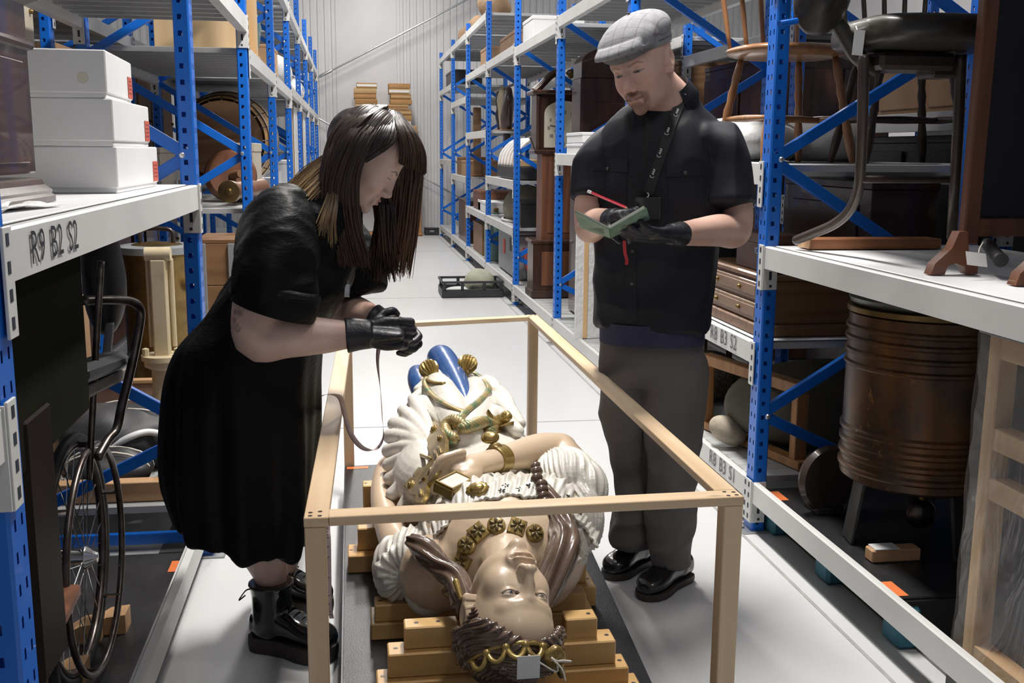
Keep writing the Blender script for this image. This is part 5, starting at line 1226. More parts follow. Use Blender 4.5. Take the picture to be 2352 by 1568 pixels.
wv = np.maximum(tattoo(PY(556, 735, WY-.27), .016, 9, 3), tattoo(PY(850, 712, WY+.01), .014, 16, 4))[:, None]*.6
cc = cc*(1-wv)+np.array([.10, .08, .11])*wv; set_vcol(bm_, cc)
put_np(join_meshes([hm, bm_], 'body'), 'body', M_SKIN, WOM)
# dress
Yv = Vector((0, 1, 0))
def ws(cx, cy, hwpx, dp, tilt=0.0, e=2.2):
    """section: half width in pixels across the picture, tilted by tilt radians from horizontal"""
    c = PY(cx, cy, WY); a = PY(cx+hwpx*math.cos(tilt), cy-hwpx*math.sin(tilt), WY)-c; return (c, a, Yv*dp, e)
mb = MB()
loft(mb, [ws(560, 1222, 146, .205, -.20), ws(556, 1150, 166, .215, -.18), ws(552, 1060, 172, .212, -.06), ws(554, 960, 173, .205), ws(560, 860, 171, .200, .06), ws(580, 775, 169, .192, .16), ws(630, 695, 176, .180, .30), ws(664, 615, 170, .175, .42), ws(692, 540, 150, .180, .52), ws(712, 484, 112, .165, .58), ws(730, 442, 62, .110, .64)], 64, 80)
limb(mb, [shN+Vector((.03, .07, .035)), shN+Vector((.005, .01, -.01)), PY(636, 620, WY-.225), PY(630, 688, WY-.230)], [.070, .090, .096, .097], 32, 26, flat_end=True)
limb(mb, [shF+Vector((-.02, -.05, .03)), shF, PY(812, 605, WY+.18), PY(828, 672, WY+.17)], [.085, .085, .080, .070], 28, 24, flat_end=True)
me_ = remesh(mb, .0075, 6)
pl_ = lambda c: sstep(1.05, .5, c[:, 2])
co_, no_ = mesh_np(me_); an = np.arctan2(co_[:, 1]-WY, co_[:, 0]+.33); set_np(me_, co_+no_*(np.sin(an*9+1)*.010+np.sin(an*17)*.005)[:, None]*pl_(co_)[:, None])
folds(me_, .012, 18, 21, (.4, 0, 1), lambda c: .35+.65*sstep(.9, 1.1, c[:, 2])); folds(me_, .006, 52, 22, (1, 0, .35), lambda c: sstep(.85, 1.05, c[:, 2]))
dr_o = put_np(me_, 'dress', M_DRESS, WOM)
# sleeve cuff, a turned band
cd = (PY(620, 720, WY-.235)-PY(650, 620, WY-.235)).normalized()
q = cd.to_track_quat('Z', 'Y').to_matrix()
MB().lathe([(.092, -.062), (.101, -.055), (.104, -.01), (.102, .010), (.095, .012), (.090, .0)], 40, PY(629, 704, WY-.232), q).build('sleeve_cuff', M_DRESS, dr_o, 60)
# gloves
mb = MB(); d_ = Vector((1, .10, -.02))
limb(mb, [wrN+Vector((-.012, 0, -.002)), wrN+Vector((.02, 0, 0)), wrN+Vector((.05, 0, 0))], [(.043, .045), (.039, .040), (.040, .036)], 20, 10, cap=False)
hand(mb, wrN+Vector((.03, 0, 0)), d_, (.1, 1, -.25), (.3, .1, 1), [(.5, 1.0, .6), (.6, 1.1, .7), (.7, 1.2, .7), (.8, 1.2, .7)], .0, 1.0, (.5, .5), .0110)
put_np(remesh(mb, .0036, 2), 'glove', M_GLOVE, WOM)
mb = MB(); d2 = Vector((.8, -.35, -.35))
limb(mb, [wrF+Vector((-.02, .01, .01)), wrF, wrF+d2*.04], [(.041, .041), (.038, .037), (.038, .034)], 20, 10, cap=False)
hand(mb, wrF+d2*.01, d2, (.15, -.8, -.5), (.5, .1, .8), [(.55, 1.0, .6), (.6, 1.0, .7), (.7, 1.1, .7), (.75, 1.1, .7)], .0, .95, (.5, .5), .0110)
put_np(remesh(mb, .0036, 2), 'glove', M_GLOVE, WOM)
# boots
hN, tN = PZ(592, 1462, 0)+Vector((0, 0, 0)), PZ(772, 1512, 0)
hN = Vector((-.285, 2.80, 0)); tN = Vector((-.062, 2.72, 0))
M_PATENT = mat('black patent leather', (.010, .010, .011), .14, coat=.8, bump=.2, bscale=60, bdist=.003)
b1 = shoe(WOM, PZ(584, 1480, 0), PZ(774, 1516, 0), .056, .14, .046, 'boot', boot=(.200, -.004), leather=M_PATENT, eyelets=6)
b2 = shoe(WOM, PZ(600, 1385, 0), PZ(764, 1408, 0), .054, .14, .046, 'boot', boot=(.215, .012), leather=M_PATENT, eyelets=6)
lp = PY(575, 1352, WY-.09); MB().tube(path([lp, lp+Vector((-.012, 0, -.004)), lp+Vector((-.026, 0, -.022)), lp+Vector((-.030, 0, -.030)), lp+Vector((-.014, .001, -.018))], 14), [(.0045, .0015)]*14, 6).build('heel_loop', M_LACE, b1, 180)
# necklace with pendant
DB = bvh_of(dr_o)
ch = thing('necklace', 'silver chain necklace with small rectangular pendant hanging from the woman', 'necklace', PY(797, 665, WY-.10))
pend = PY(797, 666, WY-.09)
for pts in ([(779, 555), (785, 590), (792, 630), (797, 652)], [(806, 560), (804, 600), (800, 635), (797, 652)]):
    P_ = path([PY(a, b, WY-.09) for a, b in pts], 34); mb = MB()
    for i, p in enumerate(P_): mb.ball(p, (.0018, .0014, .0028), 6, 5)
    mb.build('chain', M_BOLT, ch, 180)
MB().box(pend, (.016, .005, .036), ROTY(.08), .003).build('pendant', M_BOLT, ch)
# ------------------------------------------------------------------ hair
M_HAIR = None
def hair_mat():
    m, nt, b = new_mat('dark brown hair'); a = nt.nodes.new('ShaderNodeVertexColor'); a.layer_name = 'Col'
    nt.links.new(a.outputs[0], b.inputs['Base Color']); b.inputs['Roughness'].default_value = .34; b.inputs['Specular IOR Level'].default_value = .6
    b.inputs['Anisotropic'].default_value = .5; return m
M_HAIR = hair_mat()
hv, hf, hc = [], [], []
rh = random.Random(11)
DARK, MID, GOLDB = np.array([.022, .013, .010]), np.array([.062, .032, .018]), np.array([.46, .30, .14])
def strand(pts, r, c0, c1, n=14):
    P = path(pts, n); base = len(hv); fr_ = None
    for i, p in enumerate(P):
        t = (P[min(i+1, n-1)]-P[max(i-1, 0)]).normalized(); fr_ = t.cross(Vector((.3, 1, .2))).normalized() if fr_ is None else (fr_-t*fr_.dot(t)).normalized(); b = t.cross(fr_)
        u = i/(n-1); rr_ = r*(1-.75*u*u)
        for k in range(4): a = PI/4+PI/2*k; hv.append(p+fr_*math.cos(a)*rr_*1.6+b*math.sin(a)*rr_); hc.append(c0*(1-u)+c1*u)
    for i in range(n-1):
        for k in range(4): hf.append((base+i*4+k, base+i*4+(k+1) % 4, base+(i+1)*4+(k+1) % 4, base+(i+1)*4+k))
def sheet(A, B, n, r, c0, c1, jit=.006, n2=14, end_jit=.03):
    """strands between two guide polylines [(px, py, y)]"""
    A = [PY(*p) for p in A]; B = [PY(*p) for p in B]
    for k in range(n):
        u = (k+rh.random())/n; pts = []; j0 = Vector((rh.gauss(0, jit), rh.gauss(0, jit), rh.gauss(0, jit*.6)))
        for i in range(len(A)):
            s = i/(len(A)-1); p = A[i].lerp(B[i], u)+j0*(s*.9+.25)+Vector((rh.gauss(0, .0012), rh.gauss(0, .0012), 0)); pts.append(p)
        pts[-1] = pts[-1]+Vector((0, 0, rh.uniform(-end_jit, end_jit*.4)))
        v = rh.random(); strand(pts, r*(.7+.6*rh.random()), c0*(.7+.6*v), c1*(.6+.8*v), n2)
Yn, Yf = WY-.106, WY+.085
# combed hair lying on the skull: ridged sheets from the parting to ear level
part = [WLh(0, .085-.012*k, .088+.010*k-.0012*k*k) for k in range(12)]
def skull(az, el, r=1.0): return WLh(math.sin(az)*math.cos(el)*.087*r, -.014+math.cos(az)*math.cos(el)*.106*r, .040+math.sin(el)*.092*r)
cap_mb = MB(); cap_c = []
for side in (1, -1):
    na, ns = 260, 22; rows = []; rj = [rh.gauss(0, 1) for _ in range(na)]
    for a in range(na):
        u = a/(na-1); az = math.radians(28+134*u); th0 = math.radians(46+88*u); v0 = np.array([0.02*side, math.cos(th0), math.sin(th0)]); lo = math.radians(float(np.interp(math.degrees(az), [28, 55, 78, 95, 180], [52, 42, 26, 8, 0])))
        rr_ = 1.012-.10*max(0, u-.72)/.28+.003*rj[a]+.0025*math.sin(a*2.4); row = []
        for q in range(ns):
            t = q/(ns-1); v1 = np.array([side*math.sin(az)*math.cos(lo), math.cos(az)*math.cos(lo), math.sin(lo)]); om = math.acos(max(-1, min(1, float(v0 @ v1)/np.linalg.norm(v0)))); v = (v0*math.sin((1-t)*om)+v1*math.sin(t*om))/math.sin(om); r_ = rr_+.02*t*(1-t); row.append(WLh(v[0]*.087*r_, -.014+v[1]*.106*r_, .040+v[2]*.092*r_))
            cap_c.append(DARK*(.75+.5*abs(math.sin(a*1.7))+.25*abs(rj[a])))
        rows.append(row)
    cap_mb.grid(rows)
n0 = len(cap_mb.v); cap_mb.ball(WLh(0, -.030, .030), (.079, .090, .084), 40, 28, rot=Matrix((WHX, wf, wu)).transposed()); cap_c += [DARK*(.8+.4*rh.random()) for _ in range(len(cap_mb.v)-n0)]
# strands lying on the head from the parting down both sides, then hanging straight
for side in (1, -1):
    for k in range(0 if side > 0 else 380):
        u = rh.random(); e0 = math.radians(88-rh.random()*4); a0 = math.radians(20+158*u)  # start near the top line
        sx = math.radians(42)*(1-u)  # front strands start nearer the forehead
        pts = []
        az_end = side*math.radians(110+66*u) if side > 0 else side*math.radians(70+60*u)
        topz = rh.uniform(1.02, 1.10)
        p0 = WLh(side*.004, .070-.165*u, .116-.03*(2*u-1)**2+.006)
        el_mid = math.radians(48); el_low = math.radians(8)
        m1 = skull(az_end*.92, math.radians(52), topz); m2 = skull(az_end, math.radians(14), topz+.02)
        z_end = 1.10+rh.uniform(-.04, .03) if side > 0 else 1.075+rh.uniform(-.05, .05)
        m3 = m2+Vector((.01, 0, -.07)); 
        xs_ = m2.x*.55+(.055 if side > 0 else .13)*.45
        if side > 0: xs_ = m2.x*.8+.004
        m4 = Vector((xs_, m2.y+side*(-.012), (m3.z+z_end)/2)); m5 = Vector((xs_+rh.gauss(0, .012)+(.01 if side > 0 else .0), m2.y+side*(-.01)+rh.gauss(0, .012), z_end))
        v = rh.random(); strand([m2, m3, m4, m5], .0026, DARK*(.7+.7*v), (MID if rh.random() > .12 else MID*1.9)*(.6+.8*v), 18)
# near curtain, explicit guides so that it frames the face
sheet([(880, 246, WY-.02), (818, 300, Yn-.012), (776, 380, Yn-.025), (762, 450, Yn-.03), (768, 520, Yn-.03), (782, 585, Yn-.03)], [(900, 258, WY-.02), (858, 315, Yn-.012), (826, 390, Yn-.025), (820, 455, Yn-.025), (826, 520, Yn-.02), (846, 592, Yn-.02)], 420, .0026, DARK*1.1, MID*1.1, .005, 16)
sheet([(812, 262, WY-.03), (768, 302, WY-.075), (748, 370, Yn-.01), (742, 440, Yn-.02), (745, 510, Yn-.02), (762, 560, Yn-.02)], [(880, 246, WY-.02), (818, 300, Yn-.012), (776, 380, Yn-.025), (762, 450, Yn-.03), (768, 520, Yn-.03), (782, 585, Yn-.03)], 260, .0026, DARK*1.1, MID, .005, 16)
sheet([(848, 243, WY-.03), (796, 268, WY-.070), (762, 312, WY-.092), (748, 366, WY-.108), (746, 430, WY-.118)], [(890, 244, WY-.03), (842, 272, WY-.098), (800, 318, WY-.118), (776, 376, WY-.130), (766, 440, WY-.134)], 320, .0024, DARK*1.1, MID, .003, 14)
# fringe
sheet([(902, 258, WY-.02), (913, 294, WY-.090), (920, 335, WY-.100), (917, 372, WY-.098)], [(914, 258, WY+.0), (952, 303, WY-.02), (974, 350, WY-.02), (976, 396, WY-.02)], 300, .0024, DARK*1.2, MID*1.0, .002, 12, .006)
sheet([(914, 262, WY), (950, 305, WY-.02), (972, 350, WY-.02), (975, 396, WY-.02)], [(910, 262, WY+.02), (945, 300, WY+.05), (965, 345, WY+.06), (968, 396, WY+.06)], 120, .0024, DARK*1.2, MID, .002, 12, .006)
sheet([(896, 254, WY-.02), (866, 298, WY-.105), (842, 335, WY-.120), (826, 372, WY-.124)], [(903, 256, WY-.02), (914, 300, WY-.088), (898, 334, WY-.108), (846, 366, WY-.122)], 300, .0024, DARK*1.2, DARK*1.6, .002, 12, .004)
# far curtain seen past the face
sheet([(900, 300, Yf-.02), (905, 380, Yf), (900, 450, Yf), (892, 520, Yf), (880, 580, Yf-.01)], [(950, 310, Yf-.04), (968, 390, Yf-.02), (962, 450, Yf-.01), (955, 530, Yf), (940, 605, Yf)], 260, .0024, DARK*1.3, MID*2.4, .006, 16, .05)
sheet([(868, 470, WY+.03), (870, 520, WY+.03), (872, 570, WY+.02)], [(905, 470, WY+.05), (905, 530, WY+.05), (900, 590, WY+.04)], 120, .0024, DARK, MID*1.2, .006, 12, .03)
# lighter lengths lying over the near shoulder and back
sheet([(775, 345, WY-.05), (735, 385, WY-.08), (695, 428, WY-.10), (655, 470, WY-.12)], [(770, 380, WY-.07), (745, 425, WY-.115), (715, 458, WY-.14), (690, 478, WY-.155)], 330, .0015, MID*1.4, GOLDB, .007, 12, .03)
sheet([(770, 340, WY-.04), (725, 372, WY-.03), (690, 400, WY-.03), (650, 436, WY-.05)], [(775, 350, WY-.05), (735, 385, WY-.08), (695, 428, WY-.10), (655, 470, WY-.12)], 200, .0015, MID*1.2, GOLDB*.7, .007, 12, .03)
sheet([(760, 420, WY-.12), (748, 455, WY-.15), (735, 490, WY-.18), (722, 515, WY-.20)], [(775, 420, WY-.12), (775, 470, WY-.16), (770, 520, WY-.18), (772, 560, WY-.18)], 40, .0018, MID, GOLDB*.6, .004, 12, .02)
hm_ = bpy.data.meshes.new('hair'); hm_.from_pydata([tuple(p) for p in hv], [], hf); set_vcol(hm_, np.array(hc))
cm = cap_mb.mesh('cap'); set_vcol(cm, np.array(cap_c))
hr = put_np(join_meshes([hm_, cm], 'hair'), 'hair', M_HAIR, WOM); hr['kind'] = 'stuff'
# ------------------------------------------------------------------ tape measure held in her hands
M_TAPE = mat('worn pink tape', (.74, .58, .56), .6, col2=(.62, .47, .46), nscale=60)
TP = thing('tape_measure', 'worn pinkish cloth tape measure looping from the gloved hands of the woman', 'tape measure', PY(870, 1030, 2.75))
mb = MB(); P_ = path([PY(872, 785, 2.74), PY(867, 830, 2.74), PY(874, 900, 2.76), PY(878, 960, 2.76), PY(880, 1005, 2.75), PY(862, 1032, 2.74), PY(832, 1028, 2.73), PY(805, 995, 2.71), PY(790, 945, 2.69), PY(782, 915, 2.66), PY(768, 906, 2.62), PY(748, 906, 2.58), PY(742, 909, 2.56)], 80)
rows = [[], []]
for i, p in enumerate(P_):
    t = (P_[min(i+1, 79)]-P_[max(i-1, 0)]).normalized(); a = .5+1.2*math.sin(i*.09); s_ = (Vector((math.cos(a), -math.sin(a)*.6, .2))); s_ = (s_-t*s_.dot(t)).normalized(); rows[0].append(p-s_*.0065); rows[1].append(p+s_*.0065)
n_ = Vector((.0004, .0004, .0004)); mb.grid([rows[0], rows[1], [p+n_ for p in rows[1]], [p+n_ for p in rows[0]]], cu=True).build('tape', M_TAPE, TP, 180)
P_ = path([PY(752, 1180, 2.44), PY(753, 1215, 2.43), PY(755, 1250, 2.42), PY(757, 1380, 2.45), PY(762, 1420, 2.48)], 40)
mb = MB(); mb.grid([[p-Vector((.0055, 0, 0)) for p in P_], [p+Vector((.0055, 0, 0)) for p in P_], [p+Vector((.0055, .0008, 0)) for p in P_], [p-Vector((.0055, -.0008, 0)) for p in P_]], cu=True).build('tape', M_TAPE, TP, 180)
for k in range(14): p = P_[int(2+k*2.6)]; MB().box(p+Vector((-.002, -.0006, 0)), (.006, .0004, .0012)).build('tick_mark', M_INK, TP)

# ================================================================== LEFT RACK CONTENTS
M_WOODD = wood('dark polished mahogany', (0.060, 0.024, 0.014), (0.030, 0.012, 0.008), 'z', 1.2, 0.32, knots=False, coat=0.3)
M_WOODR = wood('reddish brown wood', (0.19, 0.075, 0.035), (0.11, 0.042, 0.02), 'z', 1.2, 0.42, knots=False, coat=0.1)
M_WOODM = wood('mid brown oak', (0.26, 0.14, 0.065), (0.16, 0.08, 0.035), 'x', 1.0, 0.5, knots=False)
M_PINEZ = wood('new pine board', (0.62, 0.42, 0.22), (0.50, 0.31, 0.15), 'z', 1.0, 0.55)
M_PINEX = wood('new pine plank', (0.58, 0.36, 0.19), (0.46, 0.26, 0.13), 'x', 1.0, 0.55)
M_PINEY = wood('new pine batten', (0.60, 0.40, 0.21), (0.48, 0.29, 0.14), 'y', 1.0, 0.55)
M_CARD = mat('white corrugated box board', (0.74, 0.74, 0.74), 0.55, col2=(0.70, 0.70, 0.70), nscale=3)
M_KRAFT = mat('brown cardboard', (0.36, 0.22, 0.12), 0.75, col2=(0.30, 0.18, 0.10), nscale=5)
M_REDL = mat('rust red label', (0.52, 0.10, 0.06), 0.6, col2=(0.45, 0.09, 0.06), nscale=30)
M_OLIVE = mat('dark olive canvas', (0.009, 0.009, 0.004), 0.9, col2=(0.006, 0.006, 0.003), nscale=8, bump=0.2, bscale=300, bdist=.002, spec=.1)
M_RUBBER = mat('black rubber', (0.016, 0.016, 0.016), 0.6, col2=(0.024, 0.023, 0.022), nscale=20)
M_DSTEEL = mat('tarnished steel tube', (0.16, 0.14, 0.13), 0.32, 0.9, col2=(0.07, 0.05, 0.045), nscale=25)
M_CHROME = mat('bright metal', (0.72, 0.72, 0.73), 0.18, 1.0, col2=(0.6, 0.6, 0.6), nscale=30)
M_CREAM = mat('cream machine enamel', (0.56, 0.47, 0.31), 0.5, col2=(0.40, 0.31, 0.18), nscale=12, amount=(.5, .8))
M_BRASS = mat('dull brass', (0.28, 0.19, 0.07), 0.35, 0.8, col2=(0.16, 0.10, 0.04), nscale=12)
M_GREYP = mat('grey plastic', (0.26, 0.27, 0.28), 0.5, col2=(0.22, 0.23, 0.24), nscale=8)
M_BLACKP = mat('black plastic', (0.02, 0.02, 0.022), 0.45, col2=(0.03, 0.03, 0.032), nscale=14)
M_WRAP = mat('white tissue wrap', (0.66, 0.66, 0.66), 0.7, col2=(0.58, 0.58, 0.58), nscale=8, bump=.6, bscale=18, bdist=.02)
M_STONE = mat('grey green stone', (0.34, 0.36, 0.28), 0.8, col2=(0.44, 0.43, 0.33), nscale=9, bump=.5, bscale=30, bdist=.01)
M_CANV = mat('grey brown canvas cover', (0.11, 0.10, 0.075), 0.85, col2=(0.085, 0.08, 0.06), nscale=6, bump=.3, bscale=60)
M_FILM, nt_, b_ = new_mat('clear plastic film')
b_.inputs['Base Color'].default_value = (.85, .86, .88, 1); b_.inputs['Roughness'].default_value = .12; b_.inputs['Alpha'].default_value = .14; b_.inputs['Specular IOR Level'].default_value = .8
_bump(nt_, b_, _noise(nt_, 9.0, _obj(nt_, (1, 1, .35)), 3.0, .6, 1.5), .9, .02)
M_BEIGE = mat('beige painted steel', (0.50, 0.45, 0.36), 0.5, col2=(0.44, 0.39, 0.31), nscale=6)
def lidbox(name, label, cat, x0, x1, y0, y1, z0, z1, m, group=None, lid=0.03, over=0.004, m2=None, extra=None):
    t = thing(name, label, cat, ((x0+x1)/2, (y0+y1)/2, z0), group)
    MB().box(((x0+x1)/2, (y0+y1)/2, (z0+z1-lid)/2), (x1-x0, y1-y0, z1-z0-lid), bev=.003).build('body', m, t)
    MB().box(((x0+x1)/2, (y0+y1)/2, z1-lid/2), (x1-x0+2*over, y1-y0+2*over, lid), bev=.003).build('lid', m2 or m, t)
    return t
def plankbox(name, label, cat, x0, x1, y0, y1, z0, z1, m, group=None, n=4, battens=True, mb_=None):
    """timber case of separate boards with corner battens"""
    t = thing(name, label, cat, ((x0+x1)/2, (y0+y1)/2, z0), group); g = .003; h = (z1-z0)/n
    for k in range(n):
        za, zb = z0+k*h+g/2, z0+(k+1)*h-g/2; zc, hh = (za+zb)/2, zb-za
        MB().box(((x0+x1)/2, y0+.009, zc), (x1-x0, .018, hh), bev=.002).build('board', m, t)
        MB().box(((x0+x1)/2, y1-.009, zc), (x1-x0, .018, hh), bev=.002).build('board', m, t)
        MB().box((x0+.009, (y0+y1)/2, zc), (.018, y1-y0-.037, hh), bev=.002).build('board', m, t)
        MB().box((x1-.009, (y0+y1)/2, zc), (.018, y1-y0-.037, hh), bev=.002).build('board', m, t)
    MB().box(((x0+x1)/2, (y0+y1)/2, z1+.009), (x1-x0, y1-y0, .018), bev=.002).build('lid', m, t)
    if battens:
        for xx in (x0+.03, x1-.03): MB().box((xx, y0-.008, (z0+z1)/2), (.04, .016, z1-z0), bev=.002).build('batten', mb_ or m, t)
    return t
def blob(c, r, seed, amp=.12, sc=9.0, n=28, m=18, rot=None, flat=None):
    mb = MB().ball((0, 0, 0), r, n, m, rot); me = mb.mesh('blob'); co, no = mesh_np(me); h = fbm(co, sc, seed, 3)
    co = co*(1+amp*h[:, None]*1.4)
    if flat is not None: co[:, 2] = np.maximum(co[:, 2], flat)
    set_np(me, co+np.array(tuple(c))); return me
def bundle(name, label, cat, c, r, m, seed, tie=True, group=None, amp=.12, sc=9.0):
    """wrapped bundle resting on its underside, tied with cord"""
    t = thing(name, label, cat, (c[0], c[1], c[2]-r[2]*.8), group)
    put_np(blob(c, r, seed, amp, sc, flat=-r[2]*.8), 'wrapping', m, t)
    if tie:
        for dy in (-.3, .35):
            q = math.sqrt(1-dy*dy)*1.03; MB().tube([Vector((c[0]+math.cos(a)*r[0]*q, c[1]+dy*r[1], max(c[2]-r[2]*.8, c[2]+math.sin(a)*r[2]*q))) for a in [2*PI*k/24 for k in range(24)]], .004, 6, closed=True).build('cord', M_STRING, t, 180)
    return t
ZS = 1.268
# --- mahogany case with mouldings
cs = thing('cabinet', 'dark mahogany case with moulded cornice at the left edge of the near left shelf', 'cabinet', (-.92, 2.02, ZS))
cx0, cx1, cy0, cy1 = -1.20, -.650, 1.72, 2.34
MB().box(((cx0+cx1)/2, (cy0+cy1)/2, (ZS+1.68)/2+.03), (cx1-cx0, cy1-cy0, 1.68-ZS-.06), bev=.004).build('body', M_WOODD, cs)
def moulding(z0, prof, name):
    rows = []
    for (e, dz) in prof: rows.append([Vector((x, y, z0+dz)) for (x, y) in ((cx0-e, cy0-e), (cx1+e, cy0-e), (cx1+e, cy1+e), (cx0-e, cy1+e))])
    mb = MB(); mb.grid(rows, cv=True); n = len(rows); mb.f += [(3, 2, 1, 0), tuple((n-1)*4+k for k in range(4))]; mb.mi += [0, 0]; return mb.build(name, M_WOODD, cs, 20)
moulding(ZS+.001, [(.028, 0), (.028, .012), (.022, .018), (.024, .024), (.012, .036), (.008, .046), (.0, .05)], 'base_moulding')
moulding(1.665, [(.0, 0), (.006, .004), (.020, .012), (.030, .030), (.030, .040), (.024, .044)], 'cornice')
moulding(1.575, [(.0, 0), (.008, .003), (.011, .010), (.008, .017), (.0, .02)], 'string_moulding')
MB().box((cx1+.002, (cy0+cy1)/2, 1.45), (.006, cy1-cy0-.10, .20), bev=.002).build('side_panel', M_WOODD, cs)
# dark things standing on the case
tw = thing('book', 'tall black bound volume on top of the mahogany case', 'book', (-.98, 2.0, 1.709)); MB().box((-.98, 2.0, 1.86), (.06, .24, .30), bev=.004).build('cover', M_BLACKP, tw); MB().box((-.98, 2.0, 1.864), (.044, .232, .296)).build('pages', M_PAPER, tw)
# --- three archive boxes
for k, (x1_, y0_, y1_, rz, w_) in enumerate(((-.578, 2.775, 3.34, 0.0, .34), (-.585, 2.765, 3.30, 0.02, .34), (-.600, 2.76, 3.18, 0.05, .33))):
    z0 = ZS+.001+k*.1165; lab = ['lowest of three stacked white archive boxes on the near left shelf', 'middle of three stacked white archive boxes on the near left shelf', 'topmost of three stacked white archive boxes, with a round sticker'][k]
    t = thing('archive_box', lab, 'box', (0, 0, 0), 'white archive boxes'); t.location = (x1_-w_/2, (y0_+y1_)/2, z0); t.rotation_euler.z = rz; d_ = y1_-y0_; WL[t.name] = Vector((0, 0, 0))
    MB().box((0, 0, .044), (w_-.008, d_-.008, .088), bev=.002).build('base', M_CARD, t)
    lid = MB().box((0, 0, .064), (w_, d_, .104), bev=.003).build('lid', M_CARD, t)
    MB().box((w_/2+.0012, d_/2-.045, .045), (.0012, .075, .058)).build('label', M_REDL, lid)
    mb = MB()
    for j in range(4): mb.box((w_/2+.002, d_/2-.045, .030+j*.011), (.0006, .05-.01*(j % 2), .002))
    mb.build('label_print', mat('dark label print', (.16, .03, .02), .6), lid)
    if k == 2: MB().lathe([(0, .001), (.013, .001), (.0135, 0)], 20, (w_/2-.055, -d_/2-.0002, .048), ROTX(PI/2)).build('round_sticker', mat('cream sticker', (.62, .59, .50), .6), lid)
# --- loose sheets of tissue and plastic at the shelf edge
ts = thing('plastic_sheet', 'folded clear plastic and tissue sheets at the edge of the near left shelf', 'sheet', (-.66, 1.95, ZS))
for k, (dx, dy, a) in enumerate(((0, 0, .1), (.02, .06, -.15), (-.03, .12, .25))):
    rows = [[Vector((-.66+dx, 1.95+dy, ZS+.002+k*.004))+ROTZ(a) @ Vector((.13*(i/6-.5), .30*(j/8-.5), .004*math.sin(i*1.7+j*.9+k))) for j in range(9)] for i in range(7)]
    o = MB().grid(rows).build('sheet', M_WRAP, ts, 180); sd_ = o.modifiers.new('t', 'SOLIDIFY'); sd_.thickness = .002
# --- wheelchair
WC = thing('wheelchair', 'antique wheelchair with spoked wheels and olive canvas back under the near left shelf', 'wheelchair', (-.85, 2.45, .062))
def wheel(c, R, parent, side=1):
    g = thing('w', None, None); bpy.data.objects.remove(g, do_unlink=True)
    ring = lambda r, dx: [Vector((c[0]+dx, c[1]+math.cos(a)*r, c[2]+math.sin(a)*r)) for a in [2*PI*k/64 for k in range(64)]]
    ty = MB().tube(ring(R-.014, 0), .014, 10, closed=True).build('tyre', M_RUBBER, parent, 180)
    MB().tube(ring(R-.034, 0), [(.010, .012)]*64, 8, closed=True).build('rim', M_DSTEEL, ty, 180)
    MB().tube(ring(R-.030, .050*side), .0085, 10, closed=True).build('hand_rim', M_DSTEEL, ty, 180)
    for k in range(6): a = 2*PI*k/6+.3; MB().box(Vector((c[0]+.025*side, c[1]+math.cos(a)*(R-.032), c[2]+math.sin(a)*(R-.032))), (.055, .014, .006), ROTX(a)).build('rim_bracket', M_DSTEEL, ty)
    for k in range(28):
        a = 2*PI*k/28; b = a+(.5 if k % 2 else -.5); h = .022*(1 if k % 4 < 2 else -1)
        o = MB().tube([Vector((c[0]+h, c[1]+math.cos(b)*.026, c[2]+math.sin(b)*.026)), Vector((c[0], c[1]+math.cos(a)*(R-.036), c[2]+math.sin(a)*(R-.036)))], .0015, 5).build('spoke', M_CHROME, ty)
    MB().lathe([(.010, -.04), (.016, -.035), (.028, -.028), (.030, -.024), (.016, -.018), (.016, .018), (.030, .024), (.028, .028), (.018, .040), (.012, .052), (0, .054)], 20, c, ROTY(PI/2*side)).build('hub', M_CHROME, ty)
    return ty
wheel((-.695, 2.60, .375), .313, WC, 1); wheel((-1.12, 2.62, .375), .313, WC, -1)
MB().tube([(-.69, 2.60, .375), (-1.12, 2.62, .375)], .013, 10).build('axle', M_DSTEEL, WC)
fp = path([PY(190, 690, 2.55), PY(250, 688, 2.62), PY(300, 692, 2.70), PY(322, 712, 2.74), PY(318, 760, 2.74), PY(300, 850, 2.74), PY(280, 930, 2.72), PY(268, 985, 2.70), PY(248, 1010, 2.66), PY(225, 1050, 2.6)], 50); MB().tube(fp, .0115, 12).build('frame_tube', M_DSTEEL, WC, 180)
MB().tube(path([PY(232, 600, 2.5), PY(225, 720, 2.52), PY(219, 830, 2.55), PY(212, 960, 2.58), PY(205, 1100, 2.6)], 20), .008, 10).build('push_rod', M_DSTEEL, WC, 180)
MB().tube(path([PY(252, 740, 2.9), PY(247, 800, 2.9), PY(240, 870, 2.9)], 12), .012, 8).build('lever', M_GREYP, WC, 180)
sb = PY(205, 605, 2.36); MB().box((-.60, 2.13, .985), (.02, .56, .37), bev=.006).build('canvas_back', M_OLIVE, WC)
MB().box((-.600, 2.01, .64), (.03, .17, .52), bev=.01).build('side_board', mat('blackened wood', (.018, .012, .009), .5, col2=(.012, .008, .006), nscale=6, spec=.12), WC)
a0_, a1_ = PY(165, 862, 2.42), PY(268, 825, 2.78); MB().bar(a0_, a1_, .07, .045, bev=.015).build('arm_pad', M_BLACKP, WC); a0_, a1_ = PY(150, 915, 2.40), PY(270, 858, 2.80); MB().bar(a0_, a1_, .05, .030, bev=.004).build('arm_rail', mat('worn grey board', (.20, .18, .16), .7, col2=(.13, .11, .10), nscale=9), WC)
MB().box((-.66, 2.19, .405), (.10, .28, .028), ROTZ(.05), bev=.005).build('footboard', M_WOODR, WC)
MB().bar((-.68, 2.30, .39), (-.68, 2.31, .062), .022, .022, bev=.003).build('footboard_leg', M_RUBBER, WC)
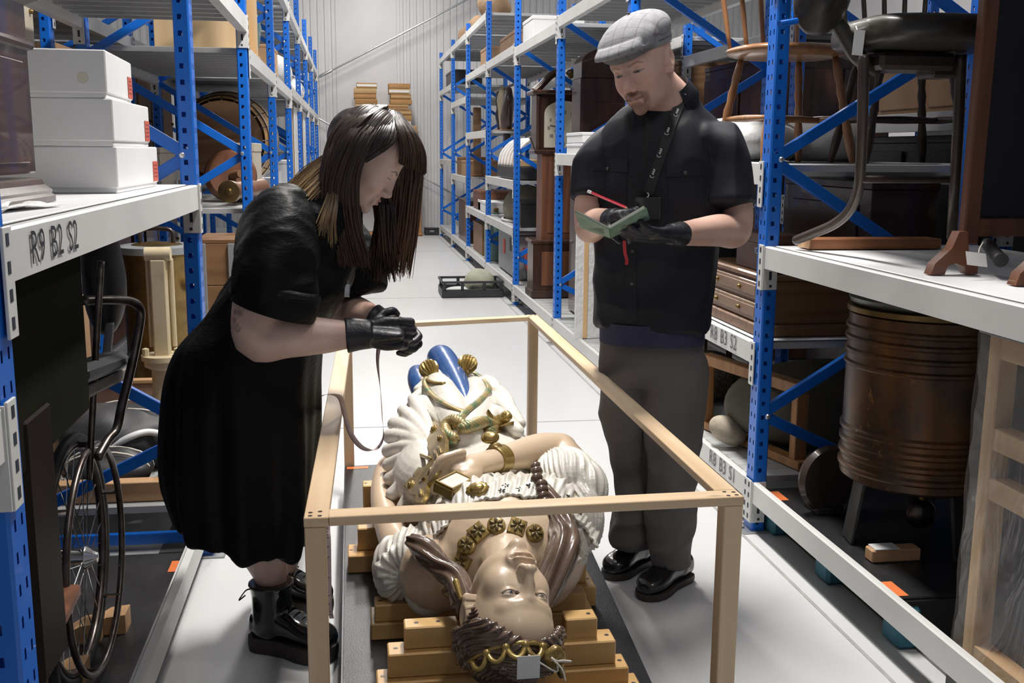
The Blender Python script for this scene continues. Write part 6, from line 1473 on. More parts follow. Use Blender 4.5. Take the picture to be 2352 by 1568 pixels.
# black cloth hanging behind the wheelchair
hb_ = thing('coat', 'black cloth bag hanging behind the wheelchair', 'bag', PY(232, 690, 2.95)); put_np(blob(PY(232, 620, 2.95), (.055, .07, .16), 6, .25, 14), 'cloth', M_BLACKP, hb_); MB().tube([PY(232, 500, 2.95), PY(232, 560, 2.95)], .006, 6).build('strap', M_BLACKP, hb_)
# platform for it
lp_ = thing('platform_dolly', 'low black vinyl platform under the wheelchair', 'platform', (-.93, 2.6, 0)); MB().box((-.94, 2.52, .0475), (.76, 1.80, .026), bev=.002).build('deck_sheet', M_VINYL, lp_)
for fy in (1.75, 2.55, 3.3):
    for fx in (-1.22, -.66): MB().box((fx, fy, .017), (.09, .12, .034), bev=.008).build('foot_block', M_TEAL, lp_)
MB().box((-.578, 3.30, .0612), (.04, .09, .0008)).build('sticker', M_ORANGE, lp_)
for k, (px_, py_) in enumerate(((250, 1420), (190, 1440), (150, 1540))):
    c = PZ(px_, py_, .095); plankless = thing('timber_wedge', ['pine wedge on the black platform beside the wheel tyre', 'pine wedge behind the spokes of the large wheel', 'pine wedge nearest the camera under the wheelchair'][k], 'wedge', (c.x, c.y, .061), 'pine wedges under the wheelchair'); MB().prism([(-.05, 0), (.05, 0), (.05, .055), (.0, .05), (-.05, .02)], (c.x, c.y-.03, .061), (1, 0, 0), (0, 0, 1), (0, .07, 0)).build('body', M_PINEX, plankless); MB().lathe([(0, .0005), (.004, .0005), (.0045, 0)], 8, (c.x+.03, c.y, .1155)).build('nail', M_SCREW, plankless)
# --- second bay, bottom level
ZB = .165
t = thing('timber_skid', 'pine beam along the near end of the second left bay', 'timber', (-.88, 3.70, ZB)); MB().box((-.88, 3.68, ZB+.036), (.72, .06, .070), bev=.003).build('beam', M_PINEX, t); MB().box((-.66, 3.92, ZB+.10), (.07, .42, .055), bev=.003).build('cross_block', M_PINEY, t); MB().box((-.66, 3.92, ZB+.046), (.07, .42, .053), bev=.003).build('cross_block', M_PINEY, t)
t = thing('plank', 'pinkish pine plank standing on edge behind the grey wrapped object', 'plank', (-.90, 4.55, ZB)); MB().box((-.90, 4.55, ZB+.12), (.72, .03, .22), bev=.003).build('board', mat('pinkish bare timber', (.42, .27, .21), .7, col2=(.36, .22, .17), nscale=6, stretch=(1, 6, 6)), t); MB().box((-.90, 4.55, ZB+.240), (.72, .045, .016), bev=.002).build('top_strip', M_PINEX, t)
bundle('wrapped_object', 'dark grey wrapped machinery on the lowest shelf of the second left bay', 'bundle', (-.88, 4.15, ZB+.105), (.26, .24, .13), mat('dark grey sheeting', (.055, .055, .058), .55, col2=(.035, .035, .038), nscale=9), 4, amp=.25, sc=12)
bundle('wrapped_object', 'black plastic wrapped bundle beside the pine cross blocks', 'bundle', (-.90, 3.86, ZB+.06), (.16, .12, .075), M_BLACKP, 9, amp=.25, sc=14)
t = thing('white_pipe', 'bent white plastic pipe over the grey wrapped machinery', 'pipe', (-.82, 3.9, ZB+.16)); MB().tube(path([PY(255, 1028, 3.95), PY(300, 1003, 3.95), PY(340, 992, 3.98), PY(385, 1000, 4.0)], 20), .013, 12).build('tube', M_BOARD, t, 180); MB().tube([PY(252, 1030, 3.95), PY(258, 1026, 3.95)], .017, 12).build('collar', M_BOARD, t)
t = thing('black_jar', 'small black canister on the wrapped machinery', 'canister', PY(333, 985, 4.2)); q = PY(333, 985, 4.2); MB().lathe([(.0, 0), (.028, 0), (.028, .05), (.031, .052), (.031, .064), (0, .066)], 18, q).build('body', M_BLACKP, t)
# cream pump
pm = thing('hand_pump', 'cream painted cast iron pump standing in the second left bay', 'pump', (-.78, 4.35, ZB)); px0, py0 = -.77, 4.35
MB().lathe([(.0, 0), (.085, 0), (.085, .02), (.05, .035), (.045, .12), (.060, .15), (.060, .19), (.048, .24), (.048, .33), (.075, .345), (.075, .365), (.085, .37), (.085, .39), (.0, .39)], 24, (px0, py0, ZB)).build('barrel', M_CREAM, pm, 40)
MB().box((px0, py0, ZB+.58), (.062, .055, .40), bev=.006).build('column', M_CREAM, pm); MB().tube([(px0-.05, py0, ZB+.80), (px0+.05, py0, ZB+.80)], .028, 16).build('head', M_CREAM, pm)
for s in (-1, 1): MB().lathe([(0, 0), (.014, 0), (.014, .03), (0, .035)], 8, (px0+s*.062, py0-.03, ZB+.39)).build('bolt', M_CREAM, pm); MB().tube([(px0+s*.045, py0+.02, ZB+.42), (px0+s*.045, py0+.02, ZB+.78)], .010, 8).build('guide_rod', M_CREAM, pm)
# brass pressure vessel behind
vs_ = thing('boiler', 'dull brass cylinder with grey lid and handle behind the cream pump', 'boiler', (-.88, 4.9, ZB)); vx, vy = -.86, 4.85
MB().lathe([(.0, 0), (.16, 0), (.17, .02), (.15, .04), (.15, .72), (.165, .74), (.165, .77), (.10, .80), (.0, .81)], 32, (vx, vy, ZB)).build('shell', M_BRASS, vs_, 40); MB().lathe([(.150, .88-.12), (.172, .76), (.172, .79), (.150, .795)], 32, (vx, vy, ZB)).build('rim', M_GREYP, vs_); MB().tube(path([(vx-.07, vy, ZB+.80), (vx-.06, vy, ZB+.86), (vx+.06, vy, ZB+.86), (vx+.07, vy, ZB+.80)], 16), .010, 8).build('handle', M_DSTEEL, vs_, 180)
MB().ball((vx+.17, vy-.08, ZB+.60), (.03, .03, .03), 12, 8).build('valve', M_CREAM, vs_, 180)
plankbox('crate', 'brown timber crate with grey lid beside the brass cylinder', 'crate', -.72, -.52, 5.0, 5.40, ZB, .95, M_WOODM, n=4, mb_=M_GREYP)
lidbox('cardboard_box', 'tall brown cardboard carton at the back of the second left bay', 'box', -1.25, -1.06, 4.0, 4.4, ZB, .80, M_KRAFT)
# --- third bay: shelf at 1.085
Z3 = 1.087
fw = thing('roller', 'turned wooden roller with brass end lying on the third left bay shelf', 'roller', (-.72, 5.85, Z3)); a, b = PY(527, 440, 5.75), PY(600, 428, 6.4); MB().tube([a, a.lerp(b, .04), a.lerp(b, .05), b], [.058, .058, .048, .048], 24).build('cylinder', M_WOODR, fw, 40); MB().lathe([(0, .0), (.058, .0), (.058, .014), (.02, .016), (.012, .03), (0, .03)], 24, a, (a-b).normalized().to_track_quat('Z', 'Y').to_matrix()).build('end_cap', M_BRASS, fw)
dr = thing('drum', 'round red-brown lacquered drum on its edge behind the roller', 'drum', (-.82, 6.3, Z3)); c = PY(530, 412, 6.2); c.z = Z3+.145; rq = Vector((.35, -1, .1)).to_track_quat('Z', 'Y').to_matrix(); MB().lathe([(0, -.05), (.13, -.05), (.145, -.03), (.145, .03), (.13, .05), (0, .04)], 36, c, rq).build('shell', M_WOODR, dr, 40); MB().tube([c+rq @ Vector((0, 0, .05)), c+rq @ Vector((.02, -.0, .16))], .022, 12).build('spindle', M_WOODM, dr)
t = lidbox('beige_cabinet', 'beige steel equipment cabinet with a louvred front on the third left bay shelf', 'cabinet', -1.20, -.98, 5.75, 6.25, Z3, Z3+.30, M_BEIGE)
mb = MB()
for k in range(7): mb.box((-1.09, 5.747, Z3+.06+k*.026), (.17, .006, .010))
mb.build('louvre', M_DSTEEL, t)
t = lidbox('cream_monitor', 'cream plastic appliance standing beside the third left upright', 'appliance', -.66, -.55, 6.3, 6.8, Z3, Z3+.33, M_BEIGE, lid=.05); MB().box((-.60, 6.297, Z3+.15), (.08, .006, .12), bev=.003).build('front_panel', M_CREAM, t)
lidbox('tool_case', 'black tool tray of small iron parts by the third left bay edge', 'tray', -.98, -.80, 5.62, 5.85, Z3, Z3+.06, M_BLACKP, lid=.012)
lidbox('pine_box', 'pale pine box with lid high on the third left bay shelf', 'box', -.98, -.56, 5.75, 6.35, 1.882, 2.06, wood('blond pine face', (.68, .49, .28), (.58, .39, .2), 'z', .8, .6), lid=.02)
t = thing('plank', 'tall pale pine plank standing at the third left upright', 'plank', (-.56, 6.12, 1.882)); MB().box((-.545, 6.4, 2.25), (.05, .16, .72), bev=.003).build('board', M_PINEZ, t); MB().box((-.545, 6.4, 1.90), (.07, .2, .03), bev=.003).build('foot', M_PINEZ, t)
# barrel and others on farther left shelves
br = thing('barrel', 'honey coloured wooden barrel with steel hoops lying on the fourth left bay shelf', 'barrel', (-.93, 8.1, Z3)); bc_ = Vector((-.88, 8.1, Z3+.355))
for k in range(20):
    a0, a1 = 2*PI*k/20+.01, 2*PI*(k+1)/20-.01; rows = []
    for j in range(9):
        y = -.42+.84*j/8; r = .35-.06*(2*j/8-1)**2; rows.append([bc_+Vector((math.cos(a)*r, y, math.sin(a)*r)) for a in (a0, (a0+a1)/2, a1)]+[bc_+Vector((math.cos(a)*(r-.02), y, math.sin(a)*(r-.02))) for a in (a1, a0)])
    MB().grid(rows, cv=True).build('stave', wood('barrel oak', (.46, .28, .12), (.34, .19, .075), 'y', 1.0, .45, knots=False), br, 40)
for y, r in ((-.34, .318), (-.15, .347), (.15, .347), (.34, .318)): MB().tube([bc_+Vector((math.cos(a)*r, y, math.sin(a)*r)) for a in [2*PI*k/40 for k in range(40)]], [(.018, .004)]*40, 6, closed=True).build('hoop', M_STEEL, br)
MB().lathe([(0, 0), (.27, 0), (.27, .02)], 32, bc_+Vector((0, -.40, 0)), ROTX(PI/2)).build('head', M_WOODM, br)
lidbox('white_carton', 'white carton on the fifth left bay shelf', 'box', -.95, -.55, 9.6, 10.2, Z3, Z3+.20, M_CARD)
lidbox('white_carton', 'low white document box on the fourth left bay shelf edge', 'box', -.80, -.54, 7.55, 7.72, Z3, Z3+.10, M_CARD)
lidbox('pine_box', 'small pine box on the upper shelf of the fourth left bay', 'box', -.80, -.54, 7.9, 8.5, 1.882, 2.12, M_PINEX, lid=.02)
vz = thing('vase', 'tall teal glazed vase on the upper shelf of the fourth left bay', 'vase', (-.66, 7.6, 1.882)); MB().lathe([(0, 0), (.05, 0), (.06, .03), (.035, .10), (.06, .22), (.075, .32), (.05, .42), (.028, .47), (.04, .50), (.0, .50)], 24, (-.66, 7.62, 1.882)).build('body', mat('teal glaze', (.10, .25, .26), .2, col2=(.2, .3, .28), nscale=9, coat=.5), vz, 180); MB().lathe([(.0, .5), (.042, .5), (.042, .51), (0, .512)], 20, (-.66, 7.62, 1.882)).build('rim', M_BRASS, vz)
bundle('wrapped_object', 'white tissue bundle on the upper shelf of the fifth left bay', 'bundle', (-.72, 9.9, 2.06), (.22, .32, .17), M_WRAP, 12)
bundle('wrapped_object', 'pale tissue bundle on the upper shelf of the sixth left bay', 'bundle', (-.72, 12.94, 2.06), (.2, .28, .17), M_WRAP, 13)
for k, (yy, zz, hh) in enumerate(((10.9, Z3, .72), (11.9, Z3, .80), (12.9, Z3, .74))):
    t = thing('framed_panel', f'plastic wrapped framed panel, {ORD[k]} of the row in the far left bays', 'panel', (-.6, yy, zz), 'wrapped framed panels'); MB().box((-.56, yy, zz+hh/2), (.03, .62, hh), bev=.003).build('frame', M_PINEZ, t); MB().box((-.535, yy, zz+hh/2), (.012, .60, hh*.98), bev=.003).build('wrap', M_WRAP, t)
for k in range(9):
    b = 3+k % 5; y0_ = YLs[b]+.15+.35*(k % 3); z0_ = (.167, 1.087, 1.922)[k % 3] if b > 3 else (.167, 1.087, 1.882)[k % 3]
    if k % 3 == 1: y0_ += .9
    lidbox('storage_box', ['plain brown carton', 'grey archive carton', 'dark wooden case', 'flat kraft parcel', 'blue-grey carton', 'small tan case', 'tall brown case', 'pale grey carton', 'long kraft carton'][k]+f' on a shelf of the {ORD[b]} left bay', 'box', -1.15, -.62-.03*(k % 4), y0_, y0_+.42, z0_, z0_+.22+.05*(k % 4), [M_KRAFT, M_GREYP, M_WOODD, M_KRAFT, M_BEIGE, M_WOODM, M_WOODR, M_CARD, M_KRAFT][k], 'cartons in the far left bays')
# shelves behind (rear row): furniture seen between the uprights
for k, (x0_, x1_, y0_, y1_, z0_, z1_, m_, lab) in enumerate(((-2.1, -1.45, 3.8, 5.2, .195, .95, M_WOODD, 'dark sideboard in the rear left rack behind the pump'), (-2.15, -1.45, 4.0, 5.3, 1.055, 1.62, M_WOODM, 'brown chest in the rear left rack above the sideboard'), (-2.1, -1.45, 5.7, 7.2, .195, 1.05, M_WOODR, 'red-brown wardrobe in the rear left rack'), (-2.1, -1.45, 5.7, 7.1, 1.205, 1.9, M_KRAFT, 'stacked kraft cartons in the rear left rack'), (-2.1, -1.45, 7.7, 9.1, .195, 1.1, M_WOODD, 'dark dresser in the far rear left rack'), (-2.1, -1.45, 7.7, 9.1, 1.205, 1.95, M_WOODM, 'brown bookcase in the far rear left rack'), (-2.1, -1.45, 1.9, 3.3, .195, 1.1, M_WOODD, 'dark cupboard behind the wheelchair'), (-2.1, -1.42, 3.85, 5.2, 1.76, 2.2, M_BEIGE, 'beige case on the upper rear left shelf'), (-2.1, -1.45, 2.0, 3.2, 1.205, 1.75, M_WOODR, 'red-brown trunk behind the archive boxes'))):
    t = lidbox('furniture_case', lab, 'furniture', x0_, x1_, y0_, y1_, z0_, z1_, m_, 'furniture in the rear left rack')
    for j in range(3): MB().box((x1_+.006, y0_+(y1_-y0_)*(j+.5)/3, (z0_+z1_)/2-.01), (.016, (y1_-y0_)/3-.03, (z1_-z0_)*.78), bev=.004).build('door_panel', m_, t); MB().ball((x1_+.022, y0_+(y1_-y0_)*(j+.85)/3, (z0_+z1_)/2), .012, 10, 6).build('knob', M_BRASS, t)
# ================================================================== RIGHT RACK CONTENTS
ZR = 1.064
# --- dark dentist style chair on the near right shelf: padded seat, curved tubular legs
dc = thing('padded_chair', 'dark padded chair with bent tubular legs on the near right shelf', 'chair', (1.72, 3.0, ZR))
M_HIDE = mat('dark brown hide', (0.022, 0.018, 0.013), 0.42, col2=(0.03, 0.025, 0.018), nscale=6, coat=.15)
M_TUBE = mat('brown enamelled tube', (0.075, 0.055, 0.045), 0.35, .2, col2=(.05, .035, .03), nscale=12, coat=.2)
mb = MB(); c = PY(2105, 82, 3.0); loft(mb, [(c+Vector((-.20, 0, 0)), Vector((0, .10, 0)), Vector((0, 0, .030)), 3), (c+Vector((-.15, 0, 0)), Vector((0, .22, 0)), Vector((0, 0, .048)), 3), (c+Vector((.10, 0, .0)), Vector((0, .24, 0)), Vector((0, 0, .052)), 3), (c+Vector((.22, 0, 0)), Vector((0, .2, 0)), Vector((0, 0, .045)), 3)], 32, 24); mb.build('seat', M_HIDE, dc, 60)
mb = MB(); c2 = PY(1888, 20, 2.95); mb.ball(c2+Vector((0, 0, .04)), (.085, .05, .12), 24, 16, rot=ROTY(.25)); mb.ball(c2+Vector((-.01, -.02, .05)), (.06, .05, .085), 20, 12, rot=ROTY(.25)); put_np(remesh(mb, .008, 4), 'backrest', M_HIDE, dc)
limb(MB(), [PY(1925, 55, 2.98), PY(1950, 95, 2.98), PY(1975, 135, 2.98), PY(2010, 160, 3.0)], [.022, .026, .024, .02], 12, 16).build('back_bracket', M_HIDE, dc, 180)
MB().box(PY(2080, 145, 3.0), (.24, .16, .05), bev=.012).build('under_frame', M_TUBE, dc); MB().box(PY(2150, 165, 3.0), (.08, .10, .04), bev=.008).build('pivot_block', M_TUBE, dc)
MB().tube(path([PY(1984, 125, 2.94), PY(1982, 250, 2.95), PY(1977, 380, 2.98), PY(1970, 440, 3.02), PY(1950, 485, 3.08), PY(1915, 515, 3.16), PY(1870, 535, 3.26), PY(1828, 552, 3.35)], 44), .0165, 14).build('leg', M_TUBE, dc, 180)
MB().tube(path([PY(2208, 125, 2.94), PY(2203, 250, 2.95), PY(2196, 380, 2.97), PY(2190, 480, 3.0), PY(2186, 545, 3.05)], 30), .0165, 14).build('leg', M_TUBE, dc, 180)
MB().tube([PY(1978, 412, 2.99), PY(2190, 412, 2.99)], .012, 10).build('stretcher', M_TUBE, dc)
MB().tube([PY(1790, 55, 2.9), PY(1830, 48, 2.92)], .009, 10).build('handle', M_BLUE, dc)
tg2 = thing('paper_tag', 'white paper tag hanging from the padded chair', 'tag', PY(1972, 100, 2.72)); MB().box(PY(1972, 98, 2.74), (.030, .0008, .066), ROTY(.06)).build('card', M_PAPER, tg2); MB().tube([PY(1966, 60, 2.78), PY(1970, 72, 2.74)], .0014, 5).build('string', M_STRING, tg2)
# --- timber under it
t = thing('plank', 'reddish pine plank lying flat on the near right shelf', 'plank', (1.75, 3.36, ZR)); MB().box((1.755, 3.36, ZR+.0175), (.47, .10, .034), ROTZ(-.02), bev=.002).build('board', wood('reddish pine', (.36, .15, .06), (.24, .09, .035), 'x', 1.0, .5, knots=False), t); MB().box((1.519, 3.362, ZR+.0175), (.004, .096, .031), ROTZ(-.02)).build('end_grain', M_PINEX, t)
# --- blackboard easel
ee = thing('blackboard', 'framed blackboard on a wooden easel at the right edge of the near right shelf', 'blackboard', (1.85, 2.5, ZR))
W_EAS = wood('red mahogany frame', (.17, .062, .028), (.10, .036, .016), 'z', 1.2, .42, knots=False, coat=.1)
bl, bt_ = PY(2222, 560, 2.66), PY(2278, -60, 2.66)
MB().bar(bl, bt_, .035, .045, up=(1, 0, 0), bev=.004).build('stile', W_EAS, ee); MB().bar(bl+Vector((.42, 0, .10)), bt_+Vector((.42, 0, 0)), .035, .045, up=(1, 0, 0), bev=.004).build('stile', W_EAS, ee)
MB().box((bl.x+.24, 2.66, 1.185), (.46, .03, .05), bev=.004).build('rail', W_EAS, ee); MB().box((bl.x+.25, 2.672, 1.56), (.44, .012, .72), bev=.002).build('board', mat('slate black paint', (.008, .009, .012), .5, col2=(.013, .014, .018), nscale=5), ee)
def foot(c, s, par):
    poly = [(-.085, 0), (-.045, 0), (-.038, .022), (-.016, .030), (.010, .022), (.022, 0), (.050, 0), (.050, .026), (.020, .062), (.012, .115), (-.012, .115), (-.030, .070), (-.075, .030)]
    return MB().prism([(u*s, v*s) for u, v in poly], (c[0], c[1]-.018, c[2]), (1, 0, 0), (0, 0, 1), (0, .036, 0)).build('foot', W_EAS, par)
foot((1.615, 2.60, ZR), 1.0, ee); foot((1.70, 2.36, ZR), 1.0, ee)
tg3 = thing('paper_tag', 'white paper tag tied to the foot of the blackboard easel', 'tag', PY(2243, 598, 2.5)); MB().box(PY(2243, 595, 2.50), (.058, .0008, .038), ROTY(.12) @ ROTX(-.5)).build('card', M_PAPER, tg3); MB().tube(path([PY(2258, 556, 2.54), PY(2250, 570, 2.52), PY(2248, 580, 2.51)], 8), .0016, 5).build('string', M_STRING, tg3)
t = thing('iron_bar', 'short black iron bar lying behind the easel foot tag', 'bar', (1.68, 2.58, ZR)); MB().tube([PY(2268, 560, 2.68), PY(2298, 596, 2.50)], .017, 16).build('bar', M_RUBBER, t); MB().tube([PY(2297, 595, 2.50), PY(2300, 598, 2.49)], .019, 16).build('ferrule', M_BLACKP, t)
t = thing('tape_scrap', 'torn scrap of clear tape stuck to the near right shelf edge', 'tape', PY(1985, 600, 2.9)); MB().grid([[Vector((1.452+.03*i/4, 2.86+.07*j/4, 1.067+.006*math.sin(i+j))) for j in range(5)] for i in range(5)]).build('scrap', M_FILM, t, 180)
# --- copper drum with ribbed lid on three legs
dm = thing('metal_drum', 'tall rusty brown metal drum with ribbed bands and grey lid under the near right shelf', 'drum', (1.77, 2.92, .06)); dx_, dy_ = 1.765, 2.98
M_RUST, nt_, b_ = new_mat('rusty copper sheet'); v_ = _obj(nt_, (1, 1, .6)); f_ = _ramp(nt_, _noise(nt_, 7.0, v_, 6.0, .7), [(.42, 0.0), (.68, 1.0)]); c_ = _mix(nt_, f_, (.070, .046, .036), (.17, .075, .022)); f2 = _ramp(nt_, _noise(nt_, 26.0, v_, 5.0, .8), [(.60, 0.0), (.72, 1.0)]); c_ = _mix(nt_, f2, c_, (.34, .16, .03))
nt_.links.new(c_, b_.inputs['Base Color']); b_.inputs['Metallic'].default_value = .55; b_.inputs['Roughness'].default_value = .34; _bump(nt_, b_, f2, .25, .003)
R_ = .232; prof = [(.0, .37), (R_-.012, .37), (R_, .38)]
for z in (.40, .44, .48, .52): prof += [(R_, z), (R_+.007, z+.008), (R_+.007, z+.018), (R_, z+.026)]
prof += [(R_, .70)]
for z in (.73, .77, .81, .845): prof += [(R_, z), (R_+.007, z+.006), (R_+.007, z+.014), (R_, z+.02)]
prof += [(R_, .895), (R_-.01, .90), (0, .90)]
MB().lathe(prof, 64, (dx_, dy_, 0)).build('shell', M_RUST, dm, 40)
MB().lathe([(R_-.004, .900), (R_+.006, .902), (R_+.006, .918), (R_-.004, .920)], 64, (dx_, dy_, 0)).build('rim_band', M_BRASS, dm)
MB().lathe([(R_-.012, .920), (R_-.002, .930), (R_+.004, .945), (R_-.006, .957), (R_-.018, .962), (R_-.006, .972), (R_-.004, .985), (R_-.018, .994), (0, 1.0)], 64, (dx_, dy_, 0)).build('lid', mat('grey green dented zinc', (.16, .165, .145), .42, .6, col2=(.11, .115, .10), nscale=9), dm, 60)
for k in range(3): a = 2*PI*k/3+.9; MB().bar((dx_+math.cos(a)*.17, dy_+math.sin(a)*.17, .372), (dx_+math.cos(a)*.20, dy_+math.sin(a)*.20, .152), .09, .012, up=(math.cos(a), math.sin(a), 0), bev=.003).build('leg', mat('dark grey cast iron', (.07, .07, .065), .5, .5, col2=(.04, .04, .04), nscale=12), dm)
MB().tube([(dx_+.02, dy_-.02, .37), (dx_+.02, dy_-.02, .27)], .010, 10).build('drain_pipe', M_BRASS, dm); MB().ball((dx_+.02, dy_-.02, .25), (.05, .03, .05), 18, 12).build('valve', M_DSTEEL, dm, 180)
# --- black dolly with teal feet
dy2 = thing('platform_dolly', 'black covered platform with teal feet and orange stickers under the metal drum', 'platform', (1.85, 3.05, 0))
MB().box((1.93, 3.06, .140), (.90, .98, .022), bev=.003).build('deck_sheet', M_VINYL, dy2)
MB().box((1.94, 2.566, .072), (.86, .008, .142), bev=.002).build('skirt', M_VINYL, dy2); MB().box((1.60, 3.545, .072), (.20, .008, .142), bev=.002).build('skirt', M_VINYL, dy2)
for (fx, fy) in ((1.535, 2.60), (1.535, 3.05), (1.535, 3.50), (2.28, 2.60), (2.28, 3.50)): MB().box((fx, fy, .064), (.07, .10, .128), bev=.012).build('foot_block', M_TEAL, dy2)
for yy in (2.63, 3.46): MB().box((1.515, yy, .1522), (.05, .10, .0008)).build('sticker', M_ORANGE, dy2)
t = thing('timber_wedge', 'short pine block with a white pad on the black platform below the drum', 'wedge', (1.70, 2.80, .152)); MB().box((1.63, 2.84, .172), (.16, .05, .040), bev=.004).build('body', M_PINEX, t); MB().box((1.60, 2.84, .194), (.08, .05, .004), bev=.001).build('pad', M_BOARD, t)
t = thing('timber_wedge', 'dark curved machine casting standing on the black platform', 'casting', (1.72, 3.30, .152)); MB().lathe([(0, -.02), (.11, -.02), (.12, 0), (.11, .02), (0, .02)], 30, (1.62, 3.28, .273), ROTX(PI/2) @ ROTY(.2), a0=0, a1=2*PI).build('disc', M_TUBE, t, 40); MB().box((1.62, 3.30, .165), (.10, .12, .026), bev=.004).build('base', M_DSTEEL, t)
# --- framed picture crate wrapped in clear film
fc = thing('wrapped_frame_crate', 'pine frame crate wrapped in clear plastic film at the lower right', 'crate', (1.90, 2.25, .02)); fx0, fx1, fy0, fy1, fz0, fz1 = 1.52, 1.60, 1.68, 2.30, .105, .955
for z in (fz0+.03, .575, .70, fz1-.03): MB().box(((fx0+fx1)/2, (fy0+fy1)/2, z), (.05, fy1-fy0-.07, .055), bev=.003).build('rail', M_PINEY, fc)
for y in (fy0+.02, (fy0+fy1)/2, fy1-.02): MB().box(((fx0+fx1)/2, y, (fz0+fz1)/2), (.055, .045, fz1-fz0), bev=.003).build('stile', M_PINEZ, fc)
MB().box((fx1-.012, (fy0+fy1)/2, (fz0+fz1)/2), (.012, fy1-fy0-.06, fz1-fz0-.06)).build('back_board', mat('dark wrapped canvas', (.012, .012, .016), .3, col2=(.03, .03, .034), nscale=5), fc)
rows = [[Vector((fx0-.012+.006*math.sin(i*.9+j*1.3)*math.sin(j*.5), fy0+(fy1-fy0)*i/30, fz0+(fz1-fz0)*j/26)) for j in range(27)] for i in range(31)]; MB().grid(rows).build('film', M_FILM, fc, 180)
rows = [[Vector((fx0-.012+(.10)*i/4, fy1+.012+.004*math.sin(j), fz0+(fz1-fz0)*j/26)) for j in range(27)] for i in range(5)]; MB().grid(rows).build('film', M_FILM, fc, 180)
MB().box(((fx0+fx1)/2+.03, (fy0+fy1)/2, .052), (.20, .62, .100), bev=.006).build('plinth', M_VINYL, fc); MB().box(((fx0+fx1)/2, (fy0+fy1)/2, fz1+.006), (.11, .64, .010), bev=.003).build('top_board', M_GREYP, fc)
# --- second bay: chest of drawers, case, tag
zc = .706; chs = thing('drawer_chest', 'small oak chest with two drawers on the second right bay shelf', 'chest', (1.70, 3.95, zc))
W_OAKX = wood('oak chest side', (.20, .105, .055), (.13, .065, .032), 'x', 1.3, .45, knots=False, coat=.1); W_OAKY = wood('oak chest front', (.24, .15, .095), (.17, .10, .06), 'y', 1.3, .45, knots=False, coat=.1)
hx0, hx1, hy0, hy1 = 1.50, 1.90, 3.645, 4.30
MB().box(((hx0+hx1)/2, (hy0+hy1)/2, zc+.024), (hx1-hx0+.03, hy1-hy0+.03, .046), bev=.006).build('plinth', W_OAKX, chs); MB().box(((hx0+hx1)/2, (hy0+hy1)/2, zc+.128), (hx1-hx0, hy1-hy0, .165), bev=.003).build('carcass', W_OAKX, chs); MB().box(((hx0+hx1)/2, (hy0+hy1)/2, zc+.222), (hx1-hx0+.024, hy1-hy0+.024, .022), bev=.006).build('top', W_OAKX, chs)
for z in (zc+.088, zc+.168):
    d_ = MB().box((hx0-.004, (hy0+hy1)/2, z), (.012, hy1-hy0-.07, .068), bev=.004).build('drawer', W_OAKY, chs); MB().box((hx0-.010, (hy0+hy1)/2, z), (.004, hy1-hy0-.11, .040), bev=.002).build('field_panel', W_OAKY, d_)
    for yy in (3.85, 4.10): MB().ball((hx0-.018, yy, z), .009, 10, 6).build('knob', M_BRASS, d_)
t = lidbox('leather_case', 'brown leather case with metal clasp on top of the oak chest', 'case', 1.53, 1.66, 3.70, 4.02, zc+.234, zc+.375, mat('brown case leather', (.13, .065, .04), .4, col2=(.09, .045, .03), nscale=7, coat=.1), lid=.035); MB().box((1.526, 3.80, zc+.31), (.006, .03, .022), bev=.003).build('clasp', M_CHROME, t)
MB().tube(path([(1.55, 3.66, zc+.24), (1.60, 3.67, zc+.238), (1.72, 3.68, zc+.238), (1.80, 3.70, zc+.24)], 14), .006, 8).build('cable', M_BLACKP, t, 180)
t = thing('paper_tag', 'white paper tag hanging beside the brown leather case', 'tag', (1.50, 3.63, zc+.26)); MB().box((1.510, 3.630, zc+.305), (.036, .0008, .058)).build('card', M_PAPER, t); MB().tube([(1.510, 3.630, zc+.33), (1.52, 3.68, zc+.38)], .0012, 5).build('string', M_STRING, t)
# lowest level: canvas covered stone, pine trestle, pipe, net, small table legs
zl = .192
st2 = thing('carved_stone', 'long boulder with pale broken end under a dark canvas cover in the second right bay', 'stone', (1.80, 4.0, zl)); put_np(blob((1.92, 3.98, zl+.165), (.40, .26, .19), 8, .06, 5, 40, 24, flat=-.16), 'canvas_cover', M_CANV, st2); put_np(blob(PY(1672, 988, 3.97), (.085, .06, .055), 15, .08, 9, 30, 18, rot=ROTY(.5)), 'stone_end', mat('pale granite', (.42, .37, .29), .8, col2=(.33, .28, .21), nscale=40, bump=.3, bscale=60), st2)
tr = thing('trestle', 'honey pine trestle standing at the near end of the second right bay', 'trestle', (1.70, 3.72, zl)); W_TR = wood('orange pine', (.40, .20, .075), (.28, .13, .045), 'z', 1.3, .45, knots=False)
a_, b_t = Vector((1.52, 4.30, .50)), Vector((1.685, 3.66, .50))
MB().bar(a_, b_t, .055, .045, bev=.003).build('top_rail', W_TR, tr); MB().bar(b_t+Vector((0, .02, -.02)), Vector((1.685, 3.68, zl+.03)), .05, .05, up=(1, 0, 0), bev=.003).build('leg', W_TR, tr); MB().bar(a_+Vector((0, -.02, -.02)), Vector((1.525, 4.28, zl+.03)), .05, .05, up=(1, 0, 0), bev=.003).build('leg', W_TR, tr); MB().bar(Vector((1.52, 4.32, zl+.017)), Vector((1.69, 3.62, zl+.017)), .06, .032, bev=.003).build('foot_rail', W_TR, tr)
